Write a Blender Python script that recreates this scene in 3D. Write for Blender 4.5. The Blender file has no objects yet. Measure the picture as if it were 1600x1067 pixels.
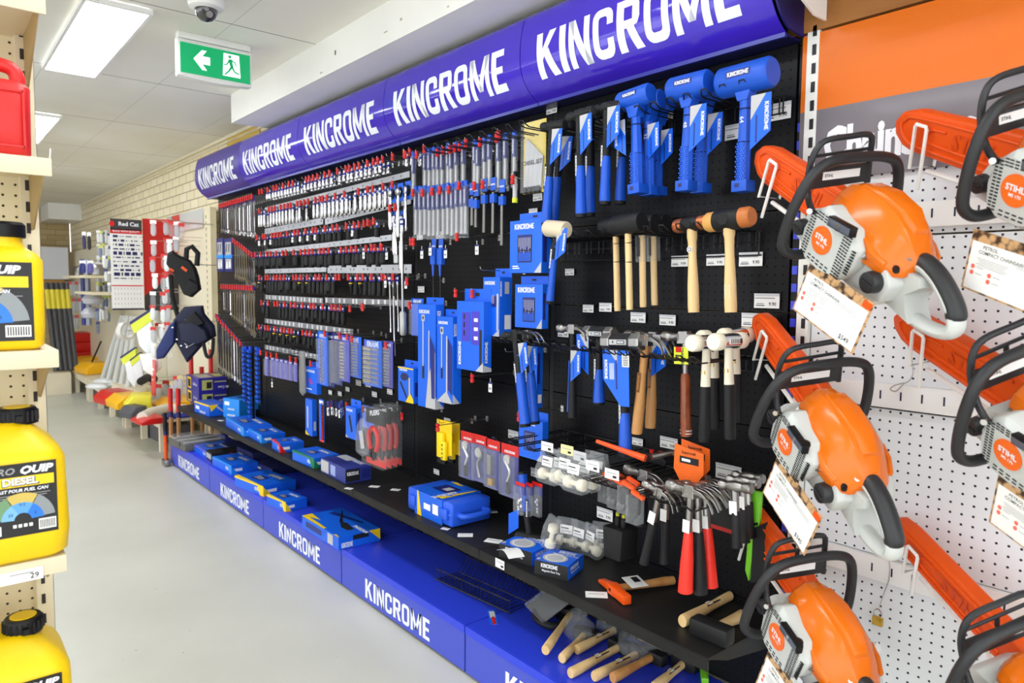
import bpy, bmesh, math, random
from mathutils import Vector, Matrix, Euler
PI = math.pi
rnd = random.Random(7)
scene = bpy.context.scene
COL = scene.collection

# ---------------------------------------------------------------- camera
EYE = 1.442
FPX = 1115.4
YAW, PIT, ROL = math.radians(39.765), math.radians(4.307), math.radians(.588)
_cy, _sy, _cp, _sp = math.cos(YAW), math.sin(YAW), math.cos(PIT), math.sin(PIT)
_F = Vector((_sy*_cp, _cy*_cp, -_sp)); _r = Vector((_cy, -_sy, 0)); _u = _r.cross(_F)
_c, _s = math.cos(ROL), math.sin(ROL)
CR = _c*_r + _s*_u; CU = -_s*_r + _c*_u
cam = bpy.data.cameras.new('camera'); camo = bpy.data.objects.new('camera', cam); COL.objects.link(camo)
camo.matrix_world = Matrix(((CR.x, CU.x, -_F.x, 0), (CR.y, CU.y, -_F.y, 0), (CR.z, CU.z, -_F.z, EYE), (0, 0, 0, 1)))
cam.sensor_width = 36; cam.lens = FPX/1600*36; cam.clip_start = .02; cam.clip_end = 60
cam.dof.use_dof = True; cam.dof.focus_distance = 2.5; cam.dof.aperture_fstop = 4.5
scene.camera = camo

# ---------------------------------------------------------------- world, exposure, lamps
w = bpy.data.worlds.new('world'); scene.world = w; w.use_nodes = True
bg = w.node_tree.nodes['Background']; bg.inputs[0].default_value = (.93, .965, 1.03, 1); bg.inputs[1].default_value = 2.8
scene.view_settings.view_transform = 'Standard'; scene.view_settings.look = 'None'
scene.view_settings.gamma = 1; scene.view_settings.use_curve_mapping = False
scene.view_settings.exposure = 0.30
LAMP = 13.0          # strength of the glowing panels in the ceiling fixtures


def ray(x, y):
    return (x-800)/FPX*CR - (y-533.5)/FPX*CU + _F
def aX(x, y, X):
    d = ray(x, y); t = X/d.x; return Vector((X, d.y*t, EYE+d.z*t))
def aY(x, y, Y):
    d = ray(x, y); t = Y/d.y; return Vector((d.x*t, Y, EYE+d.z*t))
def aZ(x, y, Z):
    d = ray(x, y); t = (Z-EYE)/d.z; return Vector((d.x*t, d.y*t, Z))

# ---------------------------------------------------------------- materials
MATS = {}
def lin(c):
    return tuple(((v/255)/12.92 if v/255 <= .04045 else ((v/255+.055)/1.055)**2.4) for v in c)
def mat(name, rgb, rough=.5, metal=0, emit=0, alpha=1, trans=0, coat=0, ior=1.45, noise=0, nscale=20, bump=0, spec=None):
    if name in MATS: return MATS[name]
    m = bpy.data.materials.new(name); m.use_nodes = True
    nt = m.node_tree; b = nt.nodes['Principled BSDF']
    c = lin(rgb)
    b.inputs['Base Color'].default_value = (*c, 1)
    b.inputs['Roughness'].default_value = rough; b.inputs['Metallic'].default_value = metal
    b.inputs['IOR'].default_value = ior
    if spec is not None: b.inputs['Specular IOR Level'].default_value = spec
    if coat: b.inputs['Coat Weight'].default_value = coat; b.inputs['Coat Roughness'].default_value = .08
    if trans: b.inputs['Transmission Weight'].default_value = trans
    if alpha < 1: b.inputs['Alpha'].default_value = alpha
    if emit: b.inputs['Emission Color'].default_value = (*c, 1); b.inputs['Emission Strength'].default_value = emit
    if noise or bump:
        tc = nt.nodes.new('ShaderNodeTexCoord'); n = nt.nodes.new('ShaderNodeTexNoise')
        n.inputs['Scale'].default_value = nscale; n.inputs['Detail'].default_value = 4
        nt.links.new(tc.outputs['Object'], n.inputs['Vector'])
        if noise:
            r = nt.nodes.new('ShaderNodeValToRGB')
            r.color_ramp.elements[0].position = .3; r.color_ramp.elements[1].position = .7
            r.color_ramp.elements[0].color = (*[v*(1-noise) for v in c], 1)
            r.color_ramp.elements[1].color = (*[min(1, v*(1+noise*.4)) for v in c], 1)
            nt.links.new(n.outputs['Fac'], r.inputs['Fac']); nt.links.new(r.outputs['Color'], b.inputs['Base Color'])
        if bump:
            bp = nt.nodes.new('ShaderNodeBump'); bp.inputs['Strength'].default_value = bump; bp.inputs['Distance'].default_value = .002
            nt.links.new(n.outputs['Fac'], bp.inputs['Height']); nt.links.new(bp.outputs['Normal'], b.inputs['Normal'])
    MATS[name] = m
    return m
def nmath(nt, op, a, b=None):
    n = nt.nodes.new('ShaderNodeMath'); n.operation = op
    for i, v in enumerate((a, b)):
        if v is None: continue
        if isinstance(v, (int, float)): n.inputs[i].default_value = v
        else: nt.links.new(v, n.inputs[i])
    return n.outputs[0]
def peg(name, rgb, hole, rough, pitch=.0252, r=.0027, axes='YZ', off=(0, 0), spec=.5):
    m = mat(name, rgb, rough, spec=spec); nt = m.node_tree; b = nt.nodes['Principled BSDF']
    tc = nt.nodes.new('ShaderNodeTexCoord'); s = nt.nodes.new('ShaderNodeSeparateXYZ'); nt.links.new(tc.outputs['Object'], s.inputs[0])
    ds = []
    for a, o in zip(axes, off):
        v = nmath(nt, 'ADD', s.outputs[a], 50+o); v = nmath(nt, 'DIVIDE', v, pitch); v = nmath(nt, 'FRACT', v)
        v = nmath(nt, 'SUBTRACT', v, .5); v = nmath(nt, 'MULTIPLY', v, pitch); v = nmath(nt, 'MULTIPLY', v, v); ds.append(v)
    d = nmath(nt, 'ADD', ds[0], ds[1]); h = nmath(nt, 'LESS_THAN', d, r*r)
    mx = nt.nodes.new('ShaderNodeMix'); mx.data_type = 'RGBA'
    nt.links.new(h, mx.inputs[0]); mx.inputs[6].default_value = (*lin(rgb), 1); mx.inputs[7].default_value = (*lin(hole), 1)
    nt.links.new(mx.outputs[2], b.inputs['Base Color'])
    rr = nmath(nt, 'MULTIPLY', h, .9); rr = nmath(nt, 'MAXIMUM', rr, rough); nt.links.new(rr, b.inputs['Roughness'])
    return m
def wood(name, rgb, dark, scale=6, rough=.5, axis='X'):
    if name in MATS: return MATS[name]
    m = mat(name, rgb, rough); nt = m.node_tree; b = nt.nodes['Principled BSDF']
    tc = nt.nodes.new('ShaderNodeTexCoord'); mp = nt.nodes.new('ShaderNodeMapping')
    k = {'X': (.12, 1, 1), 'Y': (1, .12, 1), 'Z': (1, 1, .12)}[axis]
    mp.inputs['Scale'].default_value = k
    n = nt.nodes.new('ShaderNodeTexNoise'); n.inputs['Scale'].default_value = scale; n.inputs['Detail'].default_value = 5; n.inputs['Distortion'].default_value = .6
    r = nt.nodes.new('ShaderNodeValToRGB'); r.color_ramp.elements[0].position = .35; r.color_ramp.elements[1].position = .65
    r.color_ramp.elements[0].color = (*lin(dark), 1); r.color_ramp.elements[1].color = (*lin(rgb), 1)
    nt.links.new(tc.outputs['Object'], mp.inputs['Vector']); nt.links.new(mp.outputs[0], n.inputs['Vector'])
    nt.links.new(n.outputs['Fac'], r.inputs['Fac']); nt.links.new(r.outputs['Color'], b.inputs['Base Color'])
    return m

M_white = mat('white_paint', (238, 238, 234), .5)
M_label = mat('label_white', (240, 240, 238), .5)
M_ink = mat('ink_black', (25, 25, 28), .5)
M_greyink = mat('ink_grey', (150, 150, 155), .5)
M_logo = mat('logo_white', (235, 238, 245), .4)
M_blue = mat('carton_blue', (18, 98, 226), .35)
M_blued = mat('carton_dark_blue', (30, 40, 120), .35)
M_blueh = mat('rubber_blue', (22, 84, 200), .42)
M_navy = mat('navy', (35, 35, 90), .4)
M_black = mat('black_plastic', (18, 18, 20), .4, spec=.3)
M_rubber = mat('black_rubber', (28, 28, 30), .5, spec=.3)
M_wire = mat('black_wire', (20, 20, 22), .35)
M_chrome = mat('chrome', (216, 216, 220), .18, 1)
M_steel = mat('steel', (150, 148, 146), .34, 1)
M_zinc = mat('zinc_wire', (190, 190, 188), .35, 1)
M_impact = mat('impact_black', (34, 34, 35), .5, .2, spec=.35)
M_red = mat('red_plastic', (205, 28, 24), .35)
M_orange = mat('orange_gloss', (222, 108, 16), .24, coat=.12, spec=.35)
M_orange2 = mat('orange_plastic', (228, 84, 18), .4, spec=.35)
M_yellow = mat('yellow_plastic', (250, 214, 20), .35)
M_yel2 = mat('carton_yellow', (245, 205, 20), .4)
M_clear = mat('clear_plastic', (225, 228, 232), .12, alpha=.15)
M_bag = mat('clear_bag', (220, 224, 230), .15, alpha=.13, bump=.8, nscale=60)
M_silver = mat('carton_silver', (185, 185, 188), .4)
M_green = mat('carton_green', (20, 120, 80), .4)
M_ash = wood('ash_wood', (236, 205, 150), (214, 176, 118), 14, .45, 'Z')
M_hick = wood('hickory_wood', (198, 146, 88), (170, 115, 62), 14, .4, 'Z')
M_shelf = mat('shelf_black', (34, 33, 33), .45, noise=.25, nscale=7, spec=.22)
M_plinth = mat('plinth_blue', (68, 82, 194), .4)
M_pltop = mat('plinth_top_blue', (44, 66, 214), .34)
M_sign = mat('canopy_blue', (62, 38, 190), .12, coat=.5)
M_signe = mat('canopy_edge', (48, 52, 150), .3)
M_cream = mat('cream_metal', (228, 218, 188), .45)
M_postw = mat('post_grey_white', (234, 234, 228), .45)

# ---------------------------------------------------------------- mesh builder
def frame_from(d):
    d = d.normalized(); a = Vector((0, 0, 1)) if abs(d.z) < .9 else Vector((1, 0, 0))
    x = a.cross(d).normalized(); return x, d.cross(x)
class MB:
    def __init__(s): s.v = []; s.f = []; s.m = []; s.mats = []
    def mi(s, m):
        if m not in s.mats: s.mats.append(m)
        return s.mats.index(m)
    def add(s, v, f, m, M=None):
        o = len(s.v)
        s.v += [(M @ Vector(p)) if M is not None else Vector(p) for p in v]
        s.f += [tuple(i+o for i in q) for q in f]; s.m += [s.mi(m)]*len(f)
        return s
    def box(s, c, d, m, M=None, taper=None):
        x, y, z = d[0]/2, d[1]/2, d[2]/2; t = taper or 1
        v = [(c[0]+i*x*(t if k > 0 else 1), c[1]+j*y*(t if k > 0 else 1), c[2]+k*z) for i in (-1, 1) for j in (-1, 1) for k in (-1, 1)]
        return s.add(v, [(0, 1, 3, 2), (4, 6, 7, 5), (0, 4, 5, 1), (2, 3, 7, 6), (0, 2, 6, 4), (1, 5, 7, 3)], m, M)
    def quad(s, p, m, M=None): return s.add(p, [tuple(range(len(p)))], m, M)
    def cyl(s, p0, p1, r0, r1=None, n=12, m=None, M=None, caps=True):
        return s.tube([p0, p1], [r0, r0 if r1 is None else r1], n, m, M, caps)
    def tube(s, path, r, n=8, m=None, M=None, caps=True, sx=1):
        P = [Vector(p) for p in path]; R = r if isinstance(r, (list, tuple)) else [r]*len(P)
        v = []; f = []; x = y = None
        for i, p in enumerate(P):
            d = (P[min(i+1, len(P)-1)]-P[max(i-1, 0)]).normalized()
            if x is None: x, y = frame_from(d)
            else:
                x = (x - d*x.dot(d)).normalized(); y = d.cross(x)
            for k in range(n):
                a = 2*PI*k/n; v.append(p + x*math.cos(a)*R[i]*sx + y*math.sin(a)*R[i])
        for i in range(len(P)-1):
            for k in range(n):
                a, b = i*n+k, i*n+(k+1) % n; f.append((a, b, b+n, a+n))
        if caps: f.append(tuple(range(n))[::-1]); f.append(tuple((len(P)-1)*n+k for k in range(n)))
        return s.add(v, f, m, M)
    def lathe(s, prof, n, m, M=None, caps=True):
        v = [(r*math.cos(2*PI*k/n), r*math.sin(2*PI*k/n), z) for r, z in prof for k in range(n)]
        f = [(i*n+k, i*n+(k+1) % n, (i+1)*n+(k+1) % n, (i+1)*n+k) for i in range(len(prof)-1) for k in range(n)]
        if caps: f.append(tuple(range(n))[::-1]); f.append(tuple((len(prof)-1)*n+k for k in range(n)))
        return s.add(v, f, m, M)
    def prism(s, poly, z0, z1, m, M=None, top=None):
        n = len(poly); tp = top or poly
        v = [(x, y, z0) for x, y in poly]+[(x, y, z1) for x, y in tp]
        f = [tuple(range(n))[::-1], tuple(range(n, 2*n))]+[(i, (i+1) % n, n+(i+1) % n, n+i) for i in range(n)]
        return s.add(v, f, m, M)
    def loft(s, rings, m, M=None, caps=True, closed=True):
        n = len(rings[0]); v = [p for r in rings for p in r]; kk = n if closed else n-1
        f = [(i*n+k, i*n+(k+1) % n, (i+1)*n+(k+1) % n, (i+1)*n+k) for i in range(len(rings)-1) for k in range(kk)]
        if caps: f.append(tuple(range(n))[::-1]); f.append(tuple((len(rings)-1)*n+k for k in range(n)))
        return s.add(v, f, m, M)
    def text(s, t, size, m, M, bold=0, sx=1, align='CENTER', shear=0):
        v, f = textmesh(t, bold, shear, align)
        return s.add([(x*size*sx, y*size, 0) for x, y in v], f, m, M)
    def logo(s, h, width, m, M):                       # the block-letter word mark, in the XY plane, centred
        return s.add([((x-LOGOW/2)/LOGOW*width, (y-.5)*h, 0) for x, y in LOGOV], LOGOF, m, M)
    def mesh(s, name, bevel=0, seg=2, smooth=35, off=None):
        me = bpy.data.meshes.new(name)
        vs = s.v if off is None else [v-off for v in s.v]
        me.from_pydata([tuple(v) for v in vs], [], s.f)
        for m in s.mats: me.materials.append(m)
        me.polygons.foreach_set('material_index', s.m)
        if bevel:
            bm = bmesh.new(); bm.from_mesh(me); bmesh.ops.remove_doubles(bm, verts=bm.verts, dist=1e-6)
            ed = [e for e in bm.edges if len(e.link_faces) == 2 and e.calc_face_angle() > .5]
            bmesh.ops.bevel(bm, geom=ed, offset=bevel, segments=seg, affect='EDGES', profile=.5, clamp_overlap=True)
            bm.to_mesh(me); bm.free()
        if smooth:
            me.polygons.foreach_set('use_smooth', [True]*len(me.polygons)); me.set_sharp_from_angle(angle=math.radians(smooth))
        me.update(); return me
    def build(s, name, parent=None, **k):
        """one mesh object; vertices are in the parent's frame"""
        o = bpy.data.objects.new(name, s.mesh(name, **k)); COL.objects.link(o)
        if parent is not None: o.parent = parent
        return o
    def thing(s, name, label, cat, base, group=None, rot=None, **k):
        """one-mesh thing whose vertices are in its own frame, put at base"""
        o = s.build(name, None, **k); o.location = base
        if rot: o.rotation_euler = rot
        return tag(o, label, cat, group)
    def struct(s, name, **k):
        o = s.build(name, None, **k); o['kind'] = 'structure'; return o
    def here(s, name, label, cat, group=None, **k):
        """one-mesh thing built in world coordinates; its origin goes to its base"""
        xs = [v.x for v in s.v]; ys = [v.y for v in s.v]; zs = [v.z for v in s.v]
        off = Vector(((min(xs)+max(xs))/2, (min(ys)+max(ys))/2, min(zs)))
        o = s.build(name, None, off=off, **k); o.location = off
        return tag(o, label, cat, group)
def tag(o, label, cat, group=None):
    o['label'] = label; o['category'] = cat
    if group: o['group'] = group
    return o
def thing(name, label, cat, loc=(0, 0, 0), rot=(0, 0, 0), group=None):
    o = bpy.data.objects.new(name, None); COL.objects.link(o); o.empty_display_size = .05
    o.location = loc; o.rotation_euler = rot
    return tag(o, label, cat, group)
def dup(root, loc=None, rot=None, label=None, group=None, scale=None):
    r = root.copy(); COL.objects.link(r)
    if loc is not None: r.location = loc
    if rot is not None: r.rotation_euler = rot
    if scale: r.scale = (scale,)*3 if isinstance(scale, (int, float)) else scale
    if label: r['label'] = label
    if group: r['group'] = group
    for ch in list(root.children):
        c = ch.copy(); COL.objects.link(c); c.parent = r
        for g in list(ch.children):
            d = g.copy(); COL.objects.link(d); d.parent = c
    return r
def T(x=0, y=0, z=0): return Matrix.Translation((x, y, z))
def RX(a): return Matrix.Rotation(a, 4, 'X')
def RY(a): return Matrix.Rotation(a, 4, 'Y')
def RZ(a): return Matrix.Rotation(a, 4, 'Z')
def basis(o, x, y, z=None):
    x = Vector(x).normalized(); y = Vector(y).normalized(); z = Vector(z) if z else x.cross(y)
    return Matrix(((x.x, y.x, z.x, o[0]), (x.y, y.y, z.y, o[1]), (x.z, y.z, z.z, o[2]), (0, 0, 0, 1)))
# text lying on a surface that faces -X (the aisle): text runs towards -Y (rightwards in view), up is +Z
FACEX = basis((0, 0, 0), (0, -1, 0), (0, 0, 1))
FACEY = basis((0, 0, 0), (1, 0, 0), (0, 0, 1))
_tc = {}
def textmesh(t, bold, shear, align):
    k = (t, bold, shear, align)
    if k not in _tc:
        c = bpy.data.curves.new('t', 'FONT'); c.body = t; c.size = 1; c.align_x = align; c.align_y = 'CENTER'
        c.offset = bold; c.shear = shear; c.resolution_u = 2
        o = bpy.data.objects.new('t', c); me = o.to_mesh()
        vs = [(v.co.x, v.co.y) for v in me.vertices]; lim = len(t)+2
        vs = [v if max(abs(v[0]), abs(v[1])) < lim else vs[i-1] for i, v in enumerate(vs)]
        _tc[k] = (vs, [tuple(p.vertices) for p in me.polygons])
        o.to_mesh_clear(); bpy.data.objects.remove(o); bpy.data.curves.remove(c)
    return _tc[k]
# block letters for the word mark on the bay (unit height)
def _logo():
    L = {}
    st = .2
    L['K'] = (.66, [[(0, 0), (st, 0), (st, 1), (0, 1)], [(st, .38), (st, .62), (.43, 1), (.65, 1)], [(.24, .5), (.4, .62), (.68, 0), (.45, 0)]])
    L['I'] = (.2, [[(0, 0), (st, 0), (st, 1), (0, 1)]])
    L['N'] = (.64, [[(0, 0), (.17, 0), (.17, 1), (0, 1)], [(.47, 0), (.64, 0), (.64, 1), (.47, 1)], [(0, 1), (.2, 1), (.64, 0), (.44, 0)]])
    def ring(w, a0, a1, gap=False):
        P = []; n = 4
        def c(cx, cy, r, s0, s1):
            return [(cx+r*math.cos(math.radians(s0+(s1-s0)*i/n)), cy+r*math.sin(math.radians(s0+(s1-s0)*i/n))) for i in range(n+1)]
        R = .2; ri = .07; t = .17
        ou = c(w-R, R, R, -90, 0)+c(w-R, 1-R, R, 0, 90)+c(R, 1-R, R, 90, 180)+c(R, R, R, 180, 270)
        inn = c(w-t-ri, t+ri, ri, -90, 0)+c(w-t-ri, 1-t-ri, ri, 0, 90)+c(t+ri, 1-t-ri, ri, 90, 180)+c(t+ri, t+ri, ri, 180, 270)
        m = len(ou); q = []
        for i in range(m):
            j = (i+1) % m
            if gap and i == n: continue
            q.append([ou[i], ou[j], inn[j], inn[i]])
        return q
    L['O'] = (.6, ring(.6, 0, 0)); 
    cg = ring(.58, 0, 0, True)
    L['C'] = (.58, cg+[[(.41, .24), (.58, .2), (.58, .36), (.41, .36)], [(.41, .64), (.58, .64), (.58, .8), (.41, .76)]])
    L['R'] = (.62, [[(0, 0), (st, 0), (st, 1), (0, 1)], [(st, .84), (.42, .84), (.42, 1), (st, 1)], [(.42, .84), (.42, 1), (.55, .97), (.6, .86)], [(.42, .84), (.6, .86), (.61, .6), (.42, .58)], [(.42, .58), (.61, .6), (.55, .46), (.4, .42)], [(st, .42), (.42, .42), (.42, .58), (st, .58)], [(.26, .44), (.45, .46), (.64, 0), (.43, 0)]])
    L['M'] = (.82, [[(0, 0), (.17, 0), (.17, 1), (0, 1)], [(.65, 0), (.82, 0), (.82, 1), (.65, 1)], [(0, 1), (.2, 1), (.5, .15), (.33, .15)], [(.62, 1), (.82, 1), (.49, .15), (.33, .15)]])
    L['E'] = (.5, [[(0, 0), (st, 0), (st, 1), (0, 1)], [(st, 0), (.5, 0), (.5, .17), (st, .17)], [(st, .42), (.45, .42), (.45, .58), (st, .58)], [(st, .83), (.5, .83), (.5, 1), (st, 1)]])
    V = []; F = []; x = 0
    for ch in 'KINCROME':
        w_, ps = L[ch]
        for p in ps:
            a = sum(p[i][0]*p[(i+1) % len(p)][1]-p[(i+1) % len(p)][0]*p[i][1] for i in range(len(p)))
            if a < 0: p = p[::-1]
            F.append(tuple(range(len(V), len(V)+len(p)))); V += [(x+a_, b_) for a_, b_ in p]
        x += w_+.1
    return V, F, x-.1
LOGOV, LOGOF, LOGOW = _logo()
# ================================================================ the setting
XB = 1.93            # face of the pegboards
XW = 2.02            # brick wall
XP = 1.511           # front of the blue plinth
SEAM = [1.065+1.008*i for i in range(6)]
CEIL = 2.66
def floor_mat():
    m = mat('floor_paint', (208, 208, 196), .34); nt = m.node_tree; b = nt.nodes['Principled BSDF']
    tc = nt.nodes.new('ShaderNodeTexCoord')
    n1 = nt.nodes.new('ShaderNodeTexNoise'); n1.inputs['Scale'].default_value = 1.1; n1.inputs['Detail'].default_value = 6
    n2 = nt.nodes.new('ShaderNodeTexVoronoi'); n2.inputs['Scale'].default_value = 9
    n3 = nt.nodes.new('ShaderNodeTexNoise'); n3.inputs['Scale'].default_value = 160
    for n in (n1, n2, n3): nt.links.new(tc.outputs['Object'], n.inputs['Vector'])
    r = nt.nodes.new('ShaderNodeValToRGB'); r.color_ramp.elements[0].position = .3; r.color_ramp.elements[1].position = .75
    r.color_ramp.elements[0].color = (*lin((196, 196, 184)), 1); r.color_ramp.elements[1].color = (*lin((215, 214, 203)), 1)
    nt.links.new(n1.outputs['Fac'], r.inputs['Fac'])
    sp = nmath(nt, 'LESS_THAN', n2.outputs['Distance'], .028)
    mx = nt.nodes.new('ShaderNodeMix'); mx.data_type = 'RGBA'; nt.links.new(sp, mx.inputs[0]); nt.links.new(r.outputs['Color'], mx.inputs[6]); mx.inputs[7].default_value = (*lin((120, 120, 112)), 1)
    nt.links.new(mx.outputs[2], b.inputs['Base Color'])
    bp = nt.nodes.new('ShaderNodeBump'); bp.inputs['Strength'].default_value = .08; nt.links.new(n3.outputs['Fac'], bp.inputs['Height']); nt.links.new(bp.outputs['Normal'], b.inputs['Normal'])
    return m
def brick_mat(name, axes, mortar=(168, 148, 112), c1=(242, 232, 202), c2=(234, 222, 186)):
    m = mat(name, c1, .5); nt = m.node_tree; b = nt.nodes['Principled BSDF']
    tc = nt.nodes.new('ShaderNodeTexCoord'); s = nt.nodes.new('ShaderNodeSeparateXYZ'); cb = nt.nodes.new('ShaderNodeCombineXYZ')
    nt.links.new(tc.outputs['Object'], s.inputs[0]); nt.links.new(s.outputs[axes[0]], cb.inputs[0]); nt.links.new(s.outputs[axes[1]], cb.inputs[1])
    br = nt.nodes.new('ShaderNodeTexBrick'); br.inputs['Color1'].default_value = (*lin(c1), 1); br.inputs['Color2'].default_value = (*lin(c2), 1)
    br.inputs['Mortar'].default_value = (*lin(mortar), 1); br.inputs['Scale'].default_value = 1; br.inputs['Brick Width'].default_value = .24
    br.inputs['Row Height'].default_value = .086; br.inputs['Mortar Size'].default_value = .0045; br.inputs['Mortar Smooth'].default_value = .2
    nt.links.new(cb.outputs[0], br.inputs['Vector']); nt.links.new(br.outputs['Color'], b.inputs['Base Color'])
    bp = nt.nodes.new('ShaderNodeBump'); bp.inputs['Distance'].default_value = .004; bp.invert = True
    nt.links.new(br.outputs['Fac'], bp.inputs['Height']); nt.links.new(bp.outputs['Normal'], b.inputs['Normal'])
    return m
def ceil_mat():
    m = mat('ceiling_tile', (240, 238, 228), .7); nt = m.node_tree; b = nt.nodes['Principled BSDF']
    tc = nt.nodes.new('ShaderNodeTexCoord'); s = nt.nodes.new('ShaderNodeSeparateXYZ'); nt.links.new(tc.outputs['Object'], s.inputs[0])
    ls = []
    for a, p, o in (('X', .589, -.005), ('Y', 1.32, -.86)):
        v = nmath(nt, 'ADD', s.outputs[a], p*20+o); v = nmath(nt, 'DIVIDE', v, p); v = nmath(nt, 'FRACT', v)
        v = nmath(nt, 'SUBTRACT', v, .5); v = nmath(nt, 'ABSOLUTE', v); v = nmath(nt, 'SUBTRACT', .5, v); v = nmath(nt, 'MULTIPLY', v, p)
        ls.append(nmath(nt, 'LESS_THAN', v, .0018 if a == 'X' else .0035))
    l = nmath(nt, 'MAXIMUM', nmath(nt, 'MULTIPLY', ls[0], .35), ls[1])
    n1 = nt.nodes.new('ShaderNodeTexNoise'); n1.inputs['Scale'].default_value = .9; nt.links.new(tc.outputs['Object'], n1.inputs['Vector'])
    r = nt.nodes.new('ShaderNodeValToRGB'); r.color_ramp.elements[0].position = .3; r.color_ramp.elements[1].position = .7
    r.color_ramp.elements[0].color = (*lin((226, 222, 208)), 1); r.color_ramp.elements[1].color = (*lin((242, 241, 235)), 1)
    nt.links.new(n1.outputs['Fac'], r.inputs['Fac'])
    mx = nt.nodes.new('ShaderNodeMix'); mx.data_type = 'RGBA'; nt.links.new(l, mx.inputs[0]); nt.links.new(r.outputs['Color'], mx.inputs[6]); mx.inputs[7].default_value = (*lin((105, 100, 88)), 1)
    nt.links.new(mx.outputs[2], b.inputs['Base Color']); return m
M_brick = brick_mat('painted_brick', 'YZ'); M_brick2 = brick_mat('painted_brick_end', 'XZ', c1=(205, 185, 140), c2=(190, 168, 120))
MB().box((-2, 5, -.05), (9.4, 18.4, .1), floor_mat()).struct('floor')
MB().box((-2, 5, CEIL+.05), (9.4, 18.4, .1), ceil_mat()).struct('ceiling')
MB().box((XW+.1, 5.4, CEIL/2), (.2, 17.4, CEIL), M_brick).struct('wall_right')
MB().box((-2.2, 14.1, CEIL/2), (8.4, .2, CEIL), M_brick2).struct('wall_far')
# added unseen openings, left of and behind the photographer, to brighten the shop
for n_, (ax, pos, lo, hi) in enumerate((('Y', -6.4, -3.2, 10.0), ('X', -3.2, -6.4, 2.0))):
    mb = MB()
    for k in range(8):
        q = lo+(hi-lo)*k/7
        mb.box((pos, q, CEIL/2) if ax == 'Y' else (q, pos, CEIL/2), (.06, .06, CEIL), M_white)
    for z in (.06, CEIL-.06): mb.box((pos, (lo+hi)/2, z) if ax == 'Y' else ((lo+hi)/2, pos, z), (.06, hi-lo, .12) if ax == 'Y' else (hi-lo, .06, .12), M_white)
    mb.struct('added_opening_%d' % (n_+1))
MB().box((-6.4, 12.1, CEIL/2), (.1, 4.1, CEIL), mat('left_wall', (215, 210, 195), .7)).struct('wall_left')
# boxed-in beam under the ceiling above the blue canopy, and the one at the far end
mb = MB().box(((1.60+XW)/2, (4.77-3)/2, (CEIL+2.482)/2), (XW-1.60, 7.77, CEIL-2.482), mat('beam_white', (236, 235, 230), .6, noise=.04, nscale=3))
for i in range(14):
    y = .9+rnd.random()*2.6; z = 2.5+rnd.random()*.13
    mb.box((1.6, y, z), (.0008, .01+.02*rnd.random(), .004+.012*rnd.random()), mat('beam_scuff', (176, 170, 155), .7))
for y, z in ((3.28, 2.566), (2.37, 2.63)):
    mb.box((1.6, y, z), (.001, .014, .022), mat('beam_mark', (90, 85, 75), .7))
mb.struct('trim_1')
MB().box((1.80, 13.4, 2.54), (.44, .9, .24), M_white).struct('trim_2')
# conduit and bead where brick meets ceiling
mb = MB(); mb.tube([(XW-.012, 4.6, CEIL-.05), (XW-.012, 13.9, CEIL-.05)], .008, 6, M_cream); mb.box((XW-.01, 9.3, CEIL-.012), (.02, 9.2, .024), M_cream); mb.struct('trim_3')
M_lamp = mat('lamp_diffuser', (246, 250, 255), .5, emit=LAMP)
def troffer(x0, x1, y0, y1, label):
    t = thing('ceiling_light', label, 'ceiling light', ((x0+x1)/2, (y0+y1)/2, CEIL-.02), group='panel lights in the ceiling')
    w_, l_ = x1-x0, y1-y0
    MB().box((0, 0, 0.006), (w_-.03, l_-.03, .008), M_lamp).build('diffuser', t)
    f = MB()
    for sx in (-1, 1): f.box((sx*(w_/2-.007), 0, .006), (.014, l_, .022), M_white)
    for sy in (-1, 1): f.box((0, sy*(l_/2-.007), .006), (w_-.028, .014, .022), M_white)
    f.build('frame', t)
troffer(.585, .857, 3.55, 4.85, 'large bright panel light in the ceiling left of the green exit sign')
troffer(.585, .86, 6.18, 7.45, 'smaller-looking bright ceiling light above the red fuel can')
for y, q in ((-1.7, 'behind'), (.9, 'above')): troffer(.585, .857, y, y+1.3, 'bright ceiling panel light '+q+' the photographer')
for y, q in ((-1.7, 'behind the photographer'), (.9, 'level with the photographer'), (3.55, 'level with the exit sign'), (6.18, 'far ahead')):
    troffer(-1.2, -.93, y, y+1.3, 'added unseen ceiling panel light over the next aisle, '+q); troffer(-2.9, -2.63, y, y+1.3, 'added unseen ceiling panel light two aisles to the left, '+q); troffer(-4.6, -4.33, y, y+1.3, 'added unseen ceiling panel light three aisles to the left, '+q)  # rows added out of view for more light from the side
troffer(.585, .86, 8.8, 10.1, 'bright ceiling panel light far down the aisle')

# exit sign
EY = 3.75
a = aY(277, 58, EY); b_ = aY(394, 137, EY)
cx, cz = (a.x+b_.x)/2, (a.z+b_.z)/2; W_, H_ = b_.x-a.x, a.z-b_.z
t = thing('exit_sign', 'green illuminated exit sign with white arrow and running figure under the ceiling', 'exit sign', (cx, EY, cz))
mb = MB(); n = 10
rings = []
for i in range(n+1):
    u = -W_/2+W_*i/n; sag = -.012*math.cos(PI*i/n-PI/2)
    rings.append([(u, 0, -H_/2+sag), (u, .05, -H_/2+sag), (u, .05, H_/2+.012), (u, 0, H_/2)])
mb.loft(rings, M_white); mb.box((0, .025, H_/2+.02), (W_*.98, .05, .03), M_white); mb.build('housing', t, bevel=.004)
MB().box((0, .025, CEIL-cz-(CEIL-cz-H_/2-.02)/2), (.1, .04, CEIL-cz-H_/2-.02), M_white).build('mount', t)
M_exg = mat('exit_green', (8, 150, 92), .3, emit=.55); M_exw = mat('exit_white', (240, 250, 245), .3, emit=.75)
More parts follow.
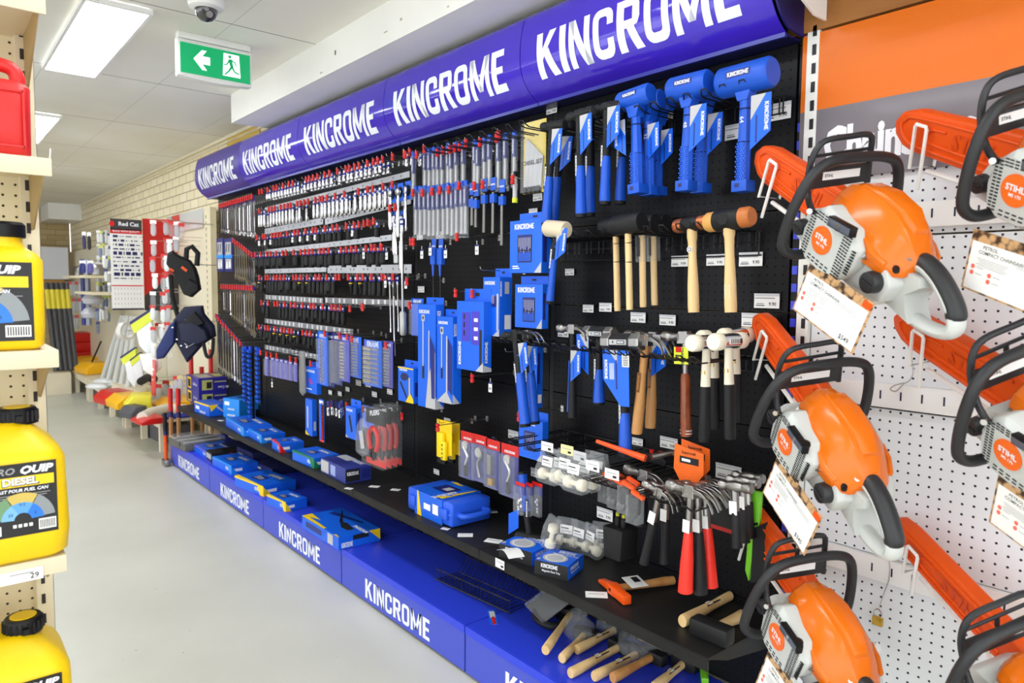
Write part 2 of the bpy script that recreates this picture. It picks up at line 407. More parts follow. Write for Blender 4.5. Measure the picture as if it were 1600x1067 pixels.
g = MB().box((0, -.003, -.002), (W_-.022, .004, H_-.03), M_exg); 
def X2(pts, z=-.0058): return [(x, z, y) for x, y in pts]
k = H_*.5
g.quad(X2([(-.108, 0), (-.068, k*.55), (-.045, k*.55), (-.066, k*.22), (-.03, k*.22), (-.03, -k*.22), (-.066, -k*.22), (-.045, -k*.55), (-.068, -k*.55)]), M_exw)
g.quad(X2([(.03, -k*.62), (.118, -k*.62), (.112, k*.66), (.036, k*.66)], -.0056), M_exw)
def seg(p, q, r0, r1):
    d = Vector((q[0]-p[0], q[1]-p[1])).normalized(); n_ = Vector((-d.y, d.x))
    g.quad(X2([(p[0]+n_.x*r0, p[1]+n_.y*r0), (p[0]-n_.x*r0, p[1]-n_.y*r0), (q[0]-n_.x*r1, q[1]-n_.y*r1), (q[0]+n_.x*r1, q[1]+n_.y*r1)], -.0066), M_exg)
g.quad(X2([(.066+.008*math.cos(i*PI/5), k*.5+.008*math.sin(i*PI/5)) for i in range(10)], -.0066), M_exg)
for p, q, r0, r1 in (((.066, k*.36), (.076, -k*.1), .009, .007), ((.07, k*.32), (.09, k*.22), .0035, .003), ((.09, k*.22), (.098, k*.02), .003, .0025), ((.064, k*.3), (.05, k*.02), .0035, .003), ((.05, k*.02), (.036, k*.02), .003, .0025),
                     ((.076, -k*.05), (.088, -k*.32), .005, .004), ((.088, -k*.32), (.112, -k*.42), .004, .003), ((.074, -k*.08), (.06, -k*.32), .005, .004), ((.06, -k*.32), (.04, -k*.56), .004, .003)): seg(p, q, r0, r1)
g.build('face_panel', t, smooth=0)

# dome camera
p = aZ(322, 12, CEIL-.06); 
t = thing('security_camera', 'white dome security camera on the ceiling above the exit sign', 'security camera', (p.x, p.y, CEIL))
MB().lathe([(.07, 0), (.072, -.045), (.068, -.062), (.05, -.07)], 24, M_white).build('housing', t)
MB().lathe([(.046, -.068), (.045, -.082), (.037, -.1), (.022, -.113), (.003, -.118)], 24, mat('smoked_dome', (40, 40, 44), .06, coat=1)).build('dome', t)
MB().cyl((0, -.02, -.09), (0, -.046, -.1), .014, n=12, m=M_steel).build('lens', t)
# ================================================================ the blue tool bay
M_pegb = peg('pegboard_black', (22, 22, 25), (3, 3, 4), .34, off=(.004, .008), spec=.16)
M_pegw = peg('pegboard_white', (226, 229, 232), (45, 45, 60), .45, r=.0031, off=(.0085, .003))
BZ = [(.492, 1.03), (1.033, 1.376), (1.379, 1.672), (1.676, 2.135)]
BAYS = ['nearest the chainsaws', 'second from the chainsaws', 'middle one of the blue bay', 'second from the far end', 'at the far end beside the brick wall']
for i in range(5):
    y0, y1 = SEAM[i]+.012, SEAM[i+1]-.012
    t = thing('pegboard', 'black perforated steel back of the tool bay, '+BAYS[i], 'pegboard', (XB, (y0+y1)/2, .2))
    for z0, z1 in [(.2, .489)]+BZ:
        MB().box((.008, 0, (z0+z1)/2-.2), (.016, y1-y0, z1-z0-.001), M_pegb).build('panel', t)
    MB().box((.01, 0, 2.25-.2), (.02, y1-y0, .22), mat('panel_shade_navy', (22, 22, 60), .3)).build('shaded_upper_panel', t)  # top of the board: the canopy's shadow is put into its navy colour
for i, y in enumerate(SEAM):
    if i == 0: continue
    lab = ['black slotted upright beside the white post of the chainsaw rack', 'black upright behind the row of blue-handled hammers', 'black upright between the chisels and the sockets', 'black upright in the middle of the socket rows', 'black upright between sockets and hanging spanners', 'black upright at the far end by the bricks'][i]
    MB().box((XB+.02, y, 1.14), (.036, .022, 2.26), M_black).here('bay_upright', lab, 'upright', 'uprights of the tool bay')
# plinth units
PZ = .192
for i in range(1, 6):
    y1 = SEAM[i]-.003 if i else SEAM[0]-.003
    y0 = SEAM[i-1]+.003 if i else .057
    w_ = y1-y0; yc = (y0+y1)/2
    lab = ['blue plinth cabinet at the front edge of the photo under the loose mallets', 'blue plinth cabinet nearest in view, loose club hammers on top', 'blue plinth cabinet with the empty black wire rack on top', 'blue plinth cabinet with three cartons on it', 'blue plinth cabinet between two cartons and clear case', 'last blue plinth cabinet'][i]
    if i == 5: lab = 'last blue plinth cabinet, at the far end with the clear case on it'
    t = thing('plinth_cabinet', lab, 'plinth', (XP, yc, 0), group=None)
    MB().box(((XB-XP)/2+.004, 0, PZ-.004), (XB-XP-.008, w_, .008), M_pltop).build('top', t)
    MB().box((.004, 0, PZ-.016), (.008, w_, .03), M_pltop, ).build('front_lip', t)
    fp = MB().box((.006, 0, .088), (.008, w_-.004, .15), M_plinth); 
    fp.build('front_panel', t)
    MB().logo(.088, .53, M_logo, T(.0012, 0, .076) @ FACEX).build('word_mark', t, smooth=0)
    MB().box((.03, 0, .006), (.03, w_, .012), M_black).build('kick_strip', t)
    for s_ in (-1, 1): MB().box(((XB-XP)/2, s_*(w_/2-.002), .09), (XB-XP-.02, .004, .17), M_plinth).build('side_panel', t)
# shelves
SX, SZ = 1.575, .465
for i in range(1, 6):
    y1 = SEAM[i]-.0015; y0 = SEAM[i-1]+.0015 if i else .3
    if i == 0: y0 = .62
    w_ = y1-y0
    lab = ['black steel shelf near the chainsaws with the stone hammer on it', 'black steel shelf with magnetic tray cartons and brick hammer', 'black steel shelf carrying the big blue moulded case', 'black steel shelf with white-fronted and green-cornered cartons', 'black steel shelf with red-cornered carton', 'black steel shelf at the far end under the spanners'][i]
    t = thing('steel_shelf', lab, 'shelf', (SX, (y0+y1)/2, SZ-.03))
    MB().box(((XB-SX)/2, 0, .026), (XB-SX-.002, w_, .008), M_shelf).build('tray', t)
    MB().box((.003, 0, .01), (.006, w_, .034), M_shelf).build('front_lip', t)
    for s_ in (-1, 1): MB().prism([(0.02, .018), (XB-SX-.004, .018), (XB-SX-.004, -.05), (.1, -.01)], s_*(w_/2-.006)-.0015, s_*(w_/2-.006)+.0015, M_black, basis((0, 0, 0), (1, 0, 0), (0, 0, 1), (0, 1, 0))).build('bracket', t)
# canopy sign: curved glossy panels
PROF = [(1.80, 2.455), (1.772, 2.43), (1.757, 2.38), (1.750, 2.32), (1.751, 2.265), (1.763, 2.222), (1.785, 2.188), (1.812, 2.162), (1.848, 2.14)]
def dense(P, n=4):
    out = []
    for i in range(len(P)-1):
        p0 = P[max(i-1, 0)]; p1 = P[i]; p2 = P[i+1]; p3 = P[min(i+2, len(P)-1)]
        for k in range(n):
            t = k/n; q = []
            for a in range(len(p1)):
                q.append(.5*((2*p1[a])+(-p0[a]+p2[a])*t+(2*p0[a]-5*p1[a]+4*p2[a]-p3[a])*t*t+(-p0[a]+3*p1[a]-3*p2[a]+p3[a])*t**3))
            out.append(tuple(q))
    out.append(tuple(P[-1])); return out
PD = dense(PROF)
def on_arc(z, d=.0015):
    for i in range(len(PD)-1):
        if PD[i][1] >= z >= PD[i+1][1]:
            k = (PD[i][1]-z)/max(1e-9, PD[i][1]-PD[i+1][1]); return PD[i][0]*(1-k)+PD[i+1][0]*k-d
    return PD[-1][0]
for i in range(5):
    y0, y1 = SEAM[i]+.002, SEAM[i+1]-.002
    lab = ['curved glossy blue canopy panel, nearest and largest in view', 'second curved canopy panel from the right', 'third curved canopy panel from the right, in the middle of the five', 'fourth curved canopy panel from the right', 'duller curved canopy panel at the far left end'][i]
    yc = (y0+y1)/2
    t = thing('canopy_sign', lab, 'shop sign', (1.8, yc, 2.14))
    th = .004; mb = MB()
    ins = [(x+th, z) for x, z in PD]
    rings = [[(x-1.8, s_*(y1-y0)/2, z-2.14) for x, z in PD+ins[::-1]] for s_ in (1, -1)]
    mb.loft(rings, M_sign if i < 4 else mat('canopy_dull', (66, 50, 150), .38), caps=False)
    for s_ in (1, -1):
        n = len(PD); vs = [(x-1.8, s_*(y1-y0)/2, z-2.14) for x, z in PD+ins]
        mb.add(vs, [(a, a+1, n+a+1, n+a) for a in range(n-1)], M_sign)
    mb.build('curved_panel', t, smooth=50)
    # bottom trim and underside
    MB().box((.048, 0, -.003), (.012, y1-y0, .012), M_signe).build('bottom_trim', t)
    MB().box((.092, 0, -.002), (.075, y1-y0, .004), mat('underside_navy', (24, 26, 80), .3)).build('underside', t)
    # lettering follows the curve
    lm = MB().logo(.152, .82, M_logo, T(0, yc, 2.272) @ FACEX)
    me = lm.mesh('word_mark', smooth=0); bm = bmesh.new(); bm.from_mesh(me)
    for k in range(1, 14):
        z = 2.196+.152*k/14
        bmesh.ops.bisect_plane(bm, geom=bm.verts[:]+bm.edges[:]+bm.faces[:], plane_co=(0, 0, z), plane_no=(0, 0, 1))
    for v in bm.verts: v.co.x = on_arc(v.co.z)-1.8; v.co.y -= yc; v.co.z -= 2.14
    bm.to_mesh(me); bm.free()
    o = bpy.data.objects.new('word_mark', me); COL.objects.link(o); o.parent = t
    for s_ in (1, -1): MB().box((.06, s_*((y1-y0)/2-.05), .24), (.09, .006, .05), M_black).build('bracket', t)
# near end cap of the canopy
MB().prism([(x, z) for x, z in PD[::3]]+[(XB-.002, 2.14), (XB-.002, 2.45)], 1.052, 1.058, mat('end_cap_navy', (26, 28, 100), .35), basis((0, 0, 0), (1, 0, 0), (0, 0, 1), (0, 1, 0))).here('canopy_end_cap', 'dark navy end plate closing the near end of the blue canopy', 'end plate')

# ================================================================ chainsaw bay: white post, pegboards, sign
M_pw = M_postw
t = thing('slotted_upright', 'white slotted steel upright between the blue bay and the orange sign', 'upright', (XB-.02, 1.024, 0))
mb = MB().box((.03, 0, 1.2), (.05, .034, 2.02), M_pw); mb.build('post', t)
sl = MB()
for k in range(40):
    z = .25+k*.05
    sl.box((.0045, -.004, z), (.003, .011, .028), M_ink)
sl.build('slot', t)['kind'] = 'stuff'
t = thing('slotted_upright', 'blue slotted steel upright just left of the white one', 'upright', (XB-.005, 1.058, 0))
MB().box((.02, 0, 1.17), (.03, .022, 1.9), M_black).build('post', t)
sl = MB()
for k in range(34):
    sl.box((.003, .0, .25+k*.05), (.006, .016, .024), mat('slot_blue', (62, 74, 215), .35))
sl.build('slot_tab', t)['kind'] = 'stuff'
WY0, WY1 = -.4, 1.004
PANS = [(.3, .742), (.745, 1.137), (1.14, 1.583), (1.586, 1.95)]
names = ['lowest', 'second lowest', 'second highest', 'highest']
for (z0, z1), nm in zip(PANS, names):
    MB().box((XB+.012, (WY0+WY1)/2, (z0+z1)/2), (.02, WY1-WY0, z1-z0-.002), M_pegw).here('pegboard', 'white perforated panel behind the chainsaws, '+nm+' of the four', 'pegboard')
for z, nm in ((1.632, 'under the Chainsaws sign'), (1.174, 'at middle height'), (.714, 'lowest, above the brass padlock')):
    t = thing('slotted_rail', 'white slotted rail across the chainsaw pegboard, '+nm, 'rail', (XB-.016, (WY0+WY1)/2, z-.03))
    MB().box((.008, 0, .03), (.022, WY1-WY0, .062), mat('rail_white', (240, 240, 238), .4)).build('rail', t, bevel=.002)
    s_ = MB()
    for k in range(26): s_.box((-.0032, .60-k*.05-(WY0+WY1)/2+.20, .032), (.0012, .004, .022), mat('slot_dark', (30, 30, 60), .6))
    s_.build('slot', t)['kind'] = 'stuff'
# orange and grey header
t = thing('header_sign', 'orange and grey sign reading Chainsaws above the saws', 'sign', (XB-.01, .3, 1.745))
sw = 1.51
MB().box((0, 0, .295), (.006, sw, .208), mat('sign_orange', (222, 110, 20), .3, coat=.1, spec=.3)).build('orange_panel', t)
MB().box((0, 0, .0955), (.006, sw, .191), mat('sign_grey', (112, 106, 113), .35, coat=.2)).build('grey_panel', t)
ya, yb = aX(1287, 240, XB-.014).y, aX(1527, 190, XB-.014).y
v_, f_ = textmesh('Chainsaws', .045, 0, 'CENTER'); x0_ = min(v[0] for v in v_); x1_ = max(v[0] for v in v_); k_ = (ya-yb)/(x1_-x0_)
MB().add([((x-(x0_+x1_)/2)*k_, y*.128, 0) for x, y in v_], f_, M_logo, T(-.0042, (ya+yb)/2-.3, .084) @ FACEX).build('lettering', t, smooth=0)
MB().box((XB-.002, .3, 2.2), (.03, 1.6, .1), wood('rough_timber', (196, 136, 70), (140, 86, 36), 5, .6, 'Y')).here('timber_beam', 'rough brown timber beam above the orange sign', 'beam')
# grey-white top shelf over the chainsaw bay
t = thing('top_shelf', 'pale metal shelf high over the chainsaw rack', 'shelf', (1.56, .32, 2.24))
MB().box((.17, 0, .01), (.36, 1.42, .02), mat('shelf_grey', (196, 190, 180), .5)).build('tray', t)
br = MB()
for s_ in (.66,): br.prism([(.05, 0), (.33, 0), (.33, -.08), (.27, -.08)], s_-.003, s_+.003, M_pw, basis((0, 0, 0), (1, 0, 0), (0, 0, 1), (0, 1, 0)))
br.build('bracket', t)
# ================================================================ chainsaws
M_body = mat('saw_body_grey', (194, 197, 194), .42)
M_body2 = mat('saw_handle_grey', (186, 188, 184), .45)
M_dark = mat('saw_black', (36, 37, 40), .45)
M_gripf = mat('grip_slate', (86, 92, 106), .3)
def cat(P, n=4): return [Vector(p) for p in dense([tuple(p) for p in P], n)]
def side(x, y, z): return T(x, y, z) @ basis((0, 0, 0), (-1, 0, 0), (0, 0, 1))
def saw_parts(root):
    # crankcase and tank
    XZ = basis((0, 0, 0), (1, 0, 0), (0, 0, 1))       # prism z -> local -y
    b = MB()
    b.prism([(.19, .0), (.188, .04), (.16, .085), (.1, .1), (-.09, .075), (-.115, .045), (-.105, .0), (0, -.012), (.12, -.012)], -.066, .07, M_body, XZ)
    b.build('crankcase', root, bevel=.006)
    # starter cover with louvres
    P0 = [(.128, .015), (.134, .06), (.118, .104), (.086, .13), (.04, .122), (-.005, .118), (-.04, .088), (-.036, .045), (-.012, .002), (.04, -.012), (.1, -.008)]
    cx, cz = .05, .058
    P1 = [(cx+(x-cx)*.8, cz+(z-cz)*.8) for x, z in P0]
    b = MB()
    b.add([(x, .06, z) for x, z in P0]+[(x, .094, z) for x, z in P0]+[(x, .107, z) for x, z in P1],
          [tuple(range(22, 33))]+[(i, (i+1) % 11, 11+(i+1) % 11, 11+i)[::-1] for i in range(11)]+[(11+i, 11+(i+1) % 11, 22+(i+1) % 11, 22+i)[::-1] for i in range(11)], M_body)
    sc = b.build('starter_cover', root, bevel=.0035)
    v = MB()
    for k in range(15):
        z = .012+k*.0068
        for x in [.108, .098, -.0, -.009, -.018]:
            if math.hypot(x-.058, z-.062) < .036: continue
            v.box((x, .1075, z), (.0068, .0016, .0026), M_ink)
    for k in range(7):
        for x in (.03, .042, .054, .066, .078, .088):
            z = .104+.006*(k % 3)
            if k < 3: v.box((x, .1075, z-.002), (.008, .0016, .0022), M_ink)
    for k in range(9):
        v.box((-.029-.001*k*.3, .1015, .03+.0066*k), (.011, .003, .0026), M_ink, None)
    for x in (.02, .035, .05, .065, .08):
        for z in (.008, .016): v.box((x, .1075, z), (.009, .0016, .0024), M_ink)
    v.build('louvres', sc)['kind'] = 'stuff'
    d = MB().cyl((.058, .106, .062), (.058, .1095, .062), .031, n=40, m=mat('badge_orange', (238, 106, 30), .35))
    bd = d.build('badge', sc)
    MB().text('STIHL', .0165, M_logo, side(.058, .1101, .066), bold=.03, sx=1.0).text('MS 170', .009, M_logo, side(.056, .1101, .052), bold=.02).build('badge_lettering', sc, smooth=0)
    # orange shroud
    st = [(.137, .034, -.04, .105, .13, .143), (.125, .052, -.056, .09, .135, .156), (.08, .066, -.07, .078, .14, .170), (.03, .077, -.078, .07, .134, .172), (-.03, .083, -.08, .06, .118, .163), (-.07, .076, -.07, .056, .1, .142), (-.1, .06, -.055, .058, .086, .112), (-.113, .045, -.042, .062, .08, .098)]
    rings = []
    for x, yl, yr, zb, zs, zt in st:
        rings.append([(x, yl*.96, zb), (x, yl, (zb+zs)/2), (x, yl*.83, zs), (x, yl*.52, zt-.008), (x, yl*.38, zt), (x, yr*.3, zt), (x, yr*.5, zt-.009), (x, yr*.84, zs), (x, yr, (zb+zs)/2), (x, yr*.96, zb)])
    b = MB().loft(rings, M_orange)
    sh = b.build('shroud', root, bevel=.003, seg=2, smooth=22)
    rd = MB()
    rd.loft([[(x, y0, z0), (x, y0-.006, z1), (x, y1+.006, z1), (x, y1, z0)] for x, y0, y1, z0, z1 in ((.09, .026, -.03, .155, .172), (.03, .03, -.034, .16, .18), (-.035, .026, -.03, .15, .172), (-.075, .02, -.024, .12, .147))], M_orange)
    rd.build('shroud_ridge', sh, bevel=.003)
    for s_ in (1, -1):
        MB().loft([[(x, s_*y, z0), (x, s_*(y+.012), z0-.004), (x, s_*(y+.01), z0-.022), (x, s_*(y-.006), z0-.02)] for x, y, z0 in ((-.02, .068, .112), (-.05, .072, .098), (-.085, .06, .086))], M_orange).build('screw_boss', sh, bevel=.002)
    for x, y, z, n_ in ((-.045, .084, .078, (.1, 1, .35)), (.108, .062, .112, (.2, 1, .5)), (-.1, .03, .098, (-.6, .2, .8)), (.11, -.05, .135, (.2, -.6, .8))):
        n_ = Vector(n_).normalized(); p = Vector((x, y, z))
        MB().cyl(p-n_*.005, p+n_*.0035, .0058, n=12, m=M_chrome).build('screw', sh)
    MB().cyl((-.09, .045, .078), (-.108, .058, .078), .009, .006, n=10, m=M_black).build('choke_knob', root)
    # starter grip
    g = MB(); Mg = T(.008, .116, .122) @ RY(math.radians(8)) @ RZ(math.radians(-4))
    g.box((0, 0, 0), (.078, .015, .021), M_black, Mg); g.box((0, .0078, 0), (.074, .002, .017), M_gripf, Mg)
    g.cyl((.0, .09, .105), (.002, .112, .12), .012, .009, 12, M_black); g.build('starter_grip', root, bevel=.002)
    MB().cyl((.008, .1238, .124), (.008, .1265, .124), .0045, n=12, m=M_chrome).build('grip_rivet', root)
    # caps
    for nm, x, z, r, y in (('fuel_cap', -.078, .036, .0235, .066), ('oil_cap', .168, .034, .019, .064)):
        c = MB().cyl((x, y, z), (x, y+.022, z), r*1.02, r*.94, 24, M_dark); c.box((x, y+.0235, z), (r*1.3, .005, .005), M_black, None); c.build(nm, root, bevel=.0015)
    # wrap handle
    P = cat([(.12, .06, -.008), (.128, .11, -.012), (.134, .138, .008), (.137, .142, .05), (.139, .134, .115), (.144, .112, .17), (.151, .072, .197), (.157, 0, .202), (.161, -.082, .196), (.157, -.122, .174), (.14, -.134, .11), (.11, -.115, .05), (.09, -.064, .03)], 5)
    MB().tube(P, .0118, 14, M_dark).build('wrap_handle', root)
    MB().tube(cat([(.166, .094, .135), (.14, .104, .118), (.112, .107, .101)]), [.007]*8+[.009], 10, M_dark).build('handle_strut', root)
    MB().cyl((.116, .108, .103), (.110, .118, .106), .0062, n=12, m=M_chrome).build('strut_screw', root)
    # hand guard
    g = MB()
    g.tube(cat([(.158, .094, .115), (.176, .096, .17), (.187, .085, .212), (.191, .06, .231), (.192, 0, .236), (.192, -.04, .238), (.189, -.055, .228), (.182, -.06, .19), (.165, -.062, .135)], 4), .0068, 8, M_dark)
    g.tube([(.184, .09, .198), (.187, -.054, .207)], .004, 8, M_dark); g.tube([(.186, .015, .203), (.18, .015, .178)], .005, 8, M_dark)
    g.add([(.17, .095, .13), (.17, -.06, .14), (.18, -.059, .178), (.18, .094, .172), (.162, .095, .13), (.162, -.06, .14), (.172, -.059, .178), (.172, .094, .172)], [(0, 1, 2, 3), (7, 6, 5, 4), (0, 4, 5, 1), (3, 2, 6, 7)], M_dark)
    g.build('hand_guard', root)
    gl = MB(); p = [Vector((.168, .062, .149)), Vector((.168, -.034, .153)), Vector((.173, -.034, .17)), Vector((.173, .062, .166))]
    gl.quad([q+Vector((-.0032, 0, 0)) for q in p][::-1], M_label)
    gl.text('STIHL', .009, M_ink, basis((.1668, .046, .158), (0, -1, 0), (.25, 0, .97)), bold=.02)
    gl.build('guard_label', root, smooth=0)
    # rear handle
    lo = MB()
    P = cat([(-.085, .0, .055), (-.11, 0, .086), (-.15, 0, .084), (-.19, 0, .066), (-.22, 0, .045), (-.235, 0, .022), (-.228, 0, .004), (-.2, 0, -.01), (-.155, 0, -.018), (-.095, 0, -.014)], 4)
    n = 12; rr = [.016]*len(P)
    for i in range(len(P)): rr[i] = .0145 if i < 16 else .0135
    lo.tube(P, rr, n, M_body, sx=1.5)
    lo.prism([(-.085, .07), (-.14, .075), (-.15, .06), (-.125, .03), (-.14, 0), (-.16, -.018), (-.085, -.012)], -.03, .03, M_body, XZ)
    lo.build('rear_handle', root, bevel=0)
    P = cat([(-.095, 0, .092), (-.12, 0, .094), (-.153, 0, .087), (-.188, 0, .071), (-.217, 0, .051), (-.232, 0, .031)], 4)
    MB().tube(P, [.016]*2+[.0175]*(len(P)-4)+[.015, .009], 14, M_dark, sx=1.2).build('rear_grip', root)
    MB().prism([(-.155, .088), (-.185, .082), (-.18, .066), (-.165, .06)], -.006, .006, M_black, XZ).build('trigger', root, bevel=.002)
    # bar cover
    s_ = MB(); O = [(.15, -.012), (.15, .092), (.2, .1), (.49, .09), (.535, .078), (.56, .05), (.553, .02), (.525, -.002), (.49, -.01)]
    s_.prism(O, .036, .072, M_orange2, XZ)
    c2 = MB()
    sb = s_.build('bar_cover', root, bevel=.008, seg=3)
    e = MB(); rim = cat([(.2, -.035, .082), (.47, -.035, .076), (.52, -.035, .062), (.53, -.035, .042), (.51, -.035, .018), (.46, -.035, .008), (.2, -.035, .006)], 4)
    e.tube(rim, .0042, 8, M_orange2)
    e.tube(cat([(.39, -.035, .06), (.43, -.035, .058), (.445, -.035, .042), (.43, -.035, .026), (.3, -.035, .022), (.2, -.035, .02)], 4), .0035, 8, M_orange2)
    v, f = textmesh('STIHL', .02, .15, 'CENTER')
    for dz in (.0,): 
        e.add([(-x*.05+.31, -.0335, y*.05+.044) for x, y in v], f, mat('cover_emboss', (214, 74, 22), .35))
    e.build('cover_relief', sb)
def sawM(pos, yaw, pitch, roll):
    a, b, c = [math.radians(v) for v in (yaw, pitch, roll)]
    f = Vector((math.cos(a)*math.cos(b), math.sin(a)*math.cos(b), math.sin(b)))
    l = Vector((-math.sin(a), math.cos(a), 0)); u = f.cross(l)
    l2 = math.cos(c)*l+math.sin(c)*u; u2 = -math.sin(c)*l+math.cos(c)*u
    M = basis(pos, f, l2, u2); return M
SAWS = [((1.60, .702, 1.48), 69.5, 31.7, -7.8, 'orange and white chainsaw hanging top left of the rack beside the slotted upright', '$549'),
        ((1.63, .78, 1.017), 61.5, 33, -6.4, 'orange and white chainsaw hanging in the middle of the left column', '$345'),
        ((1.62, .776, .546), 63, 24, -2, 'orange and white chainsaw lowest in the left column above the floor', '$345'),
        ((1.645, .3435, 1.577), 66, 24.2, -16, 'orange and white chainsaw cut off by the photo edge, top right', None),
        ((1.645, .325, 1.098), 65.5, 24, -20, 'orange and white chainsaw cut off by the photo edge, middle right', '$599'),
        ((1.645, .322, .56), 65.5, 27, -20, 'orange and white chainsaw in the lower right corner of the photo', '$599')]
saw0 = thing('chainsaw', SAWS[0][4], 'chainsaw', group='chainsaws on the white rack'); saw_parts(saw0)
pos_n = ['top left', 'middle left', 'lowest left', 'top right', 'middle right', 'lowest right']
M_cardwood = mat('log_print', (168, 124, 84), .5)
def log_print():
    m = M_cardwood; nt = m.node_tree; b = nt.nodes['Principled BSDF']
    v = nt.nodes.new('ShaderNodeTexVoronoi'); v.inputs['Scale'].default_value = 70; tc = nt.nodes.new('ShaderNodeTexCoord'); nt.links.new(tc.outputs['Object'], v.inputs['Vector'])
    r = nt.nodes.new('ShaderNodeValToRGB'); r.color_ramp.elements[0].color = (*lin((200, 158, 112)), 1); r.color_ramp.elements[1].color = (*lin((60, 40, 28)), 1)
    r.color_ramp.elements[0].position = .45; r.color_ramp.elements[1].position = .75
    nt.links.new(v.outputs['Distance'], r.inputs['Fac']); nt.links.new(r.outputs['Color'], b.inputs['Base Color'])
log_print()
for i, (pos, yw, pt, rl, lab, price) in enumerate(SAWS):
    M = sawM(pos, yw, pt, rl)
    s = saw0 if i == 0 else dup(saw0, label=lab)
    s.matrix_world = M
    # bracket on the wall
    Mi = M.inverted()
    br = thing('saw_bracket', 'white metal bracket carrying the '+pos_n[i]+' chainsaw', 'bracket', group='chainsaw brackets'); br.matrix_world = M
    a = MB(); a.box((.0, 0, -.024), (.14, .075, .018), M_white); a.build('cradle', br, bevel=.002)
    a = MB(); a.tube([(.06, -.02, -.034), (.25, -.05, -.04), (.45, -.054, -.05)], .006, 8, M_white); a.build('arm', br)
    q0 = M @ Vector((-.02, -.03, -.03)); q1 = Vector((XB-.03, q0.y+.02, q0.z-.0))
    a = MB(); l0, l1 = Mi @ q0, Mi @ q1
    a.tube([l0, l1], .016, 4, M_white); a.build('wall_arm', br)
    w_ = MB(); x = .435
    for sy in (-.018, -.088):
        pass
    w_.tube([(x, -.022, -.085), (x, -.022, .06), (x+.003, -.022, .066), (x+.033, -.022, .066), (x+.036, -.022, .06), (x+.036, -.022, -.04), (x+.036, -.09, -.052), (x+.036, -.095, .04)], .0042, 8, M_white)
    w_.build('wire_stirrup', br)
    if price or i == 3:
        cd = thing('price_card', 'white price card with log-pile border under the '+pos_n[i]+' chainsaw', 'price card', group='price cards under the chainsaws')
        cd.matrix_world = M @ T(*((-.035, .112, -.047) if i != 3 else (-.02, .16, -.06))) @ RY(math.radians(6)) @ RX(math.radians(8))
        w2, h2 = .205, .118
        c = MB(); c.box((0, -.001, 0), (w2, .0015, h2), M_cardwood); c.build('border', cd)
        c = MB(); c.box((0, .0004, -.0085), (w2-.01, .0006, h2-.025), M_label); c.build('card', cd)
        p = MB()
        S = lambda x, z: T(x, .0009, z) @ basis((0, 0, 0), (-1, 0, 0), (0, 0, 1))
        p.text('PETROL', .0095, M_ink, S(.055, .03), bold=.01); p.text('COMPACT CHAINSAW', .0095, M_ink, S(.03, .02), bold=.01)
        for k in range(5): p.box((.045, .0009, .008-k*.0035), (.07-.006*(k % 3), .0002, .0008), M_greyink)
        for k in range(3): p.box((-.04, .0009, .02-k*.0035), (.07, .0002, .0008), M_greyink)
        for x, z in ((.085, -.01), (.085, -.022), (.045, -.018), (.045, -.03)):
            p.cyl((x, .0008, z), (x, .0011, z), .0045, n=12, m=mat('badge_red', (240, 110, 90), .5)); p.box((x-.016, .0009, z), (.016, .0002, .001), M_greyink)
        if price: p.text(price, .015, M_ink, S(-.066, -.042), bold=.01)
        p.build('printing', cd, smooth=0)
        MB().box((-.088, .0008, .048), (.024, .0012, .014), M_orange2).build('orange_tab', cd)
# cable and padlock on the peg wall
def pxpath(pts, X, n=5): return [Vector(q) for q in dense([tuple(aX(x, y, X)) for x, y in pts], n)]
MB().tube(pxpath([(1408, 500), (1416, 530), (1427, 572), (1423, 592), (1412, 600), (1400, 611), (1391, 608), (1398, 602), (1413, 598)], XB-.03), .0016, 6, M_zinc).here('security_cable', 'thin steel security cable with looped end on the white pegboard', 'cable')
t = thing('padlock', 'small brass padlock hanging on a thin cable at the lower pegboard', 'padlock', tuple(aX(1371, 977, XB-.03)))
s_ = 1.0
MB().box((0, 0, .012), (.012, .026, .024), mat('brass', (205, 165, 70), .3, .85)).build('body', t, bevel=.002)
MB().tube(cat([(0, -.009, .022), (0, -.009, .036), (0, 0, .044), (0, .009, .036), (0, .009, .022)]), .0022, 8, M_chrome).build('shackle', t)
MB().tube(pxpath([(1386, 860), (1390, 880), (1389, 905), (1380, 930), (1374, 948)], XB-.03), .0014, 6, M_zinc).here('security_cable', 'thin cable from which the brass padlock hangs', 'cable')
# ================================================================ goods on the blue bay: builders
def hook(px, label, grp, X=1.77, L=None, stop=True, lab_tag=False):
    p = aX(px[0], px[1], X) if not isinstance(px, Vector) else px
    t = thing('peg_hook', label, 'hook', (XB, p.y, p.z), group=grp)
    L = XB-X if L is None else L
    MB().tube([(0, 0, 0), (-L+.012, 0, 0), (-L+.004, 0, .003), (-L, 0, .014)], .0018, 5, M_zinc, caps=False).build('wire', t)
    MB().box((-.001, 0, 0), (.003, .016, .024), M_zinc).build('base_plate', t)
    if stop: stop_bm().build_on(t, (-L+.006, 0, 0))
    return t
class _Stop:
    me = None
    def build_on(s, t, loc):
        if _Stop.me is None:
            b = MB(); b.lathe([(.0055, -.026), (.008, -.024), (.0085, -.012), (.006, -.008), (.0085, .0), (.0085, .006), (.005, .009)], 8, M_red)
            _Stop.me = b.mesh('red_stop')
        o = bpy.data.objects.new('red_stop', _Stop.me); COL.objects.link(o); o.parent = t; o.location = loc
def stop_bm(): return _Stop()
HK = {}
def hook_copy(kind, p, X, label, grp, stop=True):
    L = round(XB-X, 3); k = (L, stop)
    if k not in HK:
        HK[k] = hook(Vector((X, p.y, p.z)), label, grp, X=X, stop=stop); return HK[k]
    return dup(HK[k], loc=(XB, p.y, p.z), label=label, group=grp)
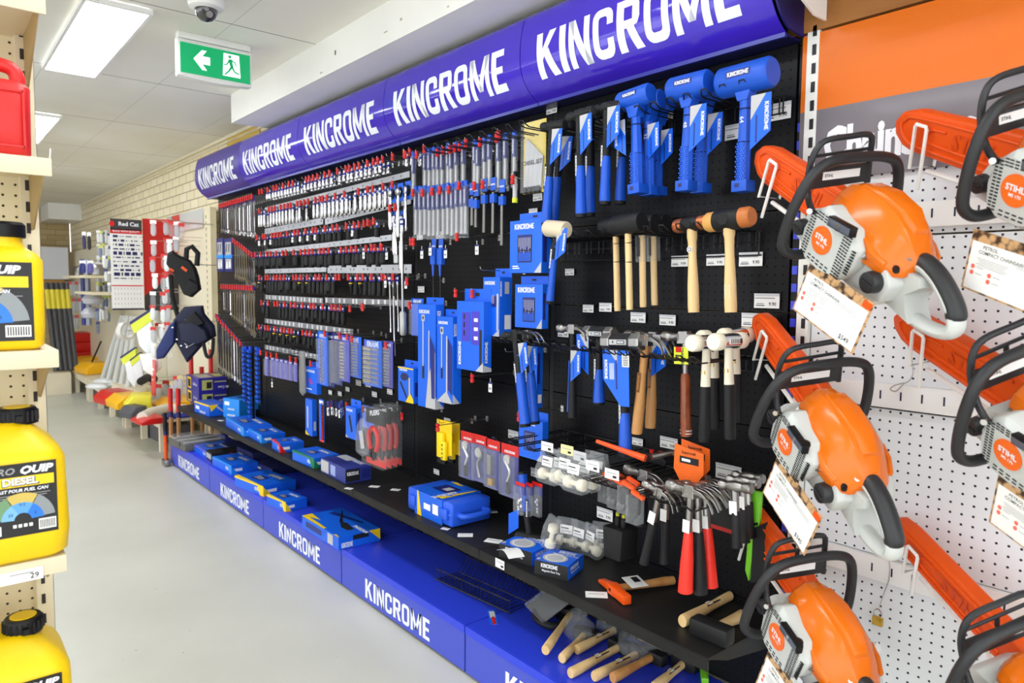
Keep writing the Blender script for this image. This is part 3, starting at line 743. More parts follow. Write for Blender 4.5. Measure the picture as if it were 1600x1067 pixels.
def price_tag(px, X=XB-.006, w_=.06, h_=.032, label='small white shelf price label', rot=0):
    p = aX(px[0], px[1], X); t = thing('price_label', label, 'price label', p, (0, 0, 0), 'white price labels on the black pegboard')
    c = MB(); c.box((0, 0, 0), (.0015, w_, h_), M_label); c.box((-.0012, 0, h_/2-.003), (.0012, w_, .006), mat('label_edge', (205, 206, 210), .4)); c.build('card', t)
    q = MB(); q.box((-.001, .004, h_*.18), (.0004, w_*.8, .0022), M_greyink); q.box((-.001, w_*.25, -h_*.2), (.0004, w_*.3, .002), M_greyink); q.box((-.001, w_*.25, -h_*.32), (.0004, w_*.35, .002), M_ink)
    q.text('9.90', h_*.32, M_ink, T(-.0012, -w_*.24, -h_*.22) @ FACEX, bold=.02); q.build('printing', t, smooth=0)
    return t
PT = []
def tag_copy(px, label, X=XB-.006, s=1, rz=0):
    p = aX(px[0], px[1], X)
    if not PT: PT.append(price_tag(px, X, label=label)); o = PT[0]
    else: o = dup(PT[0], loc=p, label=label)
    o.location = p; o.scale = (s, s, s); o.rotation_euler = (0, 0, rz); return o

# ---- cartons with printing on faces F (to the aisle), N (to the near end), T (top)
def art(mb, L, D, H, items, e=.0005):
    fr = {'F': ((-D/2-e, L/2, 0), (0, -1, 0), (0, 0, 1), L, H), 'N': ((-D/2, -L/2-e, 0), (1, 0, 0), (0, 0, 1), D, H),
          'T': ((-D/2, L/2, H+e), (0, -1, 0), (1, 0, 0), L, D)}
    for it in items:
        o, ux, vx, lu, lv = fr[it[1]]; o = Vector(o); ux = Vector(ux); vx = Vector(vx); n_ = ux.cross(vx)
        lift = it[-1] if isinstance(it[-1], int) else 0
        def pt(u, v): return o+ux*(u*lu)+vx*(v*lv)+n_*(.0003*lift)
        if it[0] == 'r': u0, v0, u1, v1 = it[2]; mb.quad([pt(u0, v0), pt(u1, v0), pt(u1, v1), pt(u0, v1)], it[3])
        elif it[0] == 'p': mb.quad([pt(*q) for q in it[2]], it[3])
        elif it[0] == 'logo':
            u, v = it[2]; wd, h = it[3][0]*lu, it[3][1]*lv; rot = it[4] if len(it) > 4 and isinstance(it[4], float) else 0
            if rot and abs(abs(rot)-90) < 1: wd, h = it[3][0]*lv, it[3][1]*lu
            mb.logo(h, wd, M_logo, basis(pt(u, v)+n_*.0004, ux, vx) @ RZ(math.radians(rot)))
        elif it[0] == 't':
            u, v = it[2]; rot = it[6] if len(it) > 6 else 0
            mb.text(it[4], it[3]*lv, it[5], basis(pt(u, v)+n_*.0004, ux, vx) @ RZ(math.radians(rot)), bold=.015, sx=.85)
        elif it[0] == 'ring':
            u, v = it[2]; r = it[3]*lv
            for a_, b_, m in ((r, 0, M_silver), (r*.8, 1, M_label), (r*.7, 2, M_silver)):
                mb.quad([pt(u, v)+ux*a_*1.15*math.cos(k*PI/9)+vx*a_*math.sin(k*PI/9)+n_*.0002*(b_+1) for k in range(18)], m)
def carton_at(name, label, cat_, loc, rz, L, D, H, items, base=None, group=None, tab=0, slack=0):
    t = thing(name, label, cat_, loc, (0, 0, rz), group)
    b = MB().box((0, 0, H/2), (D, L, H), base or M_blue); b.build('box', t, bevel=.0008, seg=1)
    if tab:
        q = MB(); q.box((D/2-.001, 0, H+tab/2), (.0015, L*.98, tab), base or M_blue); q.box((D/2-.0022, 0, H+tab*.55), (.001, L*.14, tab*.25), M_ink); q.build('hang_tab', t)
    if items:
        a = MB(); art(a, L, D, H, items); a.build('printing', t, smooth=0)
    return t
def carton3(label, A, B, C, Z, H, items, base=None, name='tool_carton', cat_='carton', group=None):
    a, b, c = aZ(*A, Z), aZ(*B, Z), aZ(*C, Z)
    d = (a-b); L = d.length; d.normalize(); nx = Vector((d.y, -d.x, 0)); D = abs((c-b).dot(nx))
    ctr = b+d*L/2+nx*D/2; rz = math.atan2(d.y, d.x)-PI/2
    return carton_at(name, label, cat_, ctr, rz, L, D, H, items, base, group)
def hang_carton(label, x0, xf, x1, y0, y1, X, items, base=None, tab=.03, name='hanging_carton', cat_='carton', group=None):
    a = aX(x0, y0, X); b = aX(xf, y1, X); r = ray(x1, (y0+y1)/2); D = max(.004, min(b.y/(r.y/r.x)-X, XB-.012-X))
    H = a.z-b.z
    return carton_at(name, label, cat_, (X+D/2, (a.y+b.y)/2, b.z), 0, a.y-b.y, D, H, items, base, group, tab)
# picture of tools on a carton face: dark panel with pale bars
def toolpic(face, u0, v0, u1, v1, n=7, m=None):
    out = [('r', face, (u0, v0, u1, v1), M_ink, 1), ('r', face, (u0+.02, v0+.02*(v1-v0), u1-.02, v1-.02*(v1-v0)), m or M_blued, 2)]
    for k in range(n):
        u = u0+(u1-u0)*(k+.9)/(n+.8); h = (v1-v0)*(.35+.06*((k*3) % 5))
        out += [('r', face, (u-.008, v1-.08*(v1-v0)-h, u+.008, v1-.1*(v1-v0)), M_silver, 3), ('r', face, (u-.013, v0+.05*(v1-v0), u+.013, v0+.36*(v1-v0)), m and M_ink or M_blue, 3)]
    out += [('r', face, (u0, v0+(v1-v0)*.42, u1, v0+(v1-v0)*.46), M_ink, 4)]
    return out

# ---- hanging things
def make_socket(kind):
    t = thing('socket_on_hanger', '', 'socket')
    h = MB(); h.box((0, 0, -.014), (.004, .022, .028), M_blued if kind != 'yellow' else M_blued); h.box((-.0024, 0, -.012), (.001, .018, .012), M_logo)
    h.box((-.0024, 0, -.023), (.001, .022, .005), mat('hanger_blue', (40, 80, 225), .4)); h.build('hanger', t)
    m = M_chrome if kind == 'chrome' or kind == 'deep' else M_impact
    s = MB()
    if kind == 'chrome': s.lathe([(.008, -.03), (.0105, -.031), (.0105, -.045), (.012, -.048), (.012, -.062), (.0105, -.064), (.008, -.0635), (.008, -.056)], 12, m)
    elif kind == 'deep': s.lathe([(.007, -.03), (.0095, -.031), (.0095, -.052), (.0108, -.058), (.0108, -.104), (.0095, -.106), (.008, -.105), (.008, -.098)], 12, m)
    elif kind == 'impact': s.lathe([(.011, -.03), (.0135, -.032), (.0135, -.05), (.015, -.054), (.015, -.076), (.0135, -.078), (.0105, -.0775), (.0105, -.07)], 14, m)
    elif kind == 'impdeep': s.lathe([(.0095, -.03), (.0125, -.032), (.0125, -.058), (.0135, -.062), (.0135, -.098), (.012, -.1), (.0095, -.0995), (.0095, -.09)], 14, m)
    elif kind == 'bit': s.lathe([(.007, -.03), (.0105, -.032), (.0105, -.056), (.006, -.06), (.0045, -.066), (.0045, -.09), (.003, -.092)], 12, m)
    elif kind == 'big': s.lathe([(.014, -.03), (.019, -.033), (.021, -.05), (.022, -.056), (.022, -.082), (.02, -.085), (.016, -.084), (.016, -.074)], 16, m)
    s.build('socket', t, smooth=40)
    if kind in ('bit', 'yellow'): pass
    if kind == 'bit': MB().cyl((0, 0, -.036), (0, 0, -.041), .0112, n=12, m=M_yel2).build('yellow_band', t)
    return t
SK = {}
def put_socket(kind, loc, label, grp):
    if kind not in SK:
        SK[kind] = make_socket(kind); o = SK[kind]; o.location = loc; o['label'] = label; o['group'] = grp
        return o
    return dup(SK[kind], loc=loc, label=label, group=grp)
def make_spanner(L):
    t = thing('spanner_on_hanger', '', 'spanner')
    h = MB(); h.box((0, 0, -.012), (.004, .024, .032), M_blued); h.box((-.0024, 0, -.008), (.001, .02, .01), mat('hanger_blue', (40, 80, 225), .4)); h.build('hanger', t)
    s = MB(); w_ = L*.022+.003
    FX = FACEX
    s.prism([(-w_, -.045), (w_, -.045), (w_*.85, -L+.02), (-w_*.85, -L+.02)], -.0025, .0025, M_chrome, FX)
    ro = w_*1.9
    s.lathe([(ro*.6, -.003), (ro, -.003), (ro, .003), (ro*.6, .003), (ro*.6, -.003)], 12, M_chrome, T(0, 0, -.04) @ RY(PI/2), caps=False)
    # open jaw
    J = [(-ro*1.0, 0), (-ro*1.15, -ro*.9), (-ro*.85, -ro*1.9), (-ro*.45, -ro*2.0), (-ro*.45, -ro*.9), (ro*.4, -ro*.9), (ro*.45, -ro*2.0), (ro*.85, -ro*1.9), (ro*1.15, -ro*.9), (ro*1.0, 0), (ro*.5, ro*.5), (-ro*.5, ro*.5)]
    s.prism(J, -.0035, .0035, M_chrome, T(0, 0, -L+.02) @ FX @ RZ(.25)); s.build('spanner', t, smooth=30)
    return t
SP = {}
def put_spanner(L, loc, label, grp, rz=0):
    L = round(L, 2)
    if L not in SP: SP[L] = make_spanner(L); o = SP[L]; o.location = loc; o['label'] = label; o['group'] = grp; o.rotation_euler = (0, 0, rz); return o
    return dup(SP[L], loc=loc, rot=(0, 0, rz), label=label, group=grp)
def rail(p0, p1, X, label, h=.04, n=10, grey=False):
    a, b = aX(*p0, X), aX(*p1, X); L = a.y-b.y; c = (a+b)/2
    t = thing('label_strip', label, 'label strip', c, group='label strips under the socket rows')
    ang = math.atan2(a.z-b.z, L)
    MB().box((0, 0, 0), (.003, L, h), mat('strip_grey', (150, 150, 158), .3) if grey else mat('strip_white', (214, 216, 222), .3), RX(ang)).build('strip', t)
    k = MB(); m = M_label if grey else M_greyink
    for i in range(n):
        y = -L/2+L*(i+.5)/n+rnd.uniform(-.3, .3)*L/n
        k.box((-.0022, y, 0), (.001, (.022 if grey else .012), h*(.8 if grey else .3)), m, RX(ang))
    k.build('label', t)['kind'] = 'stuff'
    return t

# ---- socket rows
def wave(i): return ((i*7919) % 101)/101.
ROWS = [  # (left px, right px, kinds, hooks, description)
 ((400, 299), (638, 235), ['chrome'], 40, 'short chrome socket', 'in the topmost socket row under the canopy', 2),
 ((400, 329), (612, 285), ['deep'], 36, 'long chrome socket', 'in the second socket row from the top', 2),
 ((400, 369), (583, 345), ['impact', 'impact', 'chrome'], 32, 'short socket', 'in the third socket row from the top', 1),
 ((397, 396), (594, 384), ['big', 'impdeep', 'impdeep', 'big'], 33, 'black impact socket', 'in the fourth socket row from the top', 1),
 ((400, 432), (612, 430), ['impdeep', 'big', 'impdeep', 'bit', 'impdeep'], 36, 'black impact socket', 'in the fifth socket row from the top', 1),
 ((403, 471), (537, 479), ['impdeep', 'impact', 'impdeep'], 24, 'black impact socket', 'in the sixth socket row, level with the yellow-banded bits', 1),
 ((404, 509), (490, 520), ['bit', 'impact', 'impdeep'], 17, 'small black socket', 'in the seventh socket row, above the bagged extensions', 1)]
HX = 1.775
for ri, (pl, pr, kinds, n, nm, where, deep) in enumerate(ROWS):
    a, b = aX(*pl, HX), aX(*pr, HX)
    for i in range(n):
        k = i/(n-1); p = a.lerp(b, k)+Vector((0, rnd.uniform(-.008, .008), 0))
        if wave(i*3+ri) < .07: continue
        st = wave(i+ri*13) > .3
        hook_copy('s', p, HX, 'peg hook %s %s' % ('with red stopper' if st else 'with bare tip', where), 'hooks '+where, st)
        if wave(i*5+ri*31) < .08: continue
        kd = kinds[int(wave(i*11+ri)*len(kinds)) % len(kinds)]
        for q in range(deep):
            put_socket(kd, (HX+.022+.045*q, p.y, p.z-.002), '%s %s%s' % (nm, where, '' if q == 0 else ', behind another'), nm+'s '+where+(' behind' if q else ''))
put = rail
rail((414, 328), (640, 272), XB-.01, 'white label strip under the topmost socket row', .03, 18)
rail((414, 362), (505, 345), XB-.01, 'short white label strip at the left under the long chrome sockets', .04, 12)
rail((508, 346), (642, 312), XB-.01, 'white label strip at the right under the long chrome sockets', .04, 14)
rail((414, 394), (612, 371), XB-.01, 'white label strip under the third socket row', .03, 20)
rail((414, 424), (510, 421), XB-.01, 'pale label strip at the left under the fourth socket row', .03, 8)
rail((512, 421), (643, 420), XB-.01, 'bright white label strip in the middle of the impact sockets', .045, 12)
rail((414, 464), (505, 470), XB-.01, 'grey label strip with white tickets under the fifth row, left part', .034, 16, True)
rail((508, 469), (660, 475), XB-.01, 'grey label strip with white tickets under the fifth row, right part', .034, 14, True)
rail((414, 501), (500, 512), XB-.01, 'grey label strip with white tickets under the sixth row', .034, 13, True)
rail((500, 512), (552, 519), XB-.01, 'short grey label strip under the big black sockets', .034, 6, True)
rail((414, 542), (497, 558), XB-.01, 'grey label strip with white tickets under the seventh row', .034, 12, True)

# ---- hanging spanners at the far end
def sprow(p0, p1, n, L0, L1, where, X=1.76, stop=True, X1=None):
    a = aX(*p0, X); b = aX(*p1, X1 or X)
    for i in range(n):
        k = i/(n-1); p = a.lerp(b, k)
        hook_copy('s', Vector((p.x, p.y, p.z)), round(p.x, 2), 'wire peg hook with red stopper '+where, 'hooks '+where, stop)
        put_spanner(L0+(L1-L0)*k, (p.x+.02, p.y, p.z-.002), 'chrome spanner on blue hanger '+where, 'spanners '+where, rnd.uniform(-.25, .25))
sprow((342, 320), (392, 305), 17, .20, .27, 'in the top spanner row under the far canopy end')
sprow((363, 374), (392, 396), 9, .27, .22, 'in the second spanner row beside the spanner sets')
sprow((345, 446), (392, 448), 14, .18, .33, 'in the third spanner row')
sprow((336, 492), (374, 535), 10, .4, .3, 'in the lowest sloping spanner row beside the post', X=1.72)
# boxed spanner sets
for (x0, x1, y0, y1, lab) in ((338, 350, 373, 424, 'blue card with a set of spanners, leftmost on the tool bay'), (350, 364, 373, 424, 'blue card with a set of spanners, second from the bay\'s far end')):
    hang_carton(lab, x0, x1-.5, x1, y0, y1, 1.8, [('r', 'F', (.15, .5, .85, .88), M_silver, 1), ('r', 'F', (.15, .08, .85, .38), M_silver, 1), ('r', 'F', (0, .4, 1, .5), mat('cyan', (40, 150, 240), .4), 2), ('p', 'F', [(.2, .1), (.45, .12), (.4, .3), (.25, .28)], M_label, 2), ('p', 'F', [(.55, .12), (.8, .14), (.75, .34), (.6, .3)], M_label, 2), ('p', 'F', [(.2, .6), (.3, .85), (.4, .82), (.3, .58)], M_ink, 2), ('p', 'F', [(.5, .6), (.6, .85), (.7, .82), (.6, .58)], M_ink, 2)], base=M_blued, name='spanner_set', cat_='spanner set', tab=0, group=None)
# cards of blue clips
for (x, y0, y1, lab) in ((383, 541, 630, 'strip of blue and black socket clips, left one'), (391, 541, 655, 'strip of blue and black socket clips, middle one'), (404, 543, 632, 'strip of blue and black socket clips, right one')):
    a, b = aX(x, y0, 1.74), aX(x, y1, 1.74); H = a.z-b.z
    t = thing('socket_rail', lab, 'socket rail', (1.74, a.y, b.z))
    MB().box((.01, 0, H/2), (.014, .034, H), M_black).box((.0, 0, H-.02), (.012, .04, .04), mat('clip_blue', (30, 70, 200), .4)).build('backbone', t)
    c = MB()
    for k in range(int(H/.032)):
        z = .02+k*.032
        c.prism([(-.024, z), (.012, z-.004), (.014, z+.014), (-.02, z+.012), (-.026, z+.02)], 0, .018, M_blueh, FACEX if k % 2 else FACEX @ T(.006, 0, 0))
    c.build('clip', t)['kind'] = 'stuff'
# ================================================================ middle of the bay: blister cards, chisels, cartons
def blister(label, x0, x1, y0, y1, X, rows, card=None, inner='rings', D=.018, name='blister_pack', cat_='blister pack', group=None, tilt=0):
    a = aX(x0, y0, X); b = aX(x1, y1, X); L, H = a.y-b.y, a.z-b.z
    t = thing(name, label, cat_, (X, (a.y+b.y)/2, b.z), (tilt, 0, 0), group)
    c = MB(); c.box((.0, 0, H/2), (.0015, L, H), card or M_blue); c.build('card', t, bevel=0)
    g = MB(); g.box((-.0012, 0, H*.965), (.0006, L*.3, H*.012), M_ink); g.logo(L*.16, L*.66, M_logo, T(-.0014, 0, H*.92) @ FACEX); g.build('printing', t, smooth=0)
    s = MB()
    for k in range(rows):
        z = H*(.06+.8*(k+.5)/rows); r = min(H*.36/rows, L*.22)
        if inner == 'rings':
            s.cyl((-.004, 0, z), (-.016, 0, z), r*1.1, r, 12, M_chrome); s.cyl((-.0163, 0, z), (-.0167, 0, z), r*.6, r*.6, 10, M_ink)
        elif inner == 'side':
            s.cyl((-.009, L*.38, z), (-.009, -.02*L, z), r, r, 10, M_chrome); s.cyl((-.009, -.02*L, z), (-.009, -L*.36, z), r*.45, r*.45, 8, M_steel)
        elif inner == 'short':
            s.cyl((-.009, L*.36, z), (-.009, -.1*L, z), r*.95, r*.85, 10, M_chrome)
    if rows: s.build('socket', t)['kind'] = 'stuff'
    b_ = MB(); b_.box((-D/2, 0, H*.45), (D, L*.9, H*.84), M_clear); b_.build('bubble', t, bevel=.004)
    return t
blister('card of chrome sockets, leftmost of the hanging blister cards', 497, 513, 517, 604, 1.74, 11)
blister('narrow card of dark-backed sockets, second of the blister cards', 511, 523, 519, 606, 1.76, 11, M_blued)
blister('card of sockets, third of the blister cards', 520, 535, 520, 603, 1.74, 11, M_blued)
blister('card of stubby sockets, fourth of the blister cards', 533, 547, 523, 598, 1.73, 11, mat('card_mid', (60, 70, 190), .4), 'short')
blister('wide card of socket bits, fifth of the blister cards', 541, 565, 524, 592, 1.75, 11, None, 'side')
blister('bright blue card of hex bit sockets, sixth and widest of the blister cards', 569, 597, 530, 607, 1.72, 8, None, 'side')
blister('pale card of bit sockets, rightmost of the blister cards', 598, 614, 532, 607, 1.74, 12, mat('card_pale', (90, 90, 190), .4), 'side')
blister('blue card with a coiled cable tool beside the tall torque wrench cartons', 643, 662, 466, 526, 1.80, 0, None, D=.02)
for px in ((506, 519), (529, 522), (541, 524), (548, 527), (571, 534), (601, 537), (638, 474)):
    p = aX(px[0], px[1], 1.72); hook_copy('s', p, 1.72, 'wire peg hook with red stopper holding a blister card', 'hooks holding the blister cards')
# long chrome drive bars
def bar(label, x, y0, x1, y1, r, X=1.78, kind='bar'):
    a, b = aX(x, y0, X), aX(x1, y1, X)
    t = thing('drive_bar', label, 'bar', b)
    v = a-b
    MB().tube([(0, 0, 0), v*.06, v*.1, v*.92, v*.94, v], [r*1.5, r*1.5, r, r, r*1.6, r*1.6], 10, M_chrome).build('shaft', t)
    h = MB().box(tuple(v+Vector((0, 0, .012))), (.004, .03, .04), M_blued); h.box(tuple(v+Vector((-.0026, 0, .016))), (.001, .024, .012), M_logo); h.build('hanger', t)
    if kind == 'grip': MB().tube([v*0, v*.02, v*.2, v*.22], [r*1.6, r*2.6, r*2.6, r*1.6], 12, mat('grip_alu', (176, 178, 176), .35, .6)).build('knurled_grip', t)
bar('short chrome extension bar, left of the hanging drive bars', 609, 440, 611, 519, .004)
bar('chrome extension bar second from left', 615, 440, 617, 556, .0055, 1.79)
bar('thin chrome extension bar third from left', 621, 440, 623, 518, .004, 1.80)
bar('long breaker bar with grey grip, right of the drive bars', 628, 352, 630, 524, .0065, 1.76, 'grip')
bar('short chrome bar with grey grip beside the impact sockets', 618, 350, 620, 412, .006, 1.77, 'grip')
def ratchet(label, x, y, X, ln):
    p = aX(x, y, X); t = thing('ratchet_handle', label, 'ratchet', p)
    s = MB(); s.lathe([(.006, -.007), (.017, -.006), (.018, 0), (.017, .006), (.006, .007)], 16, M_chrome, T(0, 0, -.03) @ RY(PI/2)); s.tube([(0, 0, -.045), (0, 0, -ln*.45)], .006, 8, M_chrome); s.build('head', t)
    MB().tube([(0, 0, -ln*.45), (0, 0, -ln*.5), (0, 0, -ln*.9), (0, 0, -ln)], [.008, .011, .012, .007], 12, M_chrome).build('grip', t)
    c = MB().box((.012, 0, -.03), (.002, .05, .085), M_blue); c.cyl((.0105, 0, -.03), (.0095, 0, -.03), .026, n=20, m=M_black); c.build('card', t)
ratchet('ratchet on a blue card with round black window, upper left of three', 610, 293, 1.76, .2)
ratchet('ratchet on a blue card with round black window, middle of three', 622, 290, 1.76, .24)
ratchet('ratchet on a blue card, right of three beside the chisels', 634, 287, 1.78, .22)
ratchet('ratchet below the others above the impact sockets', 616, 333, 1.77, .2)
ratchet('long ratchet below the others right of the label strip', 627, 333, 1.77, .28)
for px in ((611, 285), (607, 322), (615, 321), (573, 345), (582, 343), (579, 384), (594, 383), (600, 432), (564, 476), (612, 430)):
    p = aX(px[0], px[1], 1.74); hook_copy('s', p, 1.74, 'wire peg hook with red stopper near the ratchets and drive bars', 'hooks near the ratchets')

# cold chisels and punches in blue capped sleeves
def make_chisel():
    t = thing('chisel_in_sleeve', '', 'chisel')
    MB().box((0, 0, -.012), (.014, .018, .026), M_blueh).build('cap', t, bevel=.003, seg=1)
    s = MB(); s.box((0, 0, -.058), (.013, .017, .068), M_blued); s.logo(.006, .05, M_logo, T(-.0072, 0, -.055) @ FACEX @ RZ(PI/2)); s.build('sleeve', t)
    MB().prism([(-.0055, -.092), (.0055, -.092), (.0055, -.165), (.008, -.19), (-.008, -.19), (-.0055, -.165)], -.004, .004, M_silver, FACEX).build('blade', t, bevel=.001, seg=1)
    MB().box((0, 0, -.11), (.014, .019, .19), M_clear).build('clear_sleeve', t)
    return t
ch0 = make_chisel(); first = True
def chisels(pts, X, where, sc):
    global first
    for x, y in pts:
        p = aX(x, y, X); lab = 'steel chisel with blue cap in clear sleeve '+where
        o = ch0 if first else dup(ch0); first = False
        o.location = p; o.scale = (sc,)*3; tag(o, lab, 'chisel', 'chisels '+where)
chisels([(646, 238), (664, 232), (671, 232), (678, 230), (684, 230), (691, 230), (700, 224), (705, 228), (713, 222), (724, 220), (742, 218), (747, 222), (757, 215), (765, 211), (779, 213), (790, 208), (804, 205)], 1.78, 'in the upper chisel row beside the ratchets', 1.05)
chisels([(650, 291), (657, 291), (664, 290), (671, 291), (678, 290), (685, 289), (693, 288), (700, 286), (707, 287), (714, 284), (722, 283), (728, 282)], 1.77, 'in the lower chisel row', 1.15)
for px in ((631, 239), (649, 239), (661, 230), (681, 235), (690, 232), (701, 230), (708, 228), (716, 226), (726, 220), (748, 219), (774, 212), (777, 207), (643, 298), (658, 298), (673, 296), (685, 294), (699, 293), (715, 287), (739, 287), (752, 285), (799, 277)):
    hook_copy('s', aX(px[0], px[1], 1.745), 1.745, 'wire peg hook with red stopper holding chisels', 'hooks holding the chisels')
# pry bars in blue holders
for x, y, y1, lab in ((738, 288, 352, 'thin flat pry bar in a blue holder, leftmost of five'), (744, 290, 355, 'thin flat pry bar in a blue holder, second of five'), (757, 282, 363, 'flat pry bar in a blue holder, middle of five'), (771, 280, 364, 'long pry bar in a blue holder, second from right'), (785, 283, 383, 'wide pry bar in a blue holder, rightmost of five')):
    a, b = aX(x, y, 1.77), aX(x+(3 if y1 > 360 else 0), y1, 1.77); L = a.z-b.z
    t = thing('pry_bar', lab, 'pry bar', a)
    MB().prism([(-.006, -.05), (.006, -.05), (.008, -L), (-.008, -L)], -.003, .003, M_steel, FACEX).build('blade', t)
    c = MB(); c.box((0, 0, -.018), (.004, .034, .05), M_blueh); c.box((0, 0, -.075), (.016, .03, .034), M_blueh); c.build('holder', t, bevel=.001, seg=1)
    MB().logo(.007, .028, M_logo, T(-.003, 0, -.02) @ FACEX).build('word_mark', t, smooth=0)
# chisel set in a clear bag with yellow card
a, b = aX(818, 193, 1.80), aX(851, 299, 1.80); H = a.z-b.z; L = a.y-b.y
t = thing('chisel_set', 'bagged chisel set with yellow backing beside the hammers', 'chisel set', (1.80, (a.y+b.y)/2, b.z))
MB().box((.004, 0, H/2), (.002, L, H), mat('bag_yellow', (232, 205, 60), .4)).build('backing_card', t)
for k in range(4):
    s = MB(); y = L*.33-k*L*.2; s.prism([(-.012, .02), (.012, .02), (.012, H*.72-k*.02), (-.012, H*.78-k*.02)], 0, .004, M_silver, T(-.002, y, 0) @ RX(.08) @ FACEX); s.box((-.004, y, .012), (.012, .018, .024), M_black); s.build('chisel', t)
MB().text('CHISEL SET', .022, M_ink, T(-.008, 0, H*.42) @ FACEX, bold=.02).build('printing', t, smooth=0)
MB().box((-.006, 0, H/2), (.016, L*1.05, H*.98), M_bag).build('clear_bag', t, bevel=.006)
p = aX(799, 272, 1.77); t = thing('work_light', 'slim silver and yellow pen light hanging beside the bagged chisel set', 'torch', aX(805, 268, 1.78))
s = MB(); s.tube([(0, 0, 0), (0, 0, -.02)], .008, 10, M_black); s.tube([(0, 0, -.02), (0, 0, -.1)], .0095, 10, M_silver); s.build('body', t); MB().tube([(0, 0, -.1), (0, 0, -.118)], .011, 10, mat('neon', (225, 235, 60), .4)).build('yellow_end', t); 

# flexible pick-up tools on blue cards
for x, lab in ((678, 'blue carded pick-up tool with long black rod, left of the pair'), (689, 'blue carded pick-up tool with long black rod, right of the pair')):
    a = aX(x, 374, 1.76); t = thing('pickup_tool', lab, 'pick-up tool', a)
    s = MB(); s.box((0, 0, -.02), (.003, .034, .045), M_blueh); s.box((0, 0, -.075), (.02, .034, .07), M_blueh); s.build('card', t, bevel=.002, seg=1)
    MB().tube([(0, .006, -.11), (0, .006, -.16)], [.007, .004], 8, M_blueh).build('handle', t); MB().tube([(0, .006, -.16), (0, .002, -.36)], .002, 6, M_wire).build('rod', t)
    MB().logo(.008, .026, M_logo, T(-.0024, 0, -.03) @ FACEX).build('word_mark', t, smooth=0)
# cartons hanging here
LG = lambda f, u, v, w, h, r=0.: ('logo', f, (u, v), (w, h), float(r))
hang_carton('tall blue torque wrench carton, taller left one', 653, 680, 694, 475, 640, 1.70,
    [LG('F', .38, .93, .6, .035), ('p', 'F', [(.6, .3), (1, .55), (1, 0), (.45, 0)], M_silver, 1), ('p', 'F', [(.62, .75), (.68, .75), (.66, .1), (.6, .1)], M_silver, 2), ('p', 'F', [(.7, .7), (.98, .58), (.98, .1), (.8, .1)], M_blued, 3),
     ('r', 'F', (.26, .28, .38, .42), M_ink, 1), ('r', 'F', (.28, .4, .34, .86), M_silver, 2), ('r', 'F', (.22, .84, .4, .9), M_silver, 1), ('r', 'F', (.27, .855, .35, .885), M_ink, 3), LG('N', .4, .87, .14, .45, -90), ('p', 'N', [(0, 0), (1, 0), (0, .12)], M_silver, 1)])
hang_carton('tall blue torque wrench carton, shorter right one', 683, 707, 721, 494, 632, 1.70,
    [LG('F', .4, .93, .6, .035), ('p', 'F', [(.0, .0), (.62, .14), (1, .0)], M_silver, 1), ('r', 'F', (.6, .1, .68, .78), M_silver, 2), ('p', 'F', [(.7, .76), (.98, .66), (.98, .1), (.72, .16)], M_blued, 3),
     ('r', 'F', (.26, .28, .38, .42), M_ink, 1), ('r', 'F', (.28, .4, .34, .82), M_silver, 2), ('r', 'F', (.22, .8, .42, .88), M_silver, 1), ('r', 'F', (.27, .82, .36, .86), M_ink, 3), LG('N', .3, .85, .14, .4, -90), ('r', 'N', (.5, .5, .8, .88), M_silver, 1), ('p', 'N', [(0, 0), (.8, 0), (0, .12)], M_silver, 2)])
hang_carton('blue tool-tray carton with purple picture and cut-out handle', 714, 755, 768, 470, 582, 1.70,
    [('r', 'F', (.2, .42, .52, .84), mat('print_purple', (70, 60, 190), .4), 1), ('r', 'F', (.56, .38, .86, .86), mat('print_purple', (70, 60, 190), .4), 1)]+[('r', 'F', (.27, .5+.12*k, .32, .58+.12*k), M_ink, 2) for k in range(3)]+[('r', 'F', (.66, .45+.13*k, .8, .5+.13*k), M_label, 2) for k in range(3)]
    + [LG('F', .12, .24, .34, .1, 90), ('r', 'F', (.86, .08, .94, .6), M_ink, 2), ('p', 'F', [(.72, 0), (1, 0), (1, .14)], M_silver, 3), LG('N', .35, .28, .3, .35, 90), ('p', 'N', [(0, 0), (1, 0), (1, .05), (0, .1)], M_silver, 1)], tab=.05)
hang_carton('blue spanner carton with two eyelets, hung above the purple tray carton', 755, 780, 800, 433, 526, 1.74,
    [LG('F', .42, .9, .62, .06), ('r', 'F', (.0, .5, .85, .68), M_blued, 1)]+[('r', 'F', (.1+.09*k, .55, .13+.09*k, .64+.01*k), M_silver, 2) for k in range(7)]+[('r', 'F', (.84, .1, .95, .72), M_silver, 2), ('p', 'F', [(.6, 0), (1, 0), (1, .12)], M_silver, 3), ('r', 'N', (.4, .72, .75, .92), M_silver, 1), ('r', 'N', (.4, .12, .9, .36), M_label, 1), LG('N', .1, .8, .25, .12, -90)], tab=.035)
hang_carton('big blue spanner-roll carton, upper of the two beside the hammers', 797, 846, 862, 346, 426, 1.70,
    [LG('F', .46, .88, .6, .1)]+toolpic('F', .26, .2, .7, .72, 8)+[('p', 'F', [(.78, 0), (1, 0), (1, .2)], M_silver, 5), ('r', 'F', (.1, .08, .32, .1), M_logo, 1), ('r', 'F', (.1, .12, .28, .14), M_logo, 1), ('r', 'N', (.1, .2, .5, .8), M_blued, 1)], tab=.03)
hang_carton('big blue spanner-roll carton, lower of the two beside the hammers', 805, 847, 857, 444, 514, 1.72,
    [LG('F', .42, .87, .62, .12)]+toolpic('F', .3, .14, .74, .7, 7)+[('p', 'F', [(.8, 0), (1, 0), (1, .22)], M_silver, 5), ('r', 'N', (.1, .2, .5, .8), M_blued, 1)], tab=.03)
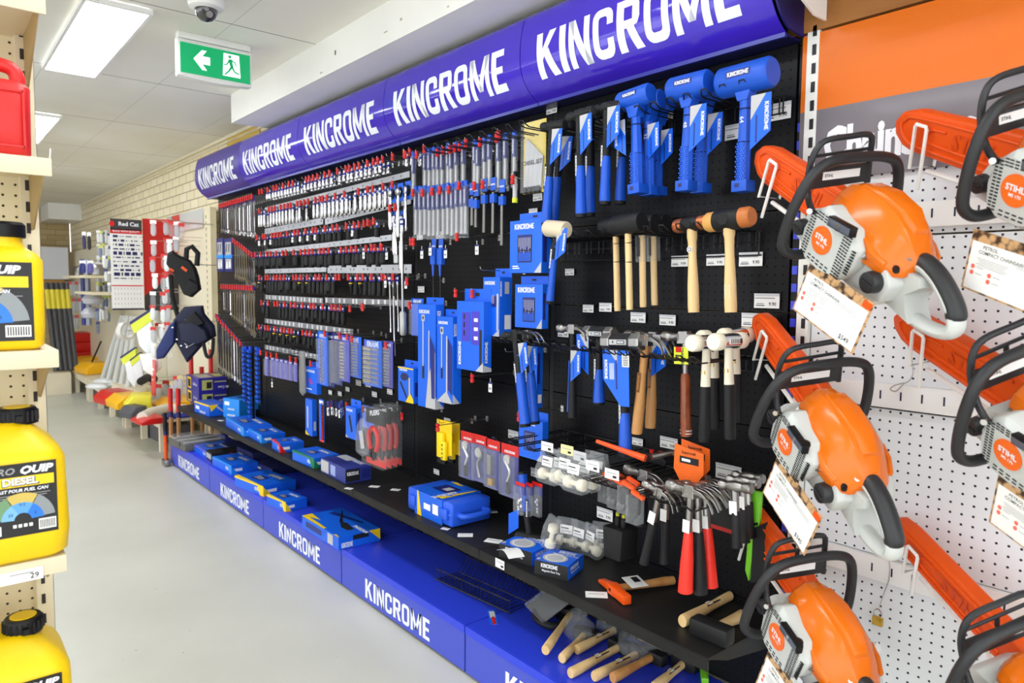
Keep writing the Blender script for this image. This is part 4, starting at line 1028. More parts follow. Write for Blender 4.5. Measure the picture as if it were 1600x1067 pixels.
hang_carton('narrow blue carton behind the pair of claw hammers', 828, 838, 848, 541, 638, 1.80, [('r', 'N', (.2, .08, .8, .22), M_label, 1), ('r', 'N', (.1, .4, .5, .9), M_blued, 1)])
hang_carton('blue carton with punch set picture at the foot of the board', 811, 847, 857, 652, 722, 1.76,
    toolpic('F', .24, .2, .7, .7, 6)+[('p', 'F', [(.78, 0), (1, 0), (1, .2)], M_silver, 5), LG('F', .45, .9, .5, .08)], tab=.03)
hang_carton('blue and yellow inspection tool carton under the blister cards', 622, 646, 657, 572, 631, 1.70,
    [LG('F', .36, .92, .5, .06), ('p', 'F', [(.5, 0), (1, 0), (1, .12), (.78, .28)], M_yel2, 1), ('r', 'F', (.72, .2, .78, .72), M_yel2, 2), ('p', 'F', [(.15, .72), (.3, .84), (.62, .82), (.7, .7), (.5, .62), (.25, .62)], M_navy, 1), ('p', 'F', [(.1, .55), (.2, .58), (.62, .14), (.55, .1)], M_ink, 1), ('r', 'N', (.2, .2, .8, .6), M_blued, 1), ('r', 'F', (0, .96, 1, 1), M_yel2, 3)], tab=.03)
hang_carton('blue tool box with round red picture left of the blister cards', 476, 495, 502, 572, 617, 1.72,
    [LG('F', .5, .86, .7, .09), ('p', 'F', [(.3, .5), (.5, .6), (.7, .42), (.5, .32)], mat('print_mauve', (150, 60, 160), .4), 1), ('r', 'F', (.15, .14, .6, .18), M_logo, 1)], tab=.03)
hang_carton('slim tall blue carton left of the card with red rings', 477, 488, 495, 622, 682, 1.72, [('r', 'F', (.25, .2, .45, .8), M_silver, 1), ('p', 'F', [(0, 0), (.6, 0), (0, .12)], M_yel2, 1), ('r', 'N', (.3, .15, .8, .4), M_silver, 1)], tab=0)
t = carton_at('hanging_card', 'blue card with a column of red rings above the shelf', 'card', aX(503, 690, 1.74), 0, .062, .003, aX(503, 624, 1.74).z-aX(503, 690, 1.74).z,
    [('r', 'F', (.45, .03, .98, .88), M_ink, 1), ('r', 'F', (.1, .9, .9, .97), M_logo, 2), ('r', 'F', (.2, 0, 1, .05), mat('vermilion', (235, 70, 40), .4), 2)])
g = MB()
for k in range(11):
    r = .0045+.0007*(10-k); g.lathe([(r*.55, -.0015), (r, -.0015), (r, .0015), (r*.55, .0015), (r*.55, -.0015)], 12, M_red, T(-.004, -.012, .028+k*.0195) @ RY(PI/2), caps=False)
g.build('ring', t)['kind'] = 'stuff'
hang_carton('blue adjustable spanner carton hanging left of the red pliers packs', 540, 556, 565, 634, 688, 1.66,
    [LG('F', .4, .9, .6, .08), ('p', 'F', [(.3, .7), (.45, .76), (.7, .25), (.55, .2)], M_ink, 1), ('p', 'F', [(0, 0), (.3, 0), (0, .1)], M_silver, 1), ('r', 'N', (.3, .3, .7, .85), M_blued, 1)], tab=.035)
hang_carton('pale blue card behind the adjustable spanner carton', 566, 583, 585, 632, 672, 1.82, [LG('F', .5, .8, .7, .1)], base=mat('card_paleblue', (70, 110, 225), .4), tab=0)
# locking pliers in clear packs with red grips
for i, (x0, x1, y0, y1, X) in enumerate(((570, 604, 632, 735, 1.58), (588, 612, 630, 733, 1.66), (598, 621, 628, 731, 1.73), (610, 628, 628, 728, 1.80))):
    a, b = aX(x0, y0, X), aX(x1, y1, X); H, L = a.z-b.z, a.y-b.y
    nm = ['front', 'second', 'third', 'rearmost'][i]
    t = thing('pliers_pack', 'clear pack of red-gripped locking pliers, %s of four' % nm, 'pliers', (X, (a.y+b.y)/2, b.z), (0, 0, 0))
    c = MB(); c.box((.002, 0, H*.84), (.001, L*.92, H*.26), M_ink); c.box((.002, 0, H*.06), (.001, L*.9, H*.1), M_red); c.text('PLIERS', L*.16, M_logo, T(.001, .01, H*.9) @ FACEX @ RZ(.2), bold=.02); c.build('card', t, smooth=0)
    for s_ in (-1, 1):
        MB().tube(cat([(-.01, s_*.008, H*.66), (-.01, s_*L*.2, H*.55), (-.01, s_*L*.2, H*.38), (-.01, s_*L*.12, H*.28)]), .011, 10, M_red).build('grip', t)
    MB().tube([(-.01, 0, H*.3), (-.01, .004, H*.2), (-.01, 0, H*.1)], [.012, .016, .006], 8, M_black).build('jaw', t)
    MB().box((-.008, 0, H/2), (.026, L, H), mat('clear_shell', (225, 228, 232), .1, alpha=.07)).build('clear_shell', t, bevel=.006)
t = thing('clear_bag_of_parts', 'crumpled clear bag hanging in front of the red pliers', 'bag', aX(566, 700, 1.55))
MB().loft([[(r*.5*math.cos(k*PI/5), r*math.sin(k*PI/5)*(1+.15*wave(k+int(z*90))), z) for k in range(10)] for r, z in ((.005, -.04), (.045, -.02), (.05, .04), (.04, .1), (.01, .14))], M_bag).build('bag', t)
MB().tube([(0, -.01, 0), (0, .01, .08)], .012, 8, M_steel).build('contents', t)
t = thing('clear_bag_of_parts', 'grey crumpled bag hanging left of the blister cards', 'bag', aX(473, 618, 1.7))
MB().loft([[(r*.4*math.cos(k*PI/5), r*math.sin(k*PI/5)*(1+.2*wave(k+int(z*90))), z) for k in range(10)] for r, z in ((.005, 0), (.035, .02), (.038, .12), (.03, .2), (.03, .26))], mat('grey_bag', (150, 150, 150), .2, alpha=.55)).build('bag', t)
# bagged extension sockets row and small joints
for i, x in enumerate((414, 423, 430, 437, 444, 451, 459)):
    blister('slim clear pack with a black extension, one of the row of seven' , x, x+6, 556+i*1.5, 588+i*1.5, 1.74, 0, mat('card_violet', (90, 84, 180), .4), D=.014, name='slim_pack', group='slim packs with black extensions')
for px in ((406, 549), (415, 551), (422, 553), (431, 554), (452, 559), (461, 561), (484, 566), (540, 632), (565, 637), (514, 630)):
    hook_copy('s', aX(px[0], px[1], 1.72), 1.72, 'wire peg hook with red stopper over the lower left goods', 'hooks over the lower left goods')
for i, (x, y) in enumerate(((513, 628), (519, 627), (526, 629), (531, 631), (534, 627))):
    p = aX(x, y, 1.70+.02*(i % 3)); t = thing('universal_joint', 'small chrome joint on purple hanger between red rings and blue carton', 'joint', p, group='chrome joints on purple hangers')
    MB().box((0, 0, -.01), (.006, .03, .03), M_blued).build('hanger', t); MB().tube([(0, 0, -.03), (0, 0, -.045), (.004, .004, -.05), (.004, .004, -.075)], [.009, .009, .011, .01], 10, M_chrome).build('joint', t)
# yellow folding tool packs
for i, (x0, x1, y0, y1, X) in enumerate(((683, 706, 654, 726, 1.76), (696, 718, 656, 724, 1.82))):
    a, b = aX(x0, y0, X), aX(x1, y1, X); H, L = a.z-b.z, a.y-b.y
    t = thing('hex_key_pack', 'yellow hex key pack hanging above the shelf, '+('front one' if i == 0 else 'rear one'), 'tool pack', (X, (a.y+b.y)/2, b.z))
    hook_copy('s', Vector((X-.03, (a.y+b.y)/2, b.z+H*.95)), round(X-.03, 2), 'bare wire peg hook holding the yellow packs', 'hooks of the yellow packs', False)
    MB().box((0, 0, H*.6), (.003, L, H*.8), M_yel2).build('card', t); q = MB(); q.box((-.012, .01, H*.42), (.018, L*.4, H*.6), M_yellow); q.box((-.012, -.016, H*.3), (.016, L*.3, H*.45), M_yellow); q.build('body', t, bevel=.004)
    q = MB()
    for k in range(4): q.cyl((-.024, -.012, H*(.14+.1*k)), (-.018, -.012, H*(.14+.1*k)), .004, n=8, m=M_steel)
    q.build('rivet', t)['kind'] = 'stuff'
    MB().box((-.01, 0, .012), (.014, L*.5, .03), M_black).build('foot', t)
# red carded chain tools
CK = ['leftmost', 'second', 'third', 'rightmost']
for i, (x0, x1, y0, y1) in enumerate(((721, 741, 672, 752), (741, 761, 677, 757), (760, 781, 684, 768), (784, 810, 691, 782))):
    X = 1.76; a, b = aX(x0, y0, X), aX(x1, y1, X); H, L = a.z-b.z, a.y-b.y
    t = thing('wrench_pack', 'red and blue carded wrench pack above the shelf, %s of four' % CK[i], 'blister pack', (X, (a.y+b.y)/2, b.z))
    c = MB(); c.box((0, 0, H/2), (.0015, L, H), mat('card_navy', (52, 54, 130), .4)); c.box((-.0008, 0, H*.9), (.002, L, H*.2), M_red); c.logo(L*.1, L*.6, M_logo, T(-.0022, 0, H*.86) @ FACEX); c.build('card', t, smooth=0)
    s = MB()
    if i in (0, 3): s.tube(cat([(-.01, .005, H*.3), (-.01, -.012, H*.5), (-.01, .01, H*.66), (-.01, .012, H*.74)]), .007, 8, M_chrome); s.lathe([(.006, -.006), (.02, -.006), (.02, .006), (.006, .006)], 14, M_chrome, T(-.01, .004, H*.72) @ RY(PI/2)); s.tube([(-.01, .004, H*.3), (-.01, 0, H*.08)], .009, 8, M_black)
    elif i == 1: s.tube(cat([(-.01, .0, H*.74), (-.01, -.018, H*.6), (-.01, .006, H*.4), (-.01, -.01, H*.12)]), .0075, 6, M_steel); s.lathe([(.01, -.006), (.02, -.006), (.02, .006), (.01, .006)], 14, M_chrome, T(-.01, .0, H*.64) @ RY(PI/2))
    else: s.box((-.01, .006, H*.5), (.016, .024, H*.4), M_steel); s.box((-.01, .0, H*.16), (.014, .03, H*.14), mat('brass', (205, 165, 70), .3, .85))
    s.build('tool', t); MB().box((-.009, 0, H*.42), (.02, L*.92, H*.78), M_clear).build('bubble', t, bevel=.004)
for i, (x0, x1, y0, y1, X) in enumerate(((806, 820, 752, 806, 1.72), (818, 832, 752, 808, 1.74), (832, 847, 752, 809, 1.76))):
    a, b = aX(x0, y0, X), aX(x1, y1, X); H, L = a.z-b.z, a.y-b.y
    t = thing('hardware_pack', 'slim clear pack of shiny fittings behind the upturned hammer, '+['left', 'middle', 'right'][i]+' one', 'blister pack', (X, (a.y+b.y)/2, b.z))
    c = MB(); c.box((0, 0, H*.82), (.0015, L, H*.36), M_blued); c.box((-.0008, 0, H*.96), (.002, L, H*.1), M_red); c.build('card', t)
    s = MB()
    for k in range(7): s.lathe([(.003, -.003), (.007, -.002), (.007, .002), (.003, .003)], 8, M_chrome, T(-.006, rnd.uniform(-.012, .012), H*(.08+.07*k)) @ RY(PI/2+rnd.uniform(-.5, .5)))
    s.build('fitting', t)['kind'] = 'stuff'; MB().box((-.006, 0, H*.46), (.018, L*.95, H*.9), M_clear).build('bubble', t, bevel=.003)
# empty hooks and their flip tags
for px, X in (((634, 437), 1.72), ((545, 480), 1.74), ((565, 478), 1.70), ((693, 374), 1.72), ((712, 367), 1.70), ((736, 456), 1.72), ((750, 422), 1.70), ((710, 455), 1.7), ((736, 588), 1.70), ((789, 550), 1.72), ((626, 648), 1.7), ((644, 375), 1.72), ((640, 375), 1.76), ((682, 665), 1.66), ((809, 648), 1.7)):
    hook_copy('s', aX(px[0], px[1], X), X, 'bare silver peg hook with red tip on the dark board', 'bare hooks on the dark board', px[0] % 3 != 0)
def flip(x, y, X=1.74):
    p = aX(x, y, X); t = thing('hanging_price_tag', 'small blue-topped white price tag hanging from a bare hook', 'price tag', p, group='hanging price tags on bare hooks')
    MB().box((0, 0, 0), (.001, .022, .04), M_label).box((-.0008, 0, .017), (.001, .022, .007), M_blued).box((-.0008, 0, -.005), (.001, .014, .008), M_greyink).build('ticket', t)
    MB().tube([(0, 0, .02), (0, 0, .036)], .0015, 5, M_zinc).build('clip', t)
for x, y in ((745, 390), (766, 605), (659, 397), (672, 392), (696, 396), (634, 444), (602, 443), (425, 600), (568, 398), (604, 399)): flip(x, y)
for i, (x, y, s_) in enumerate(((656, 370, .9), (687, 367, 1), (658, 452, .95), (516, 613, .8), (531, 615, .8), (543, 608, .8), (560, 598, 1), (585, 616, .9), (609, 612, .9), (575, 600, 1), (833, 331, .85), (840, 308, .9), (699, 658, .9), (802, 679, 1.1), (682, 737, .8), (838, 739, 1.1), (862, 171, 1),
                                 (919, 482, .9), (946, 480, 1), (997, 496, 1.1), (1043, 500, 1.1), (1062, 408, 1.1), (1118, 406, 1.1), (1173, 405, 1.3), (1198, 470, 1.35), (1177, 500, 1.3), (996, 690, .8), (1045, 692, 1.2), (1138, 738, 1.5), (880, 520, 1), (1152, 205, 1.4), (1213, 175, 1.5), (1040, 180, 1.0), (890, 425, .8), (945, 803, 1.3))):
    tag_copy((x, y), 'white price label on the black board %s' % ['below the chisels', 'above the blue pick-up tools', 'left of the torque wrenches', 'under the narrow dark blister card', 'under the third blister card', 'under the stubby sockets', 'under the wide bit card', 'below the bright blue bit card', 'below the pale bit card', 'left under the bright blue bit card', 'above the upper big carton', 'higher above the upper big carton', 'above the yellow packs', 'beside the claw hammer handles', 'left of the red carded packs', 'above the packs of shiny fittings', 'under the canopy above the first hammer', 'left under the ash-handled mallets', 'right under the ash-handled mallets', 'above the steel-headed club hammers', 'above the leather-handled hammer', 'left of the copper hammer handle', 'left of the hide hammer handle', 'right of the hide hammer handle', 'lower right of the hide hammer', 'above the second chainsaw bar cover', 'under the wooden hammer handles', 'left of the leather handle end', 'above the steel claw hammers', 'among the claw hammers', 'left of the widest blue mallet', 'right of the widest blue mallet', 'behind the middle blue mallets', 'under the pale rubber mallet', 'above the bagged white caps on the shelf'][i], X=XB-.008, s=s_)
# ================================================================ hammers and their wire racks
M_copper = mat('copper', (190, 110, 70), .35, .7)
M_hide = mat('rawhide', (190, 110, 50), .4)
M_softw = mat('soft_white', (232, 226, 205), .5)
M_pale = mat('pale_rubber', (214, 200, 172), .6)
def rack(label, cat_, Z, Y0, Y1, n, X0, depth2=.0, name='wire_rack', zs=(0, -.045), gap=.022):
    t = thing(name, label, cat_, (XB, (Y0+Y1)/2, Z))
    fr = MB()
    for z in zs:
        fr.tube([(-.012, (Y1-Y0)/2, z), (-.012, -(Y1-Y0)/2, z)], .0025, 6, M_wire)
    for s_ in (-1, 0, 1): fr.tube([(-.012, s_*(Y1-Y0)/2*.98, 0), (-.012, s_*(Y1-Y0)/2*.98, zs[-1])], .0025, 6, M_wire)
    fr.build('back_frame', t)
    for i in range(n):
        y = -(Y1-Y0)/2+(Y1-Y0)*(i+.5)/n; g = gap/2
        MB().tube([(-.012, y-g, -.045), (-.012, y-g, 0), (X0-XB+.03, y-g, 0), (X0-XB+.012, y-g*1.2, .006), (X0-XB, y-g*.7, .018), (X0-XB, y+g*.7, .018), (X0-XB+.012, y+g*1.2, .006), (X0-XB+.03, y+g, 0), (-.012, y+g, 0), (-.012, y+g, -.045)], .0024, 6, M_wire, caps=False).build('prong', t)
    return t
def zat(px, X): return aX(px[0], px[1], X)
z1 = zat((1165, 150), 1.80).z
rack('black wire rack holding the blue one-piece hammers under the canopy', 'wire rack', aX(1085, 163, 1.80).z, 1.10, 1.90, 13, 1.74)
rack('black wire rack holding the ash-handled mallets and copper hammer', 'wire rack', aX(1081, 362, 1.80).z, 1.16, 2.02, 14, 1.72, zs=(0, -.03, -.07))
rack('black wire rack of claw and club hammers at mid height', 'wire rack', aX(980, 549, 1.74).z, 1.14, 2.05, 20, 1.60)
rack('black wire rack of red-handled and steel claw hammers near the shelf', 'wire rack', aX(1080, 775, 1.66).z-.012, 1.12, 1.62, 14, 1.55)

def hframe(top, bot, X, Xb=None, yaw=0):
    a = aX(top[0], top[1], X); b = aX(bot[0], bot[1], Xb or X); z = (a-b); L = z.length; z.normalize()
    y = Vector((math.sin(yaw), math.cos(yaw), 0)); y = (y-z*y.dot(z)).normalized(); x = y.cross(z)
    return a, basis(a, x, y, z), L
def hammer(label, top, bot, X, head, handle, Xb=None, yaw=0, tagc=None, name='hammer', cat_='hammer', group=None):
    a, M, L = hframe(top, bot, X, Xb, yaw)
    t = thing(name, label, cat_, group=group); t.matrix_world = M
    head(t, L); handle(t, L)
    if tagc: tagc(t, L)
    return t
def hangtag(dy=-.03, z=-.07, s=1, flip=1, both=False):
    def f(t, L):
        c = MB(); w_, h = .05*s, .12*s
        c.prism([(0, h/2), (w_*flip, h/2), (w_*flip, -h*.2), (0, -h/2)], -.0008, .0008, M_blue, T(-.02, dy, z) @ FACEX)
        c.build('swing_card', t)
        p = MB(); p.quad([(0, h/2, 0), (w_*.75*flip, h/2, 0), (0, h*.05, 0)] if flip > 0 else [(0, h*.05, 0), (w_*.75*flip, h/2, 0), (0, h/2, 0)], M_silver, T(-.0212, dy, z) @ FACEX)
        p.logo(.010*s, .062*s, M_logo, T(-.0216, dy-w_*.8*flip, z+h*.08) @ FACEX @ RZ(-PI/2)); p.box((-.021, dy-w_*.3*flip, z-.015*s), (.0004, .004*s, .06*s), M_blued)
        p.build('printing', t, smooth=0)
    return f
def deadblow(r=.036, l=.155, num='48'):
    def head(t, L):
        h = MB(); h.lathe([(r*.86, -l/2), (r, -l/2+.008), (r, l/2-.008), (r*.86, l/2)], 28, M_blueh, RX(PI/2)); h.prism([(-.03, -.018), (.03, -.018), (.015, -.062), (-.015, -.062)], -.018, .018, M_blueh, FACEX)
        o = h.build('head', t, smooth=40)
        p = MB(); p.box((-r-.0002, 0, .006), (.0012, l*.46, r*.42), M_blued); p.logo(r*.28, l*.4, M_logo, T(-r-.001, 0, .006) @ FACEX); p.build('word_mark', t, smooth=0)
    def handle(t, L):
        h = MB(); P = [(0, 0, z) for z in (-.05, -.07, -L*.42, -L*.6, -L*.9)]; h.tube(P, [.018, .0155, .0165, .019, .0185], 8, M_blueh); o = h.build('handle', t, smooth=25)
        g = MB()
        for k in range(16):
            for j in range(4):
                g.box((-.0175, -.0105+.007*j+(.0035 if k % 2 else 0), -L*.58-k*.0068), (.003, .004, .004), mat('rubber_blue_hi', (34, 100, 225), .45))
        g.build('grip_texture', t)['kind'] = 'stuff'
        e = MB(); e.box((0, 0, -L*.95), (.046, .046, L*.1), M_blueh); e.box((-.0234, .006, -L*.945), (.001, .014, .012), M_navy); e.build('butt', t, bevel=.004)
        for z in (-.085, -.175): MB().tube([(.018*math.cos(k*PI/6), .018*math.sin(k*PI/6), z) for k in range(13)], .0013, 4, M_wire, caps=False).build('cable_tie', t)
        if num: MB().text(num, .018, M_logo, T(-.0172, 0, -L*.37) @ FACEX @ RZ(-PI/2)).build('weight_mark', t, smooth=0)
    return head, handle
def db(label, top, bot, X, r=.036, l=.155, num='48', tg=None):
    h, g = deadblow(r, l, num); return hammer(label, top, bot, X, h, g, tagc=tg, name='dead_blow_hammer')
db('blue dead blow hammer with barcode card, left of the blue ones', (993, 153), (997, 303), 1.76, .032, .125, '', hangtag(.028, -.12, .95, -1))
db('blue dead blow hammer second from left, half hidden behind its neighbour', (1013, 160), (1015, 306), 1.81, .03, .11, '32', hangtag(-.012, -.13, .9))
db('blue dead blow hammer third from left, behind the barcode one', (1028, 166), (1027, 306), 1.86, .028, .11, '32', hangtag(-.03, -.14, .9))
db('blue dead blow hammer marked 48 with silver-cornered card', (1078, 135), (1072, 299), 1.77, .037, .135, '48', hangtag(-.02, -.13, 1.1))
db('blue dead blow hammer partly behind the one marked 48', (1101, 146), (1095, 302), 1.85, .033, .12, '', hangtag(-.03, -.13, 1))
db('largest blue dead blow hammer marked 64, rightmost under the canopy', (1166, 122), (1161, 300), 1.78, .042, .162, '64', hangtag(-.03, -.13, 1.2))
# fibreglass hammers: black head, black neck, blue grip
def steelhead(l=.11, r=.016, m=None, ball=True):
    m = m or M_impact
    def head(t, L):
        h = MB(); h.lathe([(r*.8, -l*.5), (r, -l*.47), (r, -l*.3), (r*.8, -l*.25), (r*1.05, -l*.12), (r*1.05, l*.12), (r*.7, l*.2), (r*.75, l*.27)] + ([(r, l*.34), (r*.95, l*.43), (r*.5, l*.49)] if ball else [(r*1.1, l*.4), (r*.9, l*.5)]), 18, m, RX(-PI/2)); h.build('head', t, smooth=40)
        MB().lathe([(r*.86, -l*.505), (r*.86, -l*.5)], 18, M_steel, RX(-PI/2)).build('striking_face', t)
    return head
def bluegrip(w0=.0155, w1=.019, blk=.5, mark=True):
    def handle(t, L):
        MB().tube([(0, 0, z) for z in (.012, -.02, -L*.2, -L*blk)], [.013, w0, w0, w0*1.02], 12, M_rubber, sx=.8).build('neck', t)
        s = MB(); s.tube([(.0, .0, -L*.2+.0025*0)], .001, 3, M_blueh) if 0 else None
        MB().tube([(w0*.82*math.cos(k*PI/6), w0*1.0*math.sin(k*PI/6), -L*.22+.006*math.sin(k*PI/6)) for k in range(13)], .0014, 4, mat('stripe_blue', (50, 110, 240), .4), caps=False).build('stripe', t)
        MB().tube([(0, 0, z) for z in (-L*blk, -L*blk-.02, -L*.75, -L*.93, -L*.97)], [w0*1.02, w1*.95, w1*.98, w1*1.12, w1*1.12], 12, M_blueh, sx=.8).build('grip', t)
        MB().tube([(0, 0, -L*.965), (0, 0, -L)], [w1*1.15, w1*1.05], 12, M_rubber, sx=.8).build('end_cap', t)
        if mark:
            p = MB(); p.box((-w1*.84, .004, -L*blk-.0), (.0015, .012, .085), M_rubber); p.logo(.0075, .066, M_logo, T(-w1*.84-.001, .004, -L*blk+.0) @ FACEX @ RZ(-PI/2)); p.build('word_mark', t, smooth=0)
    return handle
for i, (tp, bt, X, tg, dsc) in enumerate((((864, 197), (853, 354), 1.72, hangtag(-.02, -.075, 1), 'leftmost, in front of the bagged chisels'), ((878, 197), (864, 354), 1.79, hangtag(-.03, -.1, 1), 'second from left, tucked behind the first'),
        ((906, 179), (908, 340), 1.71, hangtag(-.02, -.075, 1.05), 'third from left with silver-cornered card'), ((923, 182), (922, 338), 1.78, None, 'fourth from left behind its neighbour'),
        ((949, 168), (945, 320), 1.74, hangtag(-.02, -.07, 1.05), 'fifth from left with a blue stripe'), ((974, 172), (969, 319), 1.82, None, 'rightmost, beside the barcode card'))):
    hammer('black and blue ball pein hammer, '+dsc, tp, bt, X, steelhead(.12, .017), bluegrip(), tagc=tg, name='ball_pein_hammer')
rack('black wire rack carrying the ball pein hammers left of the blue ones', 'wire rack', aX(906, 186, 1.74).z, 1.92, 2.62, 9, 1.66)
# mallets on ash handles
def ash(w0=.013, w1=.016, m=None, waist=True, badge=None):
    m = m or M_ash
    def handle(t, L):
        MB().tube([(0, 0, z) for z in (.01, -.04, -L*.2, -L*.36, -L*.7, -L*.93, -L)], [w0*1.15, w0*1.15, w0*.98, w0*.9, w1*1.1, w1*1.15, w1*1.1] if waist else [w0*1.1, w0, w0, w0, w0, w0*1.04, w0], 14, m, sx=.8).build('handle', t)
        if badge == 'seal': MB().cyl((-w0*.8, 0, -.075), (-w0*.98, 0, -.075), .009, n=16, m=M_label).cyl((-w0*.98, 0, -.075), (-w0*1.0, 0, -.075), .0062, n=16, m=M_ink).cyl((-w0*1.0, 0, -.075), (-w0*1.01, 0, -.075), .004, n=12, m=M_label).build('seal', t)
        if badge == 'bar':
            q = MB(); q.box((-w1*.93, 0, -L*.78), (.001, .017, .04), M_label)
            for k in range(8): q.box((-w1*.97, 0, -L*.78+.014-k*.0036), (.0008, .013, .0016), M_ink)
            q.build('barcode_sticker', t)
        if badge == 'band':
            for z in (-.06, -.12): MB().tube([(w0*.95*math.cos(k*PI/6), w0*1.15*math.sin(k*PI/6), z) for k in range(13)], .0012, 4, M_wire, caps=False).build('band', t)
        if badge == 'wrap': MB().box((0, 0, -.075), (.03, .032, .085), M_bag).box((-.0155, .004, -.07), (.001, .012, .06), M_ink).build('wrapped_label', t)
        if badge == 'stamp':
            q = MB(); q.box((-w1*.93, 0, -L*.45), (.0008, .014, .06), mat('burnt_stamp', (130, 84, 44), .5)); q.logo(.007, .045, m, T(-w1*.93-.0008, 0, -L*.45) @ FACEX @ RZ(PI/2)); q.build('burnt_stamp', t, smooth=0)
    return handle
def mallethead(l, r, m, ends=None, er=None):
    def head(t, L):
        h = MB(); h.lathe([(r*.9, -l/2), (r, -l/2+.006), (r*1.03, 0), (r, l/2-.006), (r*.9, l/2)], 26, m, RX(PI/2)); h.build('head', t, smooth=40)
        if ends:
            for s_, em in zip((-1, 1), ends): MB().lathe([(er, s_*l/2*.96), (er, s_*(l/2+.022)), (er*.84, s_*(l/2+.03))] if s_ > 0 else [(er*.84, s_*(l/2+.03)), (er, s_*(l/2+.022)), (er, s_*l/2*.96)], 22, em, RX(-PI/2)).build('face', t, smooth=40)
            MB().lathe([(r*.55, 0), (r*.55, .001)], 20, M_rubber, T(-r-.0005, 0, 0) @ RY(-PI/2)).build('cast_ring', t)
    return head
for lab, tp, bt, X, bd in (('black rubber mallet on plain ash handle, leftmost of four', (962, 353), (965, 486), 1.80, 'band'), ('black rubber mallet nearest to view with banded ash handle', (981, 350), (984, 484), 1.73, 'band'),
                           ('black rubber mallet with wrapped label, third of four', (1003, 352), (1005, 480), 1.80, 'wrap'), ('black rubber mallet with wrapped label, rightmost of four', (1020, 352), (1023, 477), 1.86, 'wrap')):
    hammer(lab, tp, bt, X, mallethead(.115, .032, M_rubber), ash(.012, .013, None, False, bd), name='rubber_mallet', cat_='mallet')
hammer('small copper and hide hammer on ash handle', (1081, 350), (1084, 488), 1.76, mallethead(.06, .022, M_rubber, (M_copper, M_copper), .021), ash(.015, .017, None, True, 'seal'), name='copper_hammer')
hammer('large black-bodied hide hammer with barcode on its ash handle', (1139, 343), (1142, 488), 1.74, mallethead(.085, .03, M_rubber, (M_hide, mat('hide_pale', (215, 160, 85), .45)), .028), ash(.0165, .0175, None, True, 'bar'), name='hide_hammer')
MB().tube([(0, 0, 0)], .001, 3, M_ash) if 0 else None
def palehead(t, L): MB().lathe([(.026, -.05), (.029, -.045), (.029, .045), (.026, .05)], 24, M_pale, RX(PI/2)).build('head', t, smooth=40)
hammer('pale rubber mallet with slim black and blue handle', (870, 358), (859, 474), 1.70, palehead, bluegrip(.0125, .014, .4), tagc=hangtag(-.025, -.05, .95), name='rubber_mallet', cat_='mallet')
# claw hammers
def clawhead(m=M_steel, s=1, neckm=None):
    def head(t, L):
        h = MB()
        h.lathe([(.012*s, .066*s), (.0145*s, .063*s), (.0145*s, .045*s), (.0105*s, .04*s), (.0105*s, .022*s), (.015*s, .012*s)][::-1], 18, m, RX(-PI/2))
        h.box((0, 0, 0), (.024*s, .032*s, .03*s), m, taper=.8)
        for sx in (-1, 1):
            P = cat([(sx*.006*s, -.012*s, .003*s), (sx*.008*s, -.035*s, .001*s), (sx*.010*s, -.058*s, -.012*s), (sx*.012*s, -.072*s, -.034*s)], 4)
            n_ = len(P); h.loft([[(p.x+sx*a*s, p.y, p.z+b*s*(1-k/n_*.8)) for a, b in ((-.004, -.006), (.004, -.006), (.004, .006), (-.004, .006))] for k, p in enumerate(P)], m)
        h.build('head', t, bevel=.001, seg=1)
    return head
hammer('claw hammer with black and blue grip, left of the front pair', (806, 522), (821, 667), 1.62, clawhead(M_impact, 1.1), bluegrip(.0165, .02, .42), tagc=hangtag(-.03, -.09, .9), yaw=0, name='claw_hammer')
hammer('claw hammer with black and blue grip, right of the front pair', (824, 523), (835, 663), 1.68, clawhead(M_steel, 1.1), bluegrip(.0165, .02, .42), tagc=hangtag(-.02, -.09, .9), name='claw_hammer')
def slimgrip(t, L):
    MB().tube([(0, 0, .01), (0, 0, -.05), (0, 0, -L*.4)], [.01, .011, .012], 10, M_rubber, sx=.8).build('neck', t)
    MB().tube([(0, 0, -L*.38), (0, 0, -L*.6), (0, 0, -L*.92), (0, 0, -L)], [.012, .0145, .0165, .018], 12, M_rubber, sx=.8).build('grip', t)
    MB().tube([(0, .008, -L*.36), (0, .009, -L*.6), (0, .011, -L*.94)], [.009, .010, .012], 10, M_blueh, sx=.8).build('grip_inlay', t)
hammer('claw hammer with slim black and blue grip and white ticket', (895, 514), (894, 652), 1.68, clawhead(M_steel, 1.05), slimgrip, tagc=hangtag(-.012, -.12, .9), name='claw_hammer')
def sledgehead(num, l=.12, r=.025):
    def head(t, L):
        h = MB(); h.lathe([(r*.85, -l/2), (r, -l/2+.006), (r, -l*.28), (r*.93, -l*.26), (r*.93, l*.26), (r, l*.28), (r, l/2-.006), (r*.85, l/2)], 8, M_steel, RX(PI/2) @ RZ(PI/8)); h.build('head', t, smooth=20)
        b = MB(); b.lathe([(r*.96, -l*.25), (r*.985, -l*.24), (r*.985, l*.24), (r*.96, l*.25)], 8, M_impact, RX(PI/2) @ RZ(PI/8)); b.build('black_band', t, smooth=20)
        q = MB(); q.box((-r*.93, 0, 0), (.001, l*.44, r*.55), M_silver); q.box((-r*.96, -l*.08, 0), (.001, l*.2, r*.36), M_ink); q.logo(r*.22, l*.17, M_logo, T(-r*.985, -l*.08, 0) @ FACEX); q.text(num, r*.5, M_ink, T(-r*.98, l*.12, 0) @ FACEX, bold=.02); q.build('weight_plate', t, smooth=0)
    return head
hammer('steel club hammer marked 3 with short blue grip', (937, 521), (936, 632), 1.70, sledgehead('3', .13), bluegrip(.015, .02, .5), tagc=hangtag(.03, -.07, 1.1, -1), name='club_hammer')
